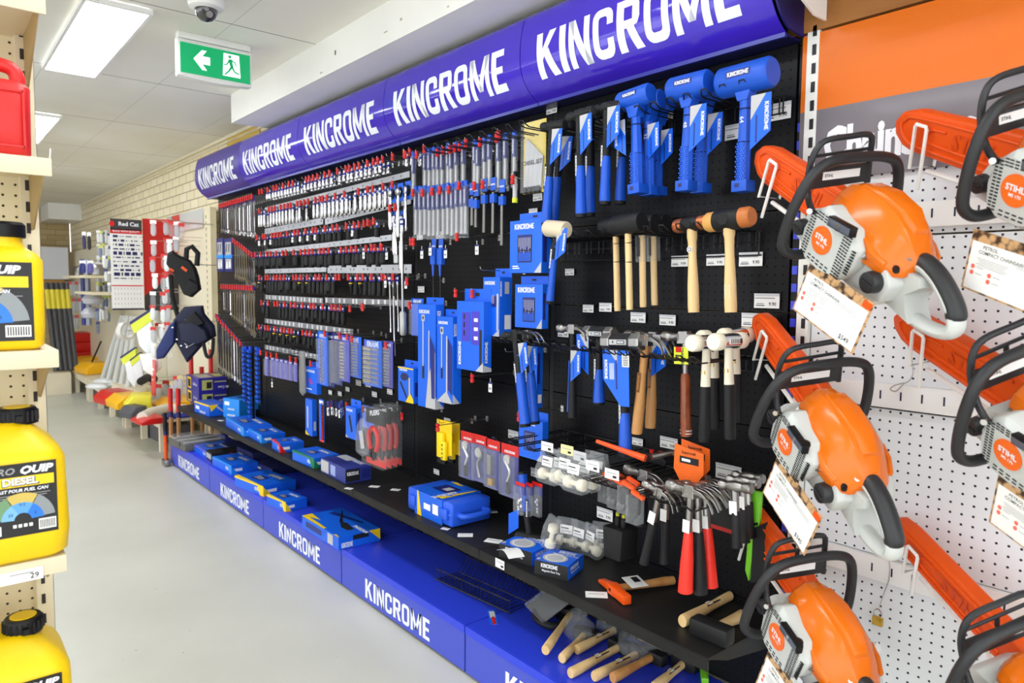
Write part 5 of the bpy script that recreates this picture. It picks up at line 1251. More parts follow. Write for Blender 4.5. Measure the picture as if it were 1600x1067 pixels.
def bigcard(t, L):
    c = MB(); c.prism([(-.06, .05), (.045, .05), (.045, -.12), (.01, -.12), (-.06, -.04)], -.001, .001, M_blue, T(-.024, .004, -.075) @ FACEX); c.build('swing_card', t)
    p = MB(); Mx = T(-.0255, .004, -.075) @ FACEX; p.quad([(-.06, .05, 0), (-.01, .05, 0), (.008, -.005, 0), (-.035, .05, 0)][:1]+[(-.02, .05, 0), (.005, .0, 0), (-.045, .05, 0)][:2]+[(.005, .01, 0)], M_silver, Mx) if 0 else None
    p.quad([(-.035, .05, 0), (0, .05, 0), (0, .01, 0)][::-1], M_silver, Mx); p.box((-.0258, -.03, -.055), (.0006, .028, .04), M_label)
    for k in range(7): p.box((-.0262, -.03, -.04-k*.005), (.0006, .02, .0022), M_ink)
    p.logo(.012, .06, M_logo, T(-.0258, .05, -.085) @ FACEX @ RZ(-PI/2)); p.box((-.0258, .008, -.1), (.0006, .005, .09), M_blued)
    for k in range(4): p.box((-.0258, .034-.005*k, -.09), (.0006, .002, .05), M_logo)
    p.build('printing', t, smooth=0)
hammer('large steel club hammer marked 4 with big blue card', (974, 534), (977, 712), 1.66, sledgehead('4', .155, .029), bluegrip(.0165, .0205, .62), tagc=bigcard, name='club_hammer')
hammer('wooden-handled claw hammer, left of the two hickory ones', (1009, 530), (995, 677), 1.68, clawhead(M_steel, 1.2), ash(.014, .017, M_hick, True, 'stamp'), name='claw_hammer')
hammer('wooden-handled claw hammer, right of the two hickory ones', (1022, 527), (1016, 668), 1.76, clawhead(M_steel, 1.15), ash(.013, .017, M_hick, True, 'stamp'), tagc=hangtag(-.01, -.055, 1.1), name='claw_hammer')
M_leather = mat('leather_rings', (140, 66, 28), .35, coat=.2, noise=.3, nscale=60)
def leather(t, L):
    MB().tube([(0, 0, .01), (0, 0, -L*.4)], [.009, .008], 12, M_steel).build('shank', t)
    MB().tube([(0, 0, z) for z in (-L*.36, -L*.4, -L*.65, -L*.92, -L*.99)], [.012, .0155, .0165, .018, .017], 14, M_leather, sx=.85).build('leather_grip', t)
    for z in (-.93, -.96): MB().tube([(.0155*math.cos(k*PI/6), .0185*math.sin(k*PI/6), L*z) for k in range(13)], .001, 4, M_label, caps=False).build('white_ring', t)
    b = MB(); b.box((-.013, .004, -L*.18), (.002, .05, .05), mat('neon', (225, 235, 60), .4)); b.box((-.0145, .012, -L*.12), (.001, .02, .016), M_red)
    b.text('ESTWING', .012, M_ink, T(-.0146, -.002, -L*.19) @ FACEX @ RZ(PI/2), bold=.03); b.build('sticker', t, smooth=0)
hammer('claw hammer with brown leather-ring handle and yellow label', (1070, 527), (1072, 683), 1.72, clawhead(M_steel, 1.2), leather, name='claw_hammer')
# white soft-faced mallets pointing out of the wall
def softhead(l=.14, r=.022):
    def head(t, L):
        R = RY(-PI/2); h = MB(); h.lathe([(r*.95, -l/2+.03), (r*.95, l/2-.03)], 22, M_chrome, R); h.build('head', t)
        for s_ in (-1, 1):
            pr = [(r*.9, s_*(l/2-.036)), (r*1.05, s_*(l/2-.03)), (r*1.05, s_*(l/2-.005)), (r*.9, s_*l/2)]
            MB().lathe(pr if s_ > 0 else pr[::-1], 22, M_softw, R).build('face', t, smooth=40)
        q = MB().box((0, -r*.95, 0), (l*.36, .001, r*.7), M_label)
        for k in range(7): q.box((-l*.12+k*.008, -r*.95-.0006, 0), (.003, .001, r*.55), M_ink)
        q.build('barcode_sticker', t)
    return head
def softhandle(t, L):
    MB().tube([(0, 0, .0), (0, 0, -.05), (0, 0, -L*.46)], [.012, .013, .016], 14, M_softw, sx=.8).build('neck', t)
    MB().tube([(0, 0, -L*.44), (0, 0, -L*.7), (0, 0, -L*.96), (0, 0, -L)], [.016, .0175, .0185, .016], 14, M_rubber, sx=.8).build('grip', t)
    MB().cyl((-.0105, 0, -L*.3), (-.0135, 0, -L*.3), .007, n=14, m=mat('gold', (200, 170, 80), .4, .5)).build('seal', t)
for lab, tp, bt, X in (('white soft-faced mallet nearest, left front', (1104, 535), (1100, 690), 1.66), ('white soft-faced mallet, right front with barcode', (1138, 533), (1141, 686), 1.66), ('white soft-faced mallet, middle one set further back', (1117, 527), (1116, 670), 1.78), ('white soft-faced mallet, right rear by the first chainsaw column', (1150, 524), (1150, 660), 1.80)):
    hammer(lab, tp, bt, X, softhead(), softhandle, name='soft_face_mallet', cat_='mallet')
# lower rack
def redgrip(m=M_red, w=.0175):
    def handle(t, L):
        MB().tube([(0, 0, .01), (0, 0, -.05), (0, 0, -L*.42)], [.012, .011, .0115], 12, M_steel, sx=.8).build('shank', t)
        MB().tube([(0, 0, z) for z in (-L*.4, -L*.44, -L*.7, -L*.9, -L)], [.012, .0145, w, w*1.1, w*1.15], 14, m, sx=.85).build('grip', t)
        q = MB().box((-.0125, 0, -L*.34), (.001, .022, .035), M_label); q.build('price_sticker', t)
    return handle
M_coral = mat('grip_red', (232, 48, 34), .4)
hammer('claw hammer with bright red grip, front left of the red pair', (1079, 767), (1071, 924), 1.58, clawhead(M_steel, 1.15), redgrip(M_coral, .02), name='claw_hammer')
hammer('claw hammer with red grip behind the front one', (1101, 762), (1112, 917), 1.66, clawhead(M_steel, 1.15), redgrip(M_coral), name='claw_hammer')
hammer('claw hammer with black grip between the two red-handled ones', (1090, 765), (1095, 927), 1.62, clawhead(M_steel, 1.15), redgrip(M_rubber, .019), name='claw_hammer')
hammer('small steel claw hammer with slanting black grip', (1031, 769), (1006, 880), 1.57, clawhead(M_steel, .9), redgrip(M_rubber, .013), name='claw_hammer')
hammer('small steel claw hammer with black grip behind the slanting one', (1042, 764), (1038, 880), 1.63, clawhead(M_steel, .9), redgrip(M_rubber, .013), name='claw_hammer')
hammer('claw hammer with black and orange grip next to the ball rack', (1008, 742), (1001, 820), 1.70, clawhead(M_steel, 1.2), redgrip(M_rubber, .02), name='claw_hammer')
hammer('steel claw hammer behind the red-handled group, black grip', (1100, 752), (1107, 900), 1.74, clawhead(M_steel, 1.2), redgrip(M_rubber, .018), name='claw_hammer')
for i, (x, y, X) in enumerate(((1148, 760, 1.62), (1160, 752, 1.70), (1168, 745, 1.78))):
    hammer('steel ball pein hammer beside the price card, '+['nearest', 'middle', 'rearmost'][i]+' of three', (x, y), (x+4, y+95), X, steelhead(.1, .014, M_steel), redgrip(M_rubber, .014), name='ball_pein_hammer')
# orange carded hatchet sheaths, boxed red card, green saw
for i, (x, y, X) in enumerate(((1076, 726, 1.70), (1086, 718, 1.76))):
    p = aX(x, y, X); t = thing('orange_card', 'rounded orange card standing over the claw hammers, '+('front' if i == 0 else 'rear')+' one', 'card', p)
    MB().prism([(-.05, .055), (.05, .04), (.052, -.02), (.03, -.05), (0, -.058), (-.03, -.05), (-.052, -.02)], -.001, .001, mat('vivid_orange', (242, 106, 30), .4), FACEX).build('card', t)
    q = MB().box((-.0016, -.002, .012), (.0006, .066, .02), M_ink).box((-.0022, .008, .012), (.0006, .03, .008), M_label); q.text('Supercraft', .012, M_ink, T(-.002, 0, .034) @ FACEX, bold=.015); q.build('printing', t, smooth=0)
p = aX(1135, 800, 1.84); t = thing('red_card_pack', 'black and red carded tool behind the claw hammers', 'card', p)
MB().box((0, .02, 0), (.002, .16, .12), M_ink).box((-.0012, .02, -.055), (.001, .16, .012), M_red).build('card', t)
p = aX(1030, 722, 1.80); t = thing('red_button_tool', 'dark tool with two red buttons lying on the lower rack', 'tool', p)
MB().prism([(-.05, 0), (.045, 0), (.05, .015), (.03, .03), (-.03, .03), (-.05, .015)], -.03, .03, M_rubber, FACEX).build('body', t, bevel=.004)
for y in (.015, -.022): MB().cyl((-.02, y, .03), (-.02, y, .042), .007, n=12, m=M_red).build('button', t)
a, b = aX(1176, 765, 1.80), aX(1164, 905, 1.80); H = a.z-b.z
t = thing('green_handled_saw', 'bright green saw with orange sheath hanging beside the lowest chainsaw', 'saw', (1.80, a.y, b.z))
MB().prism([(-.03, H), (.03, H), (.028, H*.62), (.012, H*.5), (.008, .06), (0, 0), (-.012, .03), (-.006, H*.5), (-.028, H*.66)], -.006, .006, mat('lime_green', (120, 205, 40), .4), FACEX).build('handle', t, bevel=.002)
MB().tube([(-.008, .024, H*.66), (-.009, 0, H*.62), (-.008, -.024, H*.66)], .004, 6, M_black).build('strap', t)
MB().cyl((-.006, 0, H*.78), (-.0085, 0, H*.78), .009, n=14, m=M_black).build('emblem', t)
MB().prism([(.01, 0), (.05, .02), (.05, H*.7), (.012, H*.6)], .0, .01, M_rubber, FACEX).build('blade_guard', t)
# bagged white hammer faces
def capbag(label, c, X, rot=0, base=None, s=1, up=False):
    p = aX(c[0], c[1], X) if base is None else base
    t = thing('bagged_hammer_face', label, 'hammer face', p, (rot if up else 0, 0, 0 if up else rot))
    m = M_softw; pr = [(.014, -.042), (.019, -.038), (.019, -.02), (.009, -.014), (.009, .014), (.019, .02), (.019, .038), (.014, .042)]
    MB().lathe([(r*s, z*s) for r, z in pr], 20, m, RX(PI/2) if not up else Matrix()).build('double_face', t, smooth=40)
    b = MB(); b.loft([[((-.022+.0*k)*w_, -.05*w2, z), (-.022*w_, .05*w2, z), (.022*w_, .05*w2, z), (.022*w_, -.05*w2, z)] for w_, w2, z in ((.6, .8, -.028), (1, 1, -.01), (.9, .98, .02), (.25, .9, .05), (.05, .8, .09))], M_bag) if not up else b.loft([[(-.024*w_, -.03, z), (-.024*w_, .03, z), (.024*w_, .03, z), (.024*w_, -.03, z)] for w_, z in ((.7, -.05), (1, -.03), (1, .03), (.2, .075))], M_bag)
    b.build('clear_bag', t)
    if not up: MB().box((-.016, 0, .045), (.001, .05, .032), M_label, RY(.15)).box((-.019, .005, .05), (.001, .03, .003), M_ink, RY(.15)).box((-.019, 0, .04), (.001, .036, .002), M_greyink, RY(.15)).build('header_label', t)
    return t
for i, (x, y, X) in enumerate(((858, 742, 1.60), (876, 744, 1.66), (885, 746, 1.57), (899, 755, 1.55), (915, 752, 1.62), (928, 748, 1.66), (935, 748, 1.72))):
    capbag('bagged pair of white hammer faces on the upper rack, '+['far left', 'second from left, set back', 'third from left', 'nearest to view in the middle', 'right of the nearest', 'second from right, set back', 'far right'][i], (x, y), X)
rack('silver wire prongs holding the bagged white hammer faces', 'wire rack', aX(885, 716, 1.6).z, 1.55, 2.02, 5, 1.56, name='prong_rack')
for i, (x, y, m, lab) in enumerate(((855, 698, M_label, 'white price ticket, left on the rack of bagged white faces'), (886, 703, mat('ticket_cream', (240, 226, 160), .5), 'cream price ticket on the rack of bagged white faces'), (906, 713, mat('ticket_grey', (190, 192, 196), .4), 'blank grey ticket holder on the rack of bagged white faces'), (926, 728, M_label, 'white price ticket, right on the rack of bagged white faces'), (956, 741, M_label, 'white price ticket over the orange-tied packs'))):
    p = aX(x, y, 1.55); t = thing('rack_ticket', lab, 'price ticket', p)
    MB().box((0, 0, 0), (.002, .055, .03), m).build('ticket', t); MB().box((-.0014, .0, .004), (.0006, .04, .002), M_greyink).box((-.0014, -.012, -.006), (.0006, .014, .007), M_ink).build('printing', t)
a, b = aX(834, 692, 1.6), aX(834, 705, 1.6)
# orange hacksaw resting on the rack, orange-tied packs
M_ohandle = mat('hot_orange', (244, 88, 36), .35)
a, b = aX(932, 689, 1.60), aX(1008, 716, 1.66)
t = thing('orange_shears', 'orange-handled shears lying across the wire rack', 'shears', (a+b)/2); v = (b-a)/2
MB().tube([tuple(-v), tuple(v*.1), tuple(v)], [.006, .008, .011], 10, M_ohandle).build('handle', t); MB().tube([tuple(-v+Vector((.03, 0, -.012))), tuple(v+Vector((.03, .02, -.01)))], [.005, .01], 10, M_ohandle).build('handle', t)
MB().tube([tuple(v+Vector((.03, 0, 0))), tuple(v+Vector((.09, -.03, .01))), tuple(v+Vector((.12, -.08, -.01)))], [.01, .009, .004], 8, M_steel).build('blade', t)
for i, (x, y, X) in enumerate(((947, 760, 1.64), (962, 768, 1.60), (978, 775, 1.56), (985, 768, 1.62), (992, 790, 1.55), (955, 756, 1.72), (970, 762, 1.70))):
    p = aX(x, y, X); t = thing('spring_clamp_pack', 'bagged black tool with orange tie on the lower rack, %s' % ['leftmost in front', 'second from left', 'third from left', 'behind the third', 'lowest one', 'rear left', 'rear middle'][i], 'tool pack', p)
    s = MB(); s.box((0, 0, 0), (.02, .03, .05), M_impact, RZ(.3)); s.tube([(0, -.01, -.02), (0, .012, -.05)], .006, 6, M_steel); s.build('tool', t, bevel=.003)
    MB().box((0, 0, .035), (.012, .045, .01), M_ohandle, RX(.3)).build('orange_tie', t); MB().box((0, 0, -.01), (.03, .042, .08), M_bag).build('clear_bag', t)
p = aX(968, 850, 1.74); t = thing('hanging_bin', 'small black plastic bin holding two yellow-lidded bottles at the back', 'bin', aX(972, 868, 1.72))
b = MB(); b.prism([(-.035, 0), (.035, 0), (.042, .1), (-.042, .1)], -.03, .05, M_rubber, FACEX @ T(0, 0, 0)); b.build('bin', t, bevel=.003)
for y in (-.012, .014):
    MB().lathe([(.009, .09), (.010, .11), (.01, .125), (.004, .13)], 12, M_impact, T(-.01, y, 0)).build('bottle', t); MB().cyl((-.01, y, .13), (-.01, y, .14), .006, n=10, m=mat('lid_olive', (190, 190, 50), .4)).build('bottle_lid', t)
# upturned club hammer on the shelf
a = aZ(816, 845, SZ+.03)
t = thing('club_hammer', 'black-headed club hammer standing upturned on the shelf with blue handle up', 'hammer', (a.x+.02, a.y-.02, SZ+.034))
MB().lathe([(.024, -.055), (.028, -.05), (.028, .05), (.024, .055)], 20, M_rubber, RX(PI/2) @ RY(.5)).build('head', t, smooth=40); MB().lathe([(.0245, -.056), (.0245, -.055)], 20, M_steel, RX(-PI/2) @ RY(-.5)).build('striking_face', t)
tp = aX(816, 737, t.location.x+.01)-t.location
MB().tube([(0, 0, .01), tuple(tp*.45)], [.013, .015], 12, M_rubber, sx=.8).build('neck', t); MB().tube([tuple(tp*.42), tuple(tp*.7), tuple(tp*.97)], [.016, .018, .0195], 12, M_blueh, sx=.8).build('grip', t); MB().tube([tuple(tp*.965), tuple(tp)], [.02, .017], 12, M_rubber, sx=.8).build('end_cap', t)
MB().box((-.0165, 0, tp.z*.5), (.001, .014, .07), M_rubber).logo(.008, .06, M_logo, T(-.0175, 0, tp.z*.5) @ FACEX @ RZ(PI/2)).build('word_mark', t, smooth=0)
MB().prism([(-.02, -.05), (.02, -.02), (.02, .05), (-.02, .03)], -.001, .001, M_blue, T(-.03, .06, .06) @ RZ(.5) @ FACEX).build('swing_card', t)
# ================================================================ goods on the black shelf and the blue plinth
LGo = lambda f, u, v, w, h, r=0.: ('logo', f, (u, v), (w, h), float(r))
def stock(m2=None, pic=True):
    it = [LGo('T', .6, .76, .42, .16), ('r', 'T', (.3, .22, .62, .56), M_blued, 1), ('r', 'N', (.1, .3, .4, .6), M_logo, 1), LGo('F', .8, .5, .2, .34)]
    for k in range(5): it.append(('r', 'T', (.34+.05*k, .28, .365+.05*k, .52-.02*k), M_silver, 2))
    if m2: it += [('p', 'T', [(0, 0), (1, 0), (1, .0), (0, .12)], m2, 1), ('p', 'F', [(.78, 1), (1, 1), (1, 0), (.88, 0)], m2, 2), ('p', 'N', [(0, 0), (.25, 0), (0, .9)], m2, 2), ('r', 'F', (0, .82, 1, 1), m2, 1)]
    return it
S_ = SZ
M_cy = mat('carton_sky', (30, 140, 240), .35)
carton3('blue carton on the shelf, first one right of the small stack', (353, 665), (381, 682), (414, 671), S_, .058, stock(M_cy))
carton3('blue carton on the shelf beside the red-cornered one', (387, 681), (409, 693), (439, 685), S_, .052, stock(M_cy))
carton3('blue carton with red corner on the shelf', (425, 700), (438, 708), (469, 700), S_, .055, stock(M_red))
carton3('blue carton with green corner on the shelf', (457, 718), (491, 732), (523, 722), S_, .055, stock(M_green))
carton3('navy carton with white lettered panels at the end of the shelf row', (502, 737), (540, 756), (576, 747), S_, .075,
        [('r', 'T', (.05, .55, .5, .95), M_silver, 1), LGo('T', .7, .8, .36, .2), ('r', 'F', (.0, .1, .32, .92), M_silver, 1), ('r', 'F', (.4, .15, .6, .85), mat('print_pale', (150, 165, 215), .4), 1), ('r', 'N', (0, .1, .55, .9), M_ink, 1), LGo('N', .28, .62, .44, .24), ('r', 'N', (.62, .2, .95, .8), M_blued, 2), ('p', 'T', [(.2, .12), (.6, .1), (.7, .45), (.3, .48)], M_blued, 2)], base=mat('carton_navy', (44, 56, 140), .38))
# big moulded case in a printed sleeve
a, b, c = aZ(637, 795, S_), aZ(706, 827, S_), aZ(768, 812, S_)
d = (a-b); L = d.length; d.normalize(); nx = Vector((d.y, -d.x, 0)); D = abs((c-b).dot(nx)); rz = math.atan2(d.y, d.x)-PI/2; ctr = b+d*L/2+nx*D/2
t = thing('moulded_tool_case', 'big blue moulded tool case in a printed sleeve on the shelf', 'tool case', (ctr.x, ctr.y, S_), (0, 0, rz))
H = .105; M_case = mat('case_blue', (38, 92, 222), .38)
q = MB(); q.box((0, 0, H/2), (D, L, H*.94), M_case); q.box((0, 0, H/2), (D+.008, L*.97, .02), M_case); q.build('case_body', t, bevel=.012, seg=3)
q = MB(); q.tube(cat([(D*.3, -L/2+.0, H*.5), (D*.3, -L/2-.035, H*.5), (D*.1, -L/2-.045, H*.5), (-D*.15, -L/2-.045, H*.5), (-D*.33, -L/2-.032, H*.5), (-D*.33, -L/2, H*.5)]), .012, 10, M_case); q.build('carry_handle', t)
q = MB(); q.box((.0, -.0, H+.0005), (D*.96, L*.62, .003), M_blue); q.box((-D/2-.003, 0, H/2), (.002, L*.62, H), M_blue); q.build('printed_sleeve', t)
q = MB(); art(q, L, D, H, [('p', 'T', [(.66, .0), (.79, .3), (.79, 0)], M_yel2, 3), ('r', 'T', (.3, .3, .62, .7), M_blued, 2), ('r', 'T', (.44, .4, .56, .6), M_silver, 3), ('p', 'T', [(.25, .85), (.3, .95), (.5, .9), (.48, .84)], M_yel2, 3), ('p', 'T', [(.79, .3), (.79, .9), (.76, .9), (.74, .3)], M_yel2, 4), ('r', 'F', (.6, .3, .72, .7), M_label, 2), ('p', 'F', [(.25, 0), (.25, 1), (.28, 1), (.35, 0)], M_yel2, 2), ('r', 'F', (.4, .35, .55, .6), M_logo, 2)], e=.0035)
q.logo(.03, .12, M_logo, basis((-D*.3, -L*.17, H+.0036), (1, 0, 0), (0, 1, 0)) @ RZ(PI)); q.build('printing', t, smooth=0)
for s_ in (-1, 1): MB().box((-D/2-.006, s_*L*.36, H*.5), (.012, .05, .045), M_case).build('latch', t, bevel=.003)
# magnetic tray cartons
def tray(label, A, B, C):
    carton3(label, A, B, C, S_, .05, [LGo('T', .6, .82, .5, .18), ('t', 'T', (.62, .66), .11, 'Magnetic Parts Tray', M_logo), ('ring', 'T', (.45, .36), .3), ('r', 'F', (0, 0, 1, 1), M_ink, 1), LGo('F', .45, .72, .5, .28), ('t', 'F', (.5, .38), .2, 'Magnetic Parts Tray', M_logo), LGo('N', .4, .68, .5, .26), ('t', 'N', (.45, .38), .2, 'Magnetic Parts Tray', M_logo), ('r', 'T', (.02, .04, .12, .16), M_silver, 2)])
tray('black and blue magnetic tray carton, front right one beside the brick hammer', (835, 896), (887, 908), (932, 892))
tray('black and blue magnetic tray carton, left one under the curled price sheet', (780, 869), (831, 885), (872, 868))
t = thing('price_sheet', 'curled white price sheet draped over the left tray carton', 'paper', aZ(797, 862, S_+.056))
MB().loft([[(x, y, .012*math.sin(k*.7)) for x in (-.03, .03)] for k, y in enumerate((-.06, -.04, -.02, 0, .02, .04, .06))], M_label, RZ(-.3), caps=False, closed=False).build('sheet', t)
t = capbag('bagged white hammer faces standing upright on the tray carton', None, 0, .25, aZ(862, 858, S_+.05)+Vector((0, 0, .048)), 1.05, True)
t['label'] = 'bagged pair of white hammer faces standing on the tray carton'
for i, (x, y, r) in enumerate(((886, 850, .4), (906, 856, .1), (925, 862, -.2), (942, 858, .5), (931, 846, .0))):
    q = aZ(x, y, S_+.02); q.z = S_+.0325; capbag('bagged pair of white hammer faces lying on the shelf, '+['far left', 'second from left', 'in the middle', 'far right', 'rear right'][i], None, 0, r, q, 1)
# brick hammer lying on the shelf
a = aZ(960, 920, S_+.02); b = aZ(1052, 906, S_+.02)
t = thing('brick_hammer', 'orange-headed brick hammer with wooden handle lying on the shelf', 'hammer', (a.x, a.y, S_+.002)); v = Vector((b.x-a.x, b.y-a.y, 0)); ang = math.atan2(v.y, v.x); t.rotation_euler = (0, 0, ang); L = v.length
MB().loft([[(x, y, z) for x, z in ((-.014*w_, .002+dz), (.014*w_, .002+dz), (.014*w_, .002+dz+.028*h), (-.014*w_, .002+dz+.028*h))] for y, w_, h, dz in ((-.085, 1, 1, 0), (-.03, 1, 1, 0), (-.015, 1.2, 1.1, 0), (.015, 1.2, 1.1, 0), (.03, .8, .9, .002), (.09, .9, .35, .004))], M_orange2).build('head', t, bevel=.002)
MB().box((-.0172, 0, .018), (.001, .012, .009), M_ink).build('maker_stamp', t)
MB().tube([(.01, 0, .02), (L*.5, 0, .018), (L*.85, 0, .018), (L, 0, .017)], [.011, .012, .015, .014], 14, M_hick).build('handle', t)
MB().box((L*.33, .0, .034), (.06, .07, .001), M_label, RX(.1)).box((L*.36, .008, .0365), (.022, .03, .001), M_ink, RX(.1)).build('barcode_ticket', t)
def lyinghammer(label, A, B, Z, head, hl=.11, hr=.022, m=M_ash, w_=.013, sticker=True, zoff=0, name='club_hammer', hh=None, cat_='hammer', tilt=0, endcap=True):
    """A = pixel of the handle's free end, B = pixel of the head"""
    a, b = aZ(A[0], A[1], Z+w_), aZ(B[0], B[1], Z+hr)
    v = Vector((b.x-a.x, b.y-a.y, 0)); L = v.length; t = thing(name, label, cat_, (b.x, b.y, Z+zoff), (0, tilt, math.atan2(v.y, v.x)))
    if head: MB().box((0, 0, hr), (hr*2, hl, hr*2), head).build('head', t, bevel=hr*.35, seg=2)
    MB().tube([(-.005, 0, hr), (-L*.4, 0, hr*.95), (-L*.8, 0, w_*1.15), (-L*.985, 0, w_*1.15), (-L, 0, w_*1.15)], [w_*.9, w_*.85, w_*1.12, w_*1.15, w_*1.05], 14, m, sx=.85).build('handle', t)
    if sticker: MB().box((-L*.42, 0, hr*.95+w_*.72), (.07, w_*1.2, .0015), M_ink).box((-L*.47, .0, hr*.95+w_*.8), (.018, w_, .0015), M_label).build('sticker', t)
    return t
lyinghammer('stone hammer with square black head on the shelf, handle pointing left', (1066, 972), (1142, 930), S_, None, sticker=True, w_=.0165, name='wooden_handle')
lyinghammer('club hammer with big square black head lying on the shelf end', (1160, 962), (1112, 985), S_, M_impact, .12, .026, w_=.0155, sticker=False)
# stock at the far end of the shelf
def safe(label, A, B, C, Z, H):
    return carton3(label, A, B, C, Z, H, [('r', 'F', (.1, .1, .4, .9), M_yel2, 1), ('r', 'F', (.14, .2, .36, .75), M_ink, 2), ('t', 'F', (.72, .5), .3, 'Safe Case', M_logo), ('r', 'N', (.1, .15, .42, .85), mat('print_olive', (190, 190, 110), .4), 1), ('r', 'N', (.24, .25, .4, .7), M_ink, 2), ('t', 'N', (.72, .36), .26, 'Safe Case', M_logo, 180), ('r', 'N', (.48, .66, .95, .74), mat('print_olive', (190, 190, 110), .4), 1), ('r', 'T', (.1, .1, .9, .5), mat('print_grey', (170, 170, 160), .4), 1), ('r', 'T', (.2, .6, .8, .9), mat('print_olive', (190, 190, 110), .4), 1)], base=mat('carton_purple', (46, 40, 150), .38))
safe('purple carton, lower of the two stacked at the shelf end', (292, 625), (311, 634), (368, 632), S_, .105)
a = safe('purple carton, upper of the two stacked at the shelf end', (292, 625), (311, 634), (368, 632), S_, .115); a.location.z = S_+.106
carton3('blue carton with yellow corner and spanner picture, in front of the purple carton stack', (304, 643), (327, 651), (349, 645), S_, .085, [('r', 'F', (0, .85, 1, 1), M_yel2, 1), ('p', 'N', [(0, 1), (.5, 1), (.1, .4)], M_yel2, 1), ('p', 'N', [(.35, .8), (.45, .85), (.8, .35), (.7, .3)], M_silver, 2), LGo('F', .55, .2, .4, .2), ('r', 'F', (.1, .35, .35, .65), M_logo, 2)])
b0 = carton3('small blue carton at the bottom of the little stack near the clip strips', (349, 651), (374, 655), (384, 648), S_, .05, [LGo('F', .5, .4, .5, .3)], base=M_cy)
b1 = carton3('blue carton balanced on top of the little stack near the clip strips', (349, 651), (374, 655), (388, 646), S_, .09, [LGo('F', .5, .15, .4, .16), ('r', 'F', (.1, .45, .4, .75), M_logo, 1), ('r', 'T', (.3, .3, .7, .7), M_blued, 1)], base=M_cy); b1.location.z = S_+.051
# plinth goods
P_ = PZ
a, b, c = aZ(268, 693, P_), aZ(297, 705, P_), aZ(335, 696, P_)
t = thing('clear_lid_case', 'grey parts case with clear lid at the far end of the plinth', 'parts case', (a+b+c)/3+Vector((.04, .02, 0))); t.location.z = P_; t.rotation_euler = (0, 0, .08)
MB().box((0, 0, .028), (.3, .36, .055), mat('case_grey', (92, 90, 86), .45)).build('tray', t, bevel=.008); q = MB().box((0, 0, .068), (.3, .36, .026), M_clear); q.build('clear_lid', t, bevel=.006)
for k in range(3): MB().box((.0, -.12+.12*k, .06), (.28, .006, .01), M_silver).build('divider', t)
MB().box((-.155, -.06, .045), (.012, .05, .035), mat('case_grey', (92, 90, 86), .45)).build('latch', t)
carton3('blue carton with faded top next to the clear lid case', (299, 702), (326, 718), (366, 707), P_, .05, stock(mat('print_violet', (110, 100, 210), .4)))
carton3('small dark carton tucked behind the faded blue one', (322, 716), (331, 722), (372, 712), P_, .062, [('r', 'F', (.1, .2, .9, .8), M_silver, 1), ('r', 'N', (.6, .2, .7, .8), M_red, 1)], base=M_ink)
carton3('blue carton with dark picture, second on the plinth', (332, 727), (362, 742), (397, 732), P_, .062, stock(M_cy))
carton3('blue carton with long yellow edge, third on the plinth', (367, 758), (412, 776), (458, 763), P_, .062, stock(M_yel2))
carton3('blue carton with yellow corner, fourth on the plinth', (417, 787), (447, 800), (480, 792), P_, .055, stock(M_yel2))
carton3('large blue and yellow torch carton in front on the plinth', (472, 824), (529, 860), (594, 844), P_, .062,
        [('p', 'T', [(0, 0), (.0, .25), (.3, .2), (.04, .06)], M_yel2, 3), ('p', 'T', [(0, .1), (0, 0), (.62, 0), (.62, .07)], M_yel2, 2), ('p', 'T', [(.1, .92), (.14, .9), (.6, .48), (.52, .46)], M_ink, 3), ('p', 'T', [(.5, .5), (.6, .58), (.86, .5), (.84, .36), (.7, .34)], M_ink, 4), ('p', 'T', [(.1, .7), (.7, .9), (.72, .84), (.12, .56)], M_blued, 2), ('r', 'F', (.12, .3, .55, .75), M_blued, 1), ('r', 'F', (.72, .1, .86, .9), M_silver, 1), ('p', 'N', [(1, 1), (.72, 1), (1, .1)], M_yel2, 2), ('r', 'N', (.34, .55, .72, .92), M_ink, 1), LGo('N', .2, .3, .26, .4), ('p', 'T', [(.86, .0), (1, 0), (1, .02), (.9, .05)], M_yel2, 3)]
        + [LGo('T', .9, .62, .32, .1, 180.)])
# stacked cartons in the gloom under the far shelf
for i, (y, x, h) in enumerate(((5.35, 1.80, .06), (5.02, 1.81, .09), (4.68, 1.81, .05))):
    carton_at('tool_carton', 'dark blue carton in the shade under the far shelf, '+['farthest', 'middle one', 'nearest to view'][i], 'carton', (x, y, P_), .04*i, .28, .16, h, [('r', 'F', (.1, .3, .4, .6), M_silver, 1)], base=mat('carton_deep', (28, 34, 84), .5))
# empty black wire rack lying on the plinth
a, b = aZ(684, 905, P_), aZ(800, 958, P_); d = (a-b); L = d.length; d.normalize(); rz = math.atan2(d.y, d.x)-PI/2; c = (a+b)/2
t = thing('spare_wire_rack', 'empty black wire rack lying on the plinth', 'wire rack', (c.x+.02, c.y, P_), (0, 0, rz))
q = MB()
for x, z in ((-.03, .004), (-.03, .05), (.09, .004), (.14, .06), (-.045, .012)): q.tube([(x, -L/2, z), (x, L/2, z)], .002, 5, M_wire)
q.build('long_wire', t)
q = MB()
for k in range(20):
    y = -L/2+.006+(L-.012)*k/19; q.tube([(.14, y, .06), (.09, y, .004), (-.03, y, .004), (-.03, y, .06)], .0018, 5, M_wire, caps=False)
q.build('cross_wire', t)['kind'] = 'stuff'
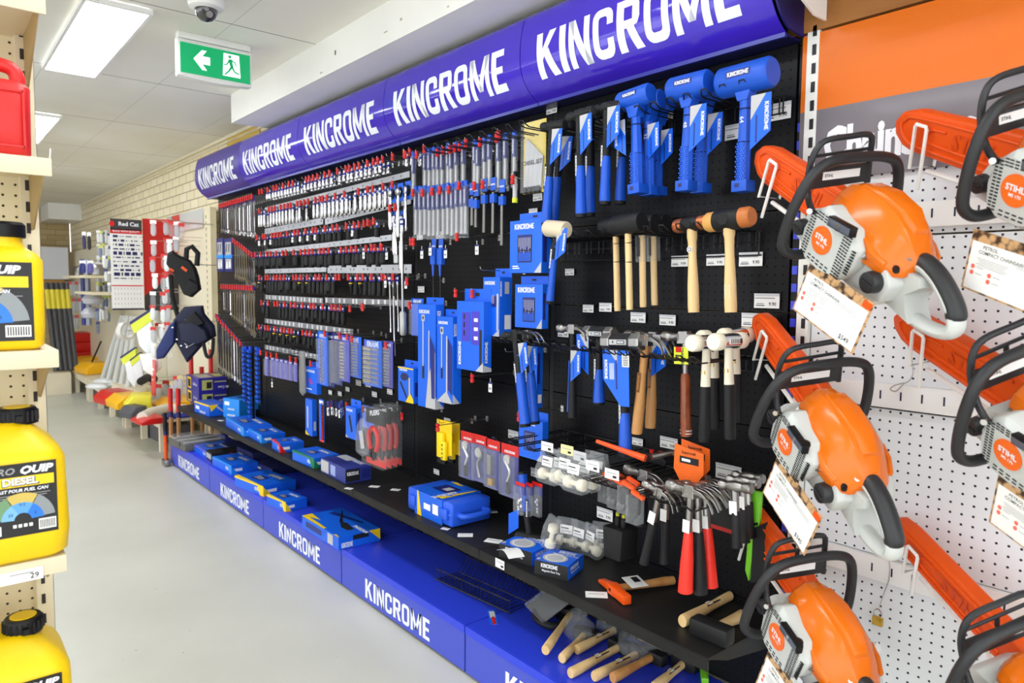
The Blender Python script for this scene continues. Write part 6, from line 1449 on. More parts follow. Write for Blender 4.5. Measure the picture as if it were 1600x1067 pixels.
# loose tools on the plinth front
p = aZ(770, 965, P_); t = thing('file_card', 'blue card of small files lying on the plinth', 'card', p, (0, 0, -.55)); MB().box((0, 0, .002), (.03, .12, .002), M_blue).box((.0, .02, .0035), (.02, .05, .002), M_silver).box((0, -.03, .0035), (.012, .06, .002), M_red).build('card', t)
a = aZ(838, 985, P_); t = thing('magnetic_pickup_pack', 'black carded tool with large oval handle lying on the plinth', 'tool pack', (a.x+.06, a.y, P_+.002), (0, 0, -.3))
MB().box((.06, .03, .05), (.16, .15, .003), M_impact, T(0, 0, 0) @ RY(-.5)).build('card', t); MB().box((.06, .03, .058), (.17, .16, .012), M_clear, RY(-.5)).build('bubble', t, bevel=.004)
MB().tube([(.0+.045*math.cos(k*PI/10), .0+.075*math.sin(k*PI/10), .03) for k in range(21)], .014, 10, M_rubber, caps=False).build('oval_handle', t)
MB().text('ECLIPSE', .02, M_greyink, T(.1, .0, .075) @ RY(-.5) @ RZ(-PI/2)).build('printing', t, smooth=0)
for i, (A, B, z, st, lab) in enumerate((((852, 1026), (892, 966), .02, False, 'crossing over its neighbour at the left'), ((878, 1030), (915, 990), 0, False, 'lying under the crossing one'), ((901, 1016), (965, 982), 0, True, 'third from left with black sticker'),
        ((891, 1053), (970, 1010), 0, True, 'in the front row left, black sticker'), ((928, 1058), (1000, 1020), 0, True, 'in the front row middle with black sticker'), ((957, 1066), (1022, 1030), .012, False, 'with scorched handle in the front row'), ((976, 985), (1060, 1002), .03, False, 'at the back with handle pointing left'), ((1000, 1007), (1065, 1018), .03, False, 'at the back beside the barcode bag'), ((1022, 1075), (1070, 1035), 0, True, 'nearest to the lowest chainsaw'))):
    lyinghammer('wooden-handled club hammer on the plinth '+lab, A, B, P_, M_impact, .09, .02, m=M_hick if 'scorched' in lab else M_ash, w_=.0155, sticker=st, zoff=z)
for i, (x, y, s_) in enumerate(((905, 985, 1.0), (1000, 1010, 1.3), (955, 975, .9), (1085, 1000, 1.1))):
    p = aZ(x, y, P_+.03); t = thing('clear_bag', 'crumpled clear plastic bag among the loose club hammers, %s' % ['leftmost', 'in the middle', 'rear left', 'rightmost'][i], 'bag', (p.x, p.y, P_+.002))
    MB().loft([[(r*s_*math.cos(k*PI/6)*(1+.25*wave(k*3+i)), r*s_*math.sin(k*PI/6)*(1+.25*wave(k+7*i)), z*s_) for k in range(12)] for r, z in ((.04, 0), (.055, .02), (.05, .05), (.025, .075), (.03, .1))], M_bag, caps=False).build('bag', t)
p = aZ(1060, 1015, P_+.06); t = thing('barcode_ticket', 'white barcode ticket on the bag between the club hammers', 'ticket', (p.x, p.y, P_+.085), (0, .3, .5)); q = MB().box((0, 0, 0), (.04, .03, .001), M_label)
for k in range(6): q.box((-.01+k*.004, 0, .001), (.002, .02, .0006), M_ink)
q.build('ticket', t)
p = aZ(1100, 1050, P_+.01); t = thing('green_knife', 'lime green and silver folding tool near the lowest chainsaw', 'tool', (p.x, p.y, P_+.012), (0, 0, -.9)); MB().box((0, 0, .0), (.024, .12, .02), mat('lime_green', (120, 205, 40), .4)).build('handle', t, bevel=.005); MB().tube([(0, .06, 0), (.0, .16, .01)], .007, 8, M_chrome).build('shaft', t)
# loose tickets on shelves
for i, (x, y, z, s_, r) in enumerate(((727, 836, S_, 1.2, .9), (771, 845, S_, 1.3, .5), (932, 929, S_, 1.4, .8), (618, 765, S_, .9, .6), (585, 760, S_, 1, .6), (345, 657, S_, .9, .3), (777, 877, None, 1.0, 0), (545, 763, S_, .8, .4), (460, 698, S_, .7, .7), (387, 747, P_, .9, .7), (696, 826, S_, .7, .4), (770, 800, S_, .8, 1.1))):
    if z is None:
        p = aX(781, 881, SX-.004); t = thing('price_ticket', 'white price ticket clipped to the front edge of the shelf', 'price ticket', p); MB().box((0, 0, 0), (.002, .05, .032), M_label).box((-.0014, 0, .006), (.0006, .036, .002), M_greyink).box((-.0014, -.014, -.006), (.0006, .014, .007), M_ink).build('ticket', t); continue
    p = aZ(x, y, z+.0015); t = thing('price_ticket', 'loose white price ticket lying flat '+['right of the moulded case', 'beside the upturned club hammer', 'in front of the brick hammer', 'left of the moulded case', 'near the end of the carton row', 'in front of the purple carton stack', '', 'behind the navy carton', 'near the red-cornered carton', 'on the plinth by the second carton', 'under the corner of the moulded case', 'behind the moulded case handle'][i], 'price ticket', p, (0, 0, r))
    MB().box((0, 0, 0), (.032*s_, .05*s_, .001), M_label).box((.004, 0, .0008), (.003, .036*s_, .0005), M_greyink).build('ticket', t)
# ================================================================ cream end-of-aisle gondola with fuel cans (left edge)
GY = 1.75; GB = 2.07; GX = .222
M_pegc = peg('pegboard_cream', (226, 214, 180), (70, 60, 45), .5, r=.003, axes='XZ')
MB().box((-.3, GB+.01, 1.2), (1.06, .02, 2.4), M_pegc).here('pegboard', 'cream perforated back panel behind the fuel cans', 'pegboard')
t = thing('slotted_upright', 'cream slotted upright at the right end of the fuel can shelves', 'upright', (.212, GB-.012, 0))
MB().box((0, 0, 1.2), (.034, .044, 2.4), M_cream).build('post', t)
q = MB()
for k in range(44):
    q.box((-.004, -.0225, .12+k*.05), (.008, .002, .024), mat('slot_brown', (50, 44, 40), .6)); q.box((.0172, .006, .12+k*.05), (.001, .008, .026), mat('slot_brown', (50, 44, 40), .6))
q.build('slot', t)['kind'] = 'stuff'
for z, lab in ((aY(100, 866, GY).z, 'cream steel shelf under the yellow ten litre can, with price ticket'), (aY(85, 547, GY).z, 'cream steel shelf under the upright yellow can'), (aY(60, 246, GY).z, 'cream steel shelf under the red can'), (aY(40, -12, GY).z, 'highest cream shelf above the red can'), (aY(100, 866, GY).z-.46, 'cream shelf under the lowest yellow can')):
    t = thing('steel_shelf', lab, 'shelf', (GX-.5, GY, z-.03))
    MB().box((0, .158, .027), (1.0, .31, .006), M_cream).build('tray', t); MB().box((0, -.001, .012), (1.0, .006, .036), M_cream).build('front_lip', t, bevel=.001)
    MB().prism([(.02, .024), (.3, .024), (.3, -.1), (.25, -.1)], -.002, .002, mat('bracket_tan', (176, 150, 100), .5), T(.492, 0, 0) @ basis((0, 0, 0), (0, 1, 0), (0, 0, 1), (1, 0, 0))).build('bracket', t)
zA = aY(100, 866, GY).z; zB = aY(85, 547, GY).z; zC = aY(60, 246, GY).z
p = aY(34, 900, GY-.006); t = thing('price_ticket', 'white price ticket reading 29 on the lip of the fuel can shelf', 'price ticket', p, (0, .0, 0)); MB().box((0, 0, 0), (.075, .002, .026), M_label).box((.0, -.0012, .005), (.04, .0006, .002), M_greyink).build('ticket', t); MB().text('29', .016, M_ink, T(.022, -.0016, -.003) @ FACEY, bold=.01).build('printing', t, smooth=0)
M_can = mat('can_yellow', (248, 208, 8), .38, bump=.15, nscale=300); M_canr = mat('can_red', (214, 40, 38), .4, bump=.15, nscale=300)
M_lab = mat('label_black', (24, 24, 26), .4)
def rrect(x0, x1, y0, y1, r, n=4):
    out = []
    for cx, cy, a in ((x1-r, y0+r, -90), (x1-r, y1-r, 0), (x0+r, y1-r, 90), (x0+r, y0+r, 180)):
        out += [(cx+r*math.cos(math.radians(a+90*k/n)), cy+r*math.sin(math.radians(a+90*k/n))) for k in range(n+1)]
    return out
def label(t, w_, h, x, y, z, s=1, rot=0):
    F = T(x, y, z) @ RX(rot) @ FACEY
    b = MB(); b.box((0, 0, 0), (w_, h, .001), M_lab, F); b.build('label', t)
    p = MB(); e = T(0, 0, .0008)
    def R(u0, v0, u1, v1, m, l=0): p.quad([((u0-.5)*w_, (v0-.5)*h, .0008+.0002*l), ((u1-.5)*w_, (v0-.5)*h, .0008+.0002*l), ((u1-.5)*w_, (v1-.5)*h, .0008+.0002*l), ((u0-.5)*w_, (v1-.5)*h, .0008+.0002*l)], m, F)
    def Tx(tx, u, v, sz, m, **k): p.text(tx, sz*h, m, F @ T((u-.5)*w_, (v-.5)*h, .0014), **k)
    Tx('PRO', .24, .9, .125, M_greyink, bold=.03, sx=1.1, shear=.25); Tx('QUIP', .7, .9, .14, M_logo, bold=.05, sx=1.15, shear=.25)
    R(.06, .68, .96, .82, M_yel2); Tx('DIESEL', .48, .75, .13, M_label, bold=.04, sx=1.05)
    p.text('DIESEL', .135*h, M_ink, F @ T(-.017*w_, .242*h, .0011), bold=.06, sx=1.05)
    Tx('FAST POUR FUEL CAN', .5, .63, .06, M_logo, bold=.03, shear=.2)
    for k in range(3): R(.1, .565-.03*k, .9-.05*k, .575-.03*k, M_greyink)
    def arc(r0, r1, a0, a1, m, l, n=8):
        for k in range(n):
            a_, b_ = math.radians(a0+(a1-a0)*k/n), math.radians(a0+(a1-a0)*(k+1)/n)
            p.quad([(r*math.cos(a)*w_, r*math.sin(a)*w_-.28*h, .0008+.0002*l) for r, a in ((r0, a_), (r1, a_), (r1, b_), (r0, b_))], m, F)
    arc(.3, .46, 5, 60, mat('print_photo_grey', (140, 146, 150), .4), 1); arc(.3, .46, 62, 118, mat('print_photo_tan', (205, 180, 90), .4), 1); arc(.3, .46, 120, 175, mat('print_photo_green', (110, 150, 110), .4), 1)
    arc(.12, .3, 3, 60, mat('dial_blue', (40, 120, 220), .4), 2); arc(.12, .3, 60, 120, mat('dial_blue2', (90, 160, 235), .4), 2); arc(.12, .3, 120, 177, mat('dial_blue3', (120, 180, 235), .4), 2)
    Tx('9.5', .5, .43, .06, M_ink); Tx('30', .33, .3, .06, M_ink); Tx('5', .68, .3, .06, M_ink)
    R(.72, .05, .97, .2, M_label, 1)
    for k in range(9): R(.74+.025*k, .07, .752+.025*k, .18, M_ink, 2)
    R(.05, .04, .2, .17, M_label, 1); Tx('10', .125, .11, .08, M_ink)
    for k in range(4): arc(0, .001, 0, 1, M_label, 1, 1); R(.36+.075*k, .12, .41+.075*k, .165, M_label, 1)
    R(.02, .52, .16, .59, M_yel2, 1)
    p.build('printing', t, smooth=0)
def bigcan(z, lab, px_cap, dx=0, dz=0):
    t = thing('fuel_can', lab, 'fuel can', (aY(113, 820, GY-.015).x-.142+dx, GY+.10, z+.001))
    x0, x1, y0, y1 = -.15, .142, -.115, .115
    rings = []
    for zz, ins, r in ((0, .018, .03), (.012, .004, .035), (.06, 0, .035), (.21, .004, .035), (.232, .014, .035), (.275, .058, .03), (.283, .068, .03)):
        rings.append([(x, y, zz) for x, y in rrect(x0+ins, x1-ins, y0+ins, y1-ins, r)])
    MB().loft(rings, M_can).build('body', t, smooth=50)
    cx = .062; c = MB(); c.lathe([(.036, .276), (.037, .282), (.037, .305), (.033, .311), (.026, .311)], 26, M_black, T(cx, -.01, 0)); c.build('cap', t)
    r_ = MB()
    for k in range(22): a = 2*PI*k/22; r_.box((cx+.0375*math.cos(a), -.01+.0375*math.sin(a), .293), (.004, .004, .022), M_black)
    r_.box((cx, -.052, .292), (.012, .02, .012), M_black); r_.build('cap_ribs', t)['kind'] = 'stuff'
    MB().cyl((cx, -.01, .308), (cx, -.01, .3125), .025, n=24, m=M_can).build('cap_disc', t)
    label(t, .122, .15, .056, -.1156, .135)
    return t
bigcan(zA, 'yellow diesel fuel can with black ribbed cap on the shelf with the price ticket', None)
bigcan(zA-.46, 'yellow diesel fuel can lowest at the left edge of the photo', None, dx=-.004)
# upright can
t = thing('fuel_can', 'tall yellow diesel fuel can with narrow neck on the middle cream shelf', 'fuel can', (aY(72, 470, GY+.015).x-.128, GY+.085, zB+.001))
rings = []
for zz, ins, r in ((0, .012, .02), (.01, .002, .026), (.05, 0, .026), (.185, 0, .026), (.2, .01, .026), (.212, .028, .024)):
    rings.append([(x, y, zz) for x, y in rrect(-.128+ins, .128-ins, -.07+ins, .07-ins, r)])
MB().loft(rings, M_can).build('body', t, smooth=50)
MB().lathe([(.045, .2), (.036, .222), (.036, .235)], 24, M_can, T(.062, 0, 0)).build('neck', t); MB().lathe([(.042, .232), (.043, .236), (.043, .258), (.038, .264)], 24, M_black, T(.062, 0, 0)).build('cap', t)
label(t, .175, .16, .018, -.0706, .1)
q = MB(); q.quad([(.05, 0, 0)]*0 or [(-.02, 0, 0), (0, -.02, 0), (.02, 0, 0), (0, .02, 0)], mat('hazard_red', (225, 70, 45), .4), T(-.022, -.0725, .05) @ FACEY); q.build('hazard_diamond', t, smooth=0)
# red can
t = thing('fuel_can', 'red plastic fuel can with moulded handle on the top cream shelf', 'fuel can', (aY(51, 180, GY+.02).x-.115, GY+.08, zC+.001))
H = .195; b = MB()
rings = []
for zz, ins, r in ((0, .01, .02), (.008, .002, .024), (.14, 0, .024), (.152, .01, .024)): rings.append([(x, y, zz) for x, y in rrect(-.14+ins, .115-ins, -.06+ins, .06-ins, r)])
b.loft(rings, M_canr); b.build('body', t, smooth=50)
MB().tube(cat([(.092, 0, .12), (.098, 0, .16), (.088, 0, .185), (.05, 0, .192), (-.04, 0, .192), (-.09, 0, .18), (-.1, 0, .14)]), .0145, 12, M_canr).build('handle', t)
b = MB(); F = T(.035, -.0605, .075) @ FACEY
for c, d in (((0, .055, 0), (.13, .004, .004)), ((0, -.055, 0), (.13, .004, .004)), ((.065, 0, 0), (.004, .114, .004)), ((-.065, 0, 0), (.004, .114, .004))): b.box(c, d, M_canr, F)
b.build('panel_ridge', t)
MB().tube([tuple(aY(70, 252, 1.76)), tuple(aY(76, 254, 1.76)), tuple(aY(78, 245, 1.75)), tuple(aY(79, 232, 1.745))], .0015, 5, M_label).here('wire_hook', 'thin white wire hook sticking out beside the red can shelf', 'hook')
MB().tube([(.238, 2.13, 0.0), (.238, 2.13, CEIL-.002)], .003, 8, mat('pole_grey', (150, 150, 145), .3, .6)).here('pole', 'thin grey metal pole behind the fuel can gondola', 'pole')

# ================================================================ the aisle beyond the blue bay
M_bench = mat('bench_ply', (226, 216, 190), .5, noise=.1, nscale=5)
BXF = 1.55
for i, (y0, y1, z) in enumerate(((6.56, 7.98, .285), (8.0, 10.0, .28), (10.02, 12.6, .28))):
    t = thing('low_bench', 'low pale plywood display bench, '+['nearest to the blue bay', 'middle one', 'farthest one'][i], 'bench', (BXF, (y0+y1)/2, 0))
    MB().box((.22, 0, z-.015), (.44, y1-y0, .03), M_bench).build('top', t); MB().box((.012, 0, z-.055), (.02, y1-y0, .05), M_bench).build('rail', t)
    n = 3 if i == 0 else 4
    for k in range(n):
        for x in (.03, .41): MB().box((x, -(y1-y0)/2+.05+(y1-y0-.1)*k/(n-1), (z-.08)/2), (.05, .05, z-.08), M_bench).build('leg', t)
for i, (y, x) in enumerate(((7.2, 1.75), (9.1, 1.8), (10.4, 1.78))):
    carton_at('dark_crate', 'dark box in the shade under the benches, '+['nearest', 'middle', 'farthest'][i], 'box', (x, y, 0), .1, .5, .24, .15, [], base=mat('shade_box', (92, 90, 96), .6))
t = thing('slotted_upright', 'cream slotted upright between the blue bay and the tool pouches', 'upright', (XB+.03, 6.43, 0))
MB().box((0, 0, 1.05), (.05, .17, 2.1), M_cream).build('post', t)
q = MB()
for k in range(38): q.box((-.0255, .03, .1+k*.052), (.001, .012, .026), mat('slot_brown', (50, 44, 40), .6))
q.build('slot', t)['kind'] = 'stuff'
M_pegc2 = mat('panel_cream', (228, 220, 196), .45)
for i, (y0, y1, nm) in enumerate(((6.54, 7.9, 'behind the tool pouches'), (7.92, 9.6, 'behind the pale pipes'), (9.62, 13.9, 'farthest down the aisle'))):
    MB().box((XB+.03, (y0+y1)/2, 1.12), (.02, y1-y0, 1.66), M_pegc2).here('backboard', 'cream display board '+nm, 'backboard')
MB().box((XB+.0, 7.1, 2.02), (.01, 1.15, .16), mat('sheet_glare', (225, 228, 228), .08, coat=1)).here('clear_header', 'shiny clear header strip above the pouches', 'header strip')
MB().box((XB-.003, 7.35, 2.02), (.01, .26, .15), mat('header_red', (205, 60, 50), .3)).here('header_card', 'red header card above the hanging blister packs', 'card')
# poster
PY = 7.3
a, b = aY(171, 341, PY), aY(225, 484, PY)
t = thing('poster', 'poster with rows of small parts and red header, facing the aisle', 'poster', ((a.x+b.x)/2, PY, b.z)); W_, H_ = b.x-a.x, a.z-b.z
MB().box((0, 0, H_/2), (W_, .012, H_), mat('poster_white', (232, 232, 230), .4)).build('board', t)
q = MB(); M_dk = mat('poster_dark', (62, 58, 60), .4)
q.box((0, -.0065, H_*.94), (W_, .002, H_*.12), M_dk); q.box((0, -.0065, H_*.865), (W_, .002, H_*.05), M_red); q.box((0, -.0065, H_*.01), (W_, .002, H_*.02), M_dk); q.box((0, -.0065, H_*.27), (W_, .002, H_*.012), M_red)
q.text('Red Cat', .05, M_logo, T(.02, -.009, H_*.945) @ FACEY, bold=.03); q.text('BUILD WITH QUALITY', .022, M_logo, T(0, -.009, H_*.865) @ FACEY, bold=.02)
q.quad([(-.115+.022*math.cos(k*PI/5), -.0085, H_*.945+.026*math.sin(k*PI/5)) for k in range(10)], M_red)
for r in range(11):
    x = -W_*.42
    while x < W_*.4:
        w_ = rnd.choice((.008, .012, .03, .04, .05)); h = rnd.choice((.004, .008, .012, .02)) if r not in (4, 9) else .03
        q.box((x+w_/2, -.0068, H_*(.81-.046*r)), (min(w_, W_*.43-x), .001, h), M_navy if w_ > .02 else M_ink); x += w_+.012
for r in range(4):
    for k in range(9): q.box((-W_*.4+W_*.8*k/8, -.0068, H_*(.235-.055*r)), (.004, .001, .018), M_greyink)
q.build('printing', t, smooth=0)
a, b = aY(223, 341, PY+.01), aY(243, 485, PY+.01)
t = thing('display_fin', 'red and charcoal panel behind the parts poster', 'panel', ((a.x+XB)/2, PY+.03, b.z)); W_ = XB-a.x; H_ = a.z-b.z
MB().prism([(-W_/2, H_), (W_/2, H_), (W_/2, H_*.45), (-W_/2, H_*.16)], -.004, .004, mat('fin_red', (200, 36, 30), .4), FACEY).build('red_panel', t)
MB().prism([(-W_/2, H_*.16), (W_/2, H_*.45), (W_/2, 0), (-W_/2, 0)], -.004, .004, M_dk, FACEY).build('charcoal_panel', t)
# hanging packs
M_pk = [mat('pack_clear', (200, 204, 210), .15, alpha=.6), mat('pack_white', (225, 228, 230), .3), M_clear]
def pack(x, y, w_, h, X, top, body, lab, name='hanging_pack', grp=None):
    p = aX(x, y, X); r = p.length/FPX*.95; w_, h = w_*r*1.35, h*r
    t = thing(name, lab, 'hanging pack', (X, p.y, p.z-h), (0, 0, .9), group=grp); w_ /= 1.25
    MB().box((0, 0, h*.88), (.004, w_, h*.24), top).build('card', t)
    MB().loft([[(.012*s_*math.cos(k*PI/4)-.0, w_*.46*s_*math.sin(k*PI/4), z) for k in range(8)] for s_, z in ((.5, 0), (1, h*.15), (1, h*.6), (.6, h*.8))], body).build('contents', t)
    MB().tube([(0, 0, h*.98), (XB+.02-X, 0, h*.98)], .002, 4, M_zinc, RZ(-.9)).build('peg', t)
G1 = 'clear packs with red cards between poster and pouches'
for i in range(46):
    c, r_ = i % 6, i//6
    x = 240+c*9+rnd.uniform(-2, 2); y = 345+r_*27+rnd.uniform(-4, 4)
    if x > 262 and y > 372 and y < 520: x -= 22
    pack(x, y, 8, 22, 1.66+.035*((i*5) % 6), M_red if rnd.random() < .5 else M_label, rnd.choice(M_pk), 'small clear pack on a peg between the parts poster and the black pouch', grp=G1)
for i in range(14):
    pack(232+rnd.uniform(0, 52), 585+rnd.uniform(0, 22), 8, 26, 1.62+.02*i, M_red if i % 2 else mat('ticket_tan', (205, 190, 140), .5), M_pk[0], 'small clear pack low on the board above the yellow tray', grp='clear packs low on the board above the bench')
for i in range(36):
    c, r_ = i % 5, i//5
    pack(153+c*4.2+rnd.uniform(-1, 1), 362+r_*20+rnd.uniform(-3, 3), 4.5, 17, 1.60+.05*(i % 6), rnd.choice((mat('pack_lime', (205, 215, 90), .4), M_label, M_blued)), rnd.choice((M_pk[1], M_pk[1], M_pk[0], mat('pack_grey', (120, 130, 160), .4))), 'small pale and lime pack left of the parts poster', grp='pale and lime packs left of the poster')
for i in range(14):
    pack(105+(i % 5)*5, 440+(i//5)*26, 5, 20, 1.7, M_red if i % 2 else M_greyink, M_pk[0], 'small clear pack beside the dark tubes', grp='clear packs beside the dark tubes')
for i, (x, y, w_, h, m) in enumerate(((131, 362, 5, 24, M_navy), (139, 363, 5, 24, M_ink), (129, 407, 8, 18, M_blued), (141, 407, 8, 18, mat('pack_purple', (90, 84, 160), .4)))):
    pack(x, y, w_, h, 1.5, M_label, m, 'narrow dark pack at the top of the far board, '+['leftmost', 'second', 'third', 'rightmost'][i])
def tubex(name, lab, cat_, pts, X, r, m, n=10, band=None, grp=None):
    P = [aX(x, y, XX) for (x, y), XX in zip(pts, X if isinstance(X, (list, tuple)) else [X]*len(pts))]
    if name in ('pale_pipe', 'dark_rod'): P[-1] = aX(*pts[-1], 1.66); P[-1].z = .30
    if name == 'dark_tube': P = [aY(*pts[0], 11.3), aY(*pts[1], 11.0)]; P[-1].z = .29
    if name in ('curved_pipe', 'spirit_level'): P = [aZ(x, y, .286+r*1.02) for x, y in pts]
    t = thing(name, lab, cat_, P[-1], group=grp); Q = [tuple(p-P[-1]) for p in P]
    MB().tube(Q, r, n, m).build('tube', t)
    if band:
        a, b = Vector(Q[0]), Vector(Q[-1]); d = (b-a)
        MB().tube([tuple(a+d*band[0]), tuple(a+d*band[1])], r*1.04, n, band[2]).build('label_band', t)
for i in range(5):
    tubex('pale_pipe', 'pale grey plastic pipe leaning on the bench, %s from the left' % ['first', 'second', 'third', 'fourth', 'fifth'][i], 'pipe', [((192, 196, 200, 206, 212)[i], 492+i), ((160, 168, 178, 188, 198)[i], 578)], [1.85, 1.65+.02*i], .03, mat('pipe_grey', (200, 202, 200), .35))
tubex('dark_rod', 'black square rod leaning in front of the pale pipes', 'rod', [(158, 533), (137, 580)], [1.8, 1.62], .012, M_ink, 4)
for i in range(5):
    tubex('dark_tube', 'long dark tube with yellow label at the far left, %s' % ['leftmost', 'second', 'third', 'fourth', 'rightmost'][i], 'tube', [(72+i*8, 442), (86+i*8, 545)], [1.85, 1.7], .029, mat('tube_grey', (70, 70, 74), .4), 10, (.08, .3, mat('tube_label', (220, 205, 60), .5)))
for i, (x, m) in enumerate(((129, M_blued), (136, mat('tube_silver', (150, 155, 175), .4)))):
    tubex('carton_tube', 'tall narrow box standing by the far board, '+['blue', 'silver'][i], 'tube', [(x, 405), (x+3, 508)], 1.6, .03, m, 4)
for i, (x, y, r) in enumerate(((145, 470, 9), (143, 492, 10))):
    p = aX(x, y, 1.6); t = thing('wrapped_coil', 'pale wrapped coil hanging left of the pale packs, '+['upper', 'lower'][i], 'coil', p); MB().lathe([(.02, -.05), (.1, -.03), (.12, .02), (.07, .08), (.02, .1)], 12, mat('wrap_grey', (196, 196, 206), .3)).build('coil', t)
t = thing('round_duct_end', 'white round pipe collar standing beside the neon packs', 'pipe collar', aX(197, 517, 1.55)); MB().tube([(0, 0, 0), (XB+.02-1.55, .1, .02)], .004, 5, M_zinc).build('wire_arm', t); MB().lathe([(.07, -.03), (.09, -.03), (.09, .03), (.07, .03), (.07, -.03)], 20, mat('pvc_white', (220, 218, 214), .3), RX(PI/2) @ RY(.5), caps=False).build('collar', t)
M_neon = mat('neon', (215, 226, 40), .45)
for i, (x, y, w_, h, hd) in enumerate(((224, 500, 20, 52, 14), (233, 552, 22, 34, 0), (203, 555, 14, 48, 10), (214, 560, 10, 42, 8))):
    p = aX(x, y, 1.62+.02*i); r = p.length/FPX*.95; t = thing('white_guard_pack', 'white plastic tool with neon header hanging over the bench, '+['largest', 'below the largest', 'lower left', 'lower middle'][i], 'hanging pack', p, (0, 0, .9))
    W_, H_ = w_*r*1.2, h*r
    MB().prism([(-W_/2, 0), (W_/2, 0), (W_*.6, -H_*.6), (W_*.1, -H_), (-W_*.4, -H_*.7)], -.02, .02, mat('white_gloss', (236, 238, 242), .3), FACEX @ RZ(.1)).build('body', t, bevel=.006)
    if hd: MB().prism([(-W_*.7, -hd*r*.5), (W_*.6, hd*r), (W_*.6, 0), (-W_*.5, -hd*r*1.4)], -.022, .024, M_neon, FACEX).prism([(-W_*.75, -hd*r*.2), (W_*.5, hd*r*1.2), (W_*.6, hd*r), (-W_*.7, -hd*r*.5)], -.022, .024, M_navy, FACEX).build('neon_header', t)
# pouches
M_nyl = mat('nylon_black', (24, 24, 26), .75, bump=.4, nscale=90); M_nav = mat('pouch_navy', (30, 34, 60), .7, bump=.4, nscale=90)
t = thing('tool_vest', 'black padded tool vest with orange tabs hanging on a wall hook', 'tool vest', aX(287, 425, 1.62), (0, 0, 1.0)); k_ = .0052
def soft(pts, th, m, dx=0, name='panel'):
    P = [(x*k_, y*k_) for x, y in pts]; n = len(P); cx = sum(p[0] for p in P)/n; cy = sum(p[1] for p in P)/n
    return MB().loft([[(dx-th*a, -(cx+(x-cx)*s_), cy+(y-cy)*s_) for x, y in P] for a, s_ in ((-.5, .9), (-.2, 1), (.2, 1), (.5, .88))], m).build(name, t, bevel=.004)
soft([(-22, 28), (-15, 32), (-8, 26), (10, 18), (18, 6), (22, -8), (24, -24), (12, -38), (0, -34), (-6, -20), (-14, -4), (-24, 12)], .07, M_nyl, 0, 'body')
soft([(10, -10), (24, -18), (25, -26), (12, -38), (2, -34)], .09, M_nyl, -.02, 'pocket')
MB().tube([(-.0, -.02, .1), (-.01, -.03, .18), (-.01, -.07, .2), (0, -.11, .15), (0, -.1, .05)], .02, 8, M_nyl).build('strap', t); MB().tube([(0, .1, -.02), (0, .09, -.2), (0, .05, -.36)], .018, 8, M_nyl).build('strap', t)
MB().box((-.045, -.0, .03), (.006, .05, .02), M_orange2, RX(.7)).build('tab', t); MB().box((-.04, .07, -.03), (.006, .035, .014), M_orange2, RX(.6)).build('tab', t)
t = thing('tool_pouch', 'dark navy tool pouch with many pockets hanging beside the cream post', 'tool pouch', aX(294, 515, 1.60), (0, 0, 1.0))
soft([(-22, 14), (-6, 34), (20, 36), (22, 24), (36, 6), (38, -10), (20, -22), (-4, -50), (-16, -26), (-24, -10)], .07, M_nav, .03, 'back')
soft([(-10, 8), (10, 14), (30, 0), (34, -14), (14, -24), (-6, -16)], .1, M_nav, -.04, 'pocket')
soft([(-24, 8), (-16, 14), (-18, -20), (-34, -42), (-44, -44), (-44, -30)], .05, mat('pouch_blue', (40, 52, 105), .7), -.02, 'flap')
soft([(-4, 10), (14, 28), (28, 10), (10, 2)], .05, M_nyl, -.06, 'pocket')
MB().tube(cat([(-.05, -.12, -.06), (-.06, -.15, -.2), (-.06, -.19, -.18), (-.05, -.2, -.06)]), .014, 8, M_nyl).build('loop', t)
for y, z in ((.09, .02), (.06, -.07), (.03, -.12), (-.01, -.13)): MB().lathe([(.003, 0), (.007, .002), (.003, .004)], 8, M_chrome, T(-.075, y, z) @ RY(-PI/2)).build('rivet', t)
MB().tube([(-.09, .0, -.1), (-.1, -.03, -.125), (-.09, -.07, -.1)], .004, 6, M_chrome).build('hammer_loop', t)
for q_, nm in ((aX(287, 425, 1.62), 'vest'), (aX(294, 515, 1.60), 'pouch')):
    MB().tube([(XB+.02, q_.y, q_.z+.06), (q_.x-.01, q_.y, q_.z+.06), (q_.x-.02, q_.y, q_.z+.08)], .003, 6, M_zinc).here('wall_peg', 'wire peg from which the tool '+nm+' hangs', 'hook')
# goods on the benches
BZt = .286
def wedge(lab, px, s, m, rz=0, name='plastic_bin', h=.12, cat_='bin'):
    p = aZ(px[0], px[1], BZt+.02); t = thing(name, lab, cat_, (p.x, p.y, BZt), (0, 0, rz))
    MB().loft([[(x, y, 0) for x, y in rrect(-.12*s, .12*s, -.16*s, .16*s, .02)], [(x*1.0, y, h*.5) for x, y in rrect(-.13*s, .12*s, -.17*s, .17*s, .02)], [(x, y, h) for x, y in rrect(-.05*s, .12*s, -.17*s, .17*s, .02)]], m).build('bin', t, bevel=.003); return t
wedge('red plastic bin lying at the front of the near bench stack', (178, 626), 1.0, M_red, .2); wedge('amber plastic bin next to the red one on the bench', (196, 632), 1.0, mat('amber', (240, 180, 20), .4), .1)
wedge('yellow box with dark lid leaning forward on the bench', (216, 640), .9, mat('lemon', (236, 224, 60), .4), -.2, h=.16); wedge('small charcoal box in front of the yellow one', (208, 648), .6, mat('charcoal', (80, 80, 86), .5), .3, 'small_box', .1, 'box')
wedge('flat red tray further along the bench', (232, 656), .8, M_red, .1, 'tray', .05, 'tray'); wedge('long yellow tray in front of the clear packs', (276, 636), 1.3, mat('amber', (240, 180, 20), .4), 0, 'tray', .1, 'tray')
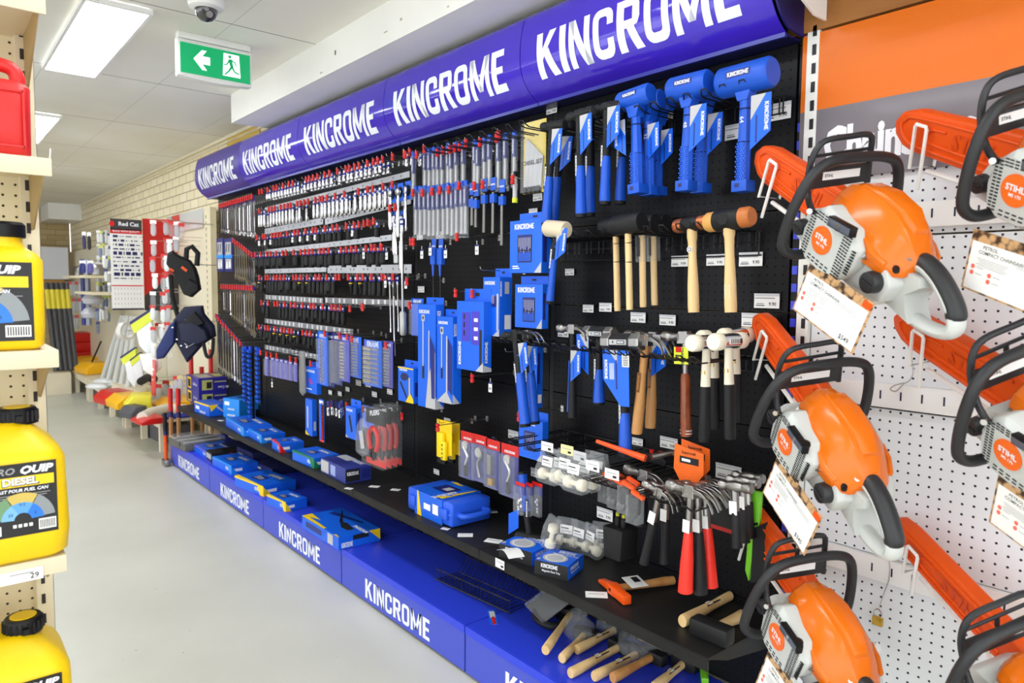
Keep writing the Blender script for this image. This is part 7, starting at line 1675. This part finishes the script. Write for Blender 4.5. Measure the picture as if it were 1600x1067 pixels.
for i in range(3):
    p = aZ(118, 561, BZt); t = wedge('red plastic bin in a stack of three by the dark tubes, '+['lowest', 'middle', 'top'][i], (118, 561), 1.5, M_red, 0, h=.14); t.location.z = BZt+.142*i
wedge('orange and red tray beyond the pale pipes', (136, 566), 1.2, mat('amber', (240, 180, 20), .4), 0, 'tray', .1, 'tray'); wedge('amber block at the foot of the black rod', (145, 580), 1.2, mat('amber', (240, 180, 20), .4), .2, 'tray', .14, 'tray'); wedge('amber bin left of the red stack', (97, 560), 1.0, mat('amber', (240, 180, 20), .4), .2, h=.2)
MB().box((1.25, 11.4, .14), (.5, 1.2, .28), M_bench).here('low_platform', 'pale platform under the long dark tubes at the far left', 'platform')
t = carton_at('pipe_box', 'pale open-topped timber box holding the pipes', 'box', (1.74, 8.35, BZt), 0, .9, .28, .07, [], base=mat('box_pale', (226, 214, 190), .5))
for i, (x, y) in enumerate(((118, 572), (152, 606), (166, 598), (190, 603), (128, 569))):
    p = aZ(x, y, BZt); t = thing('loose_pack', 'loose white and clear pack lying on the bench, %s from the far end' % ['first', 'fourth', 'third', 'fifth', 'second'][i], 'pack', (p.x, p.y, BZt), (0, 0, .4*i)); MB().loft([[(.1*s_*math.cos(k*PI/4), .16*s_*math.sin(k*PI/4), z) for k in range(8)] for s_, z in ((.9, 0), (1, .02), (.6, .05))], mat('pack_white', (225, 228, 230), .3)).build('pack', t, bevel=.003)
tubex('curved_pipe', 'thick cream curved pipe lying on the near bench', 'pipe', [(222, 652), (238, 644), (262, 638), (292, 640)], [1.62, 1.7, 1.78, 1.84], .045, mat('pipe_cream', (222, 216, 200), .35), 12)
tubex('spirit_level', 'blue spirit level lying on the near bench', 'level', [(244, 653), (300, 648)], [1.58, 1.72], .022, mat('level_blue', (52, 56, 160), .4), 4)
tubex('black_strap', 'black strap bundle hanging above the bench bins', 'strap', [(220, 596), (230, 590), (240, 592)], 1.7, .04, M_nyl, 8)
p = aX(250, 590, 1.7); t = thing('pink_card', 'pinkish red long card leaning among the clear packs', 'card', aX(240, 618, 1.66)); MB().prism([(-.08, 0), (.07, 0), (.11, .34), (-.03, .34)], -.003, .003, mat('card_pink', (225, 80, 80), .35), FACEX).box((-.004, -.02, .25), (.001, .06, .02), M_logo).box((-.004, 0, .15), (.001, .05, .012), M_logo).build('card', t)
# long handles standing between bench and blue bay
def handle(lab, x, y0, y1, X, m1, m2, r=.017, xb=None, split=.42):
    a, b = aX(x, y0, X), aX(xb or x, y1, X); b.z = .001
    t = thing('long_handle', lab, 'tool handle', b); v = a-b
    MB().tube([tuple(v*(1-split)), tuple(v)], r*1.1, 12, m1).build('sleeve', t); MB().tube([(0, 0, 0), tuple(v*(1-split))], r, 12, m2).build('shaft', t); MB().tube([tuple(v*(1-split-.04)), tuple(v*(1-split+.04))], r*1.13, 12, M_navy).build('band', t)
    return t
handle('red-sleeved wooden handle standing left, in front of the bench', 266, 607, 700, 1.56, M_red, M_hick, split=.36, xb=268); handle('red-sleeved wooden handle standing right beside the clear lid case', 278, 607, 700, 1.60, M_red, M_hick, split=.36, xb=280)
handle('red-sleeved handle behind the purple cartons, left', 298, 547, 700, 1.755, M_red, M_hick, xb=302); handle('red-sleeved handle behind the purple cartons, right by the cream post', 329, 546, 700, 1.90, M_red, M_hick, xb=332); handle('short red-sleeved handle just above the purple cartons', 315, 573, 700, 1.84, M_red, M_hick, xb=317)
t = handle('black and orange sledge handle standing on the floor at the plinth corner', 257, 645, 722, 1.47, M_rubber, M_orange2, .014, xb=260, split=.38)
MB().box((0, 0, .03), (.05, .1, .05), M_steel).build('head', t, bevel=.008)
# far end of the aisle
MB().box((1.72, 10.2, 1.52), (.5, 1.6, .03), M_cream).here('far_shelf', 'cream shelf with round metal ducts far down the aisle, upper', 'shelf'); MB().box((1.72, 9.5, 1.33), (.5, 1.2, .03), M_cream).here('far_shelf', 'cream shelf above the dark tubes, lower of two', 'shelf')
for i in range(5):
    t = thing('metal_duct', 'round shiny duct piece on the far shelf, '+['first', 'second', 'third', 'fourth', 'fifth'][i]+' from the far end', 'duct', (1.66+.03*(i % 2), 10.85-.3*i, 1.536)); MB().lathe([(.09, 0), (.1, .01), (.1, .09), (.07, .13), (.05, .13)], 16, M_steel).build('duct', t, smooth=40)
MB().box((1.2, 13.2, 1.75), (1.3, .05, .5), mat('panel_bluewhite', (222, 226, 234), .5)).here('display_board', 'pale board high at the far end of the aisle', 'board')
MB().box((1.3, 13.3, 1.35), (1.0, .05, .28), wood('far_timber', (200, 150, 84), (160, 110, 56), 3, .6, 'X')).here('timber_panel', 'timber panel under the pale board at the far end', 'panel')
for i, (y, z) in enumerate(((9.2, 1.66), (9.6, 1.7), (9.9, 1.58), (10.3, 1.68))):
    t = thing('white_bracket_pack', 'white wire bracket pack on the far board, '+['nearest', 'second', 'third', 'farthest'][i], 'hanging pack', (1.78, y, z)); MB().box((0, 0, 0), (.1, .24, .05), M_label).build('pack', t, bevel=.004)
MB().box((XW-.006, 5.75, 2.6), (.008, .72, .1), mat('strip_ochre', (214, 180, 84), .5)).here('ochre_strip', 'ochre painted strip on the bricks above the far canopy end', 'strip')
for i, (y, z) in enumerate(((6.3, 1.95), (6.7, 1.78), (6.62, 1.62), (6.9, 1.98), (7.5, 2.05), (8.2, 1.98))):
    MB().tube([(XB+.02, y, z), (XB-.22, y, z), (XB-.24, y, z+.02)], .0025, 5, M_zinc).here('bare_peg', 'bare wire peg sticking out above the pouches and packs', 'hook', 'bare pegs above the pouches')
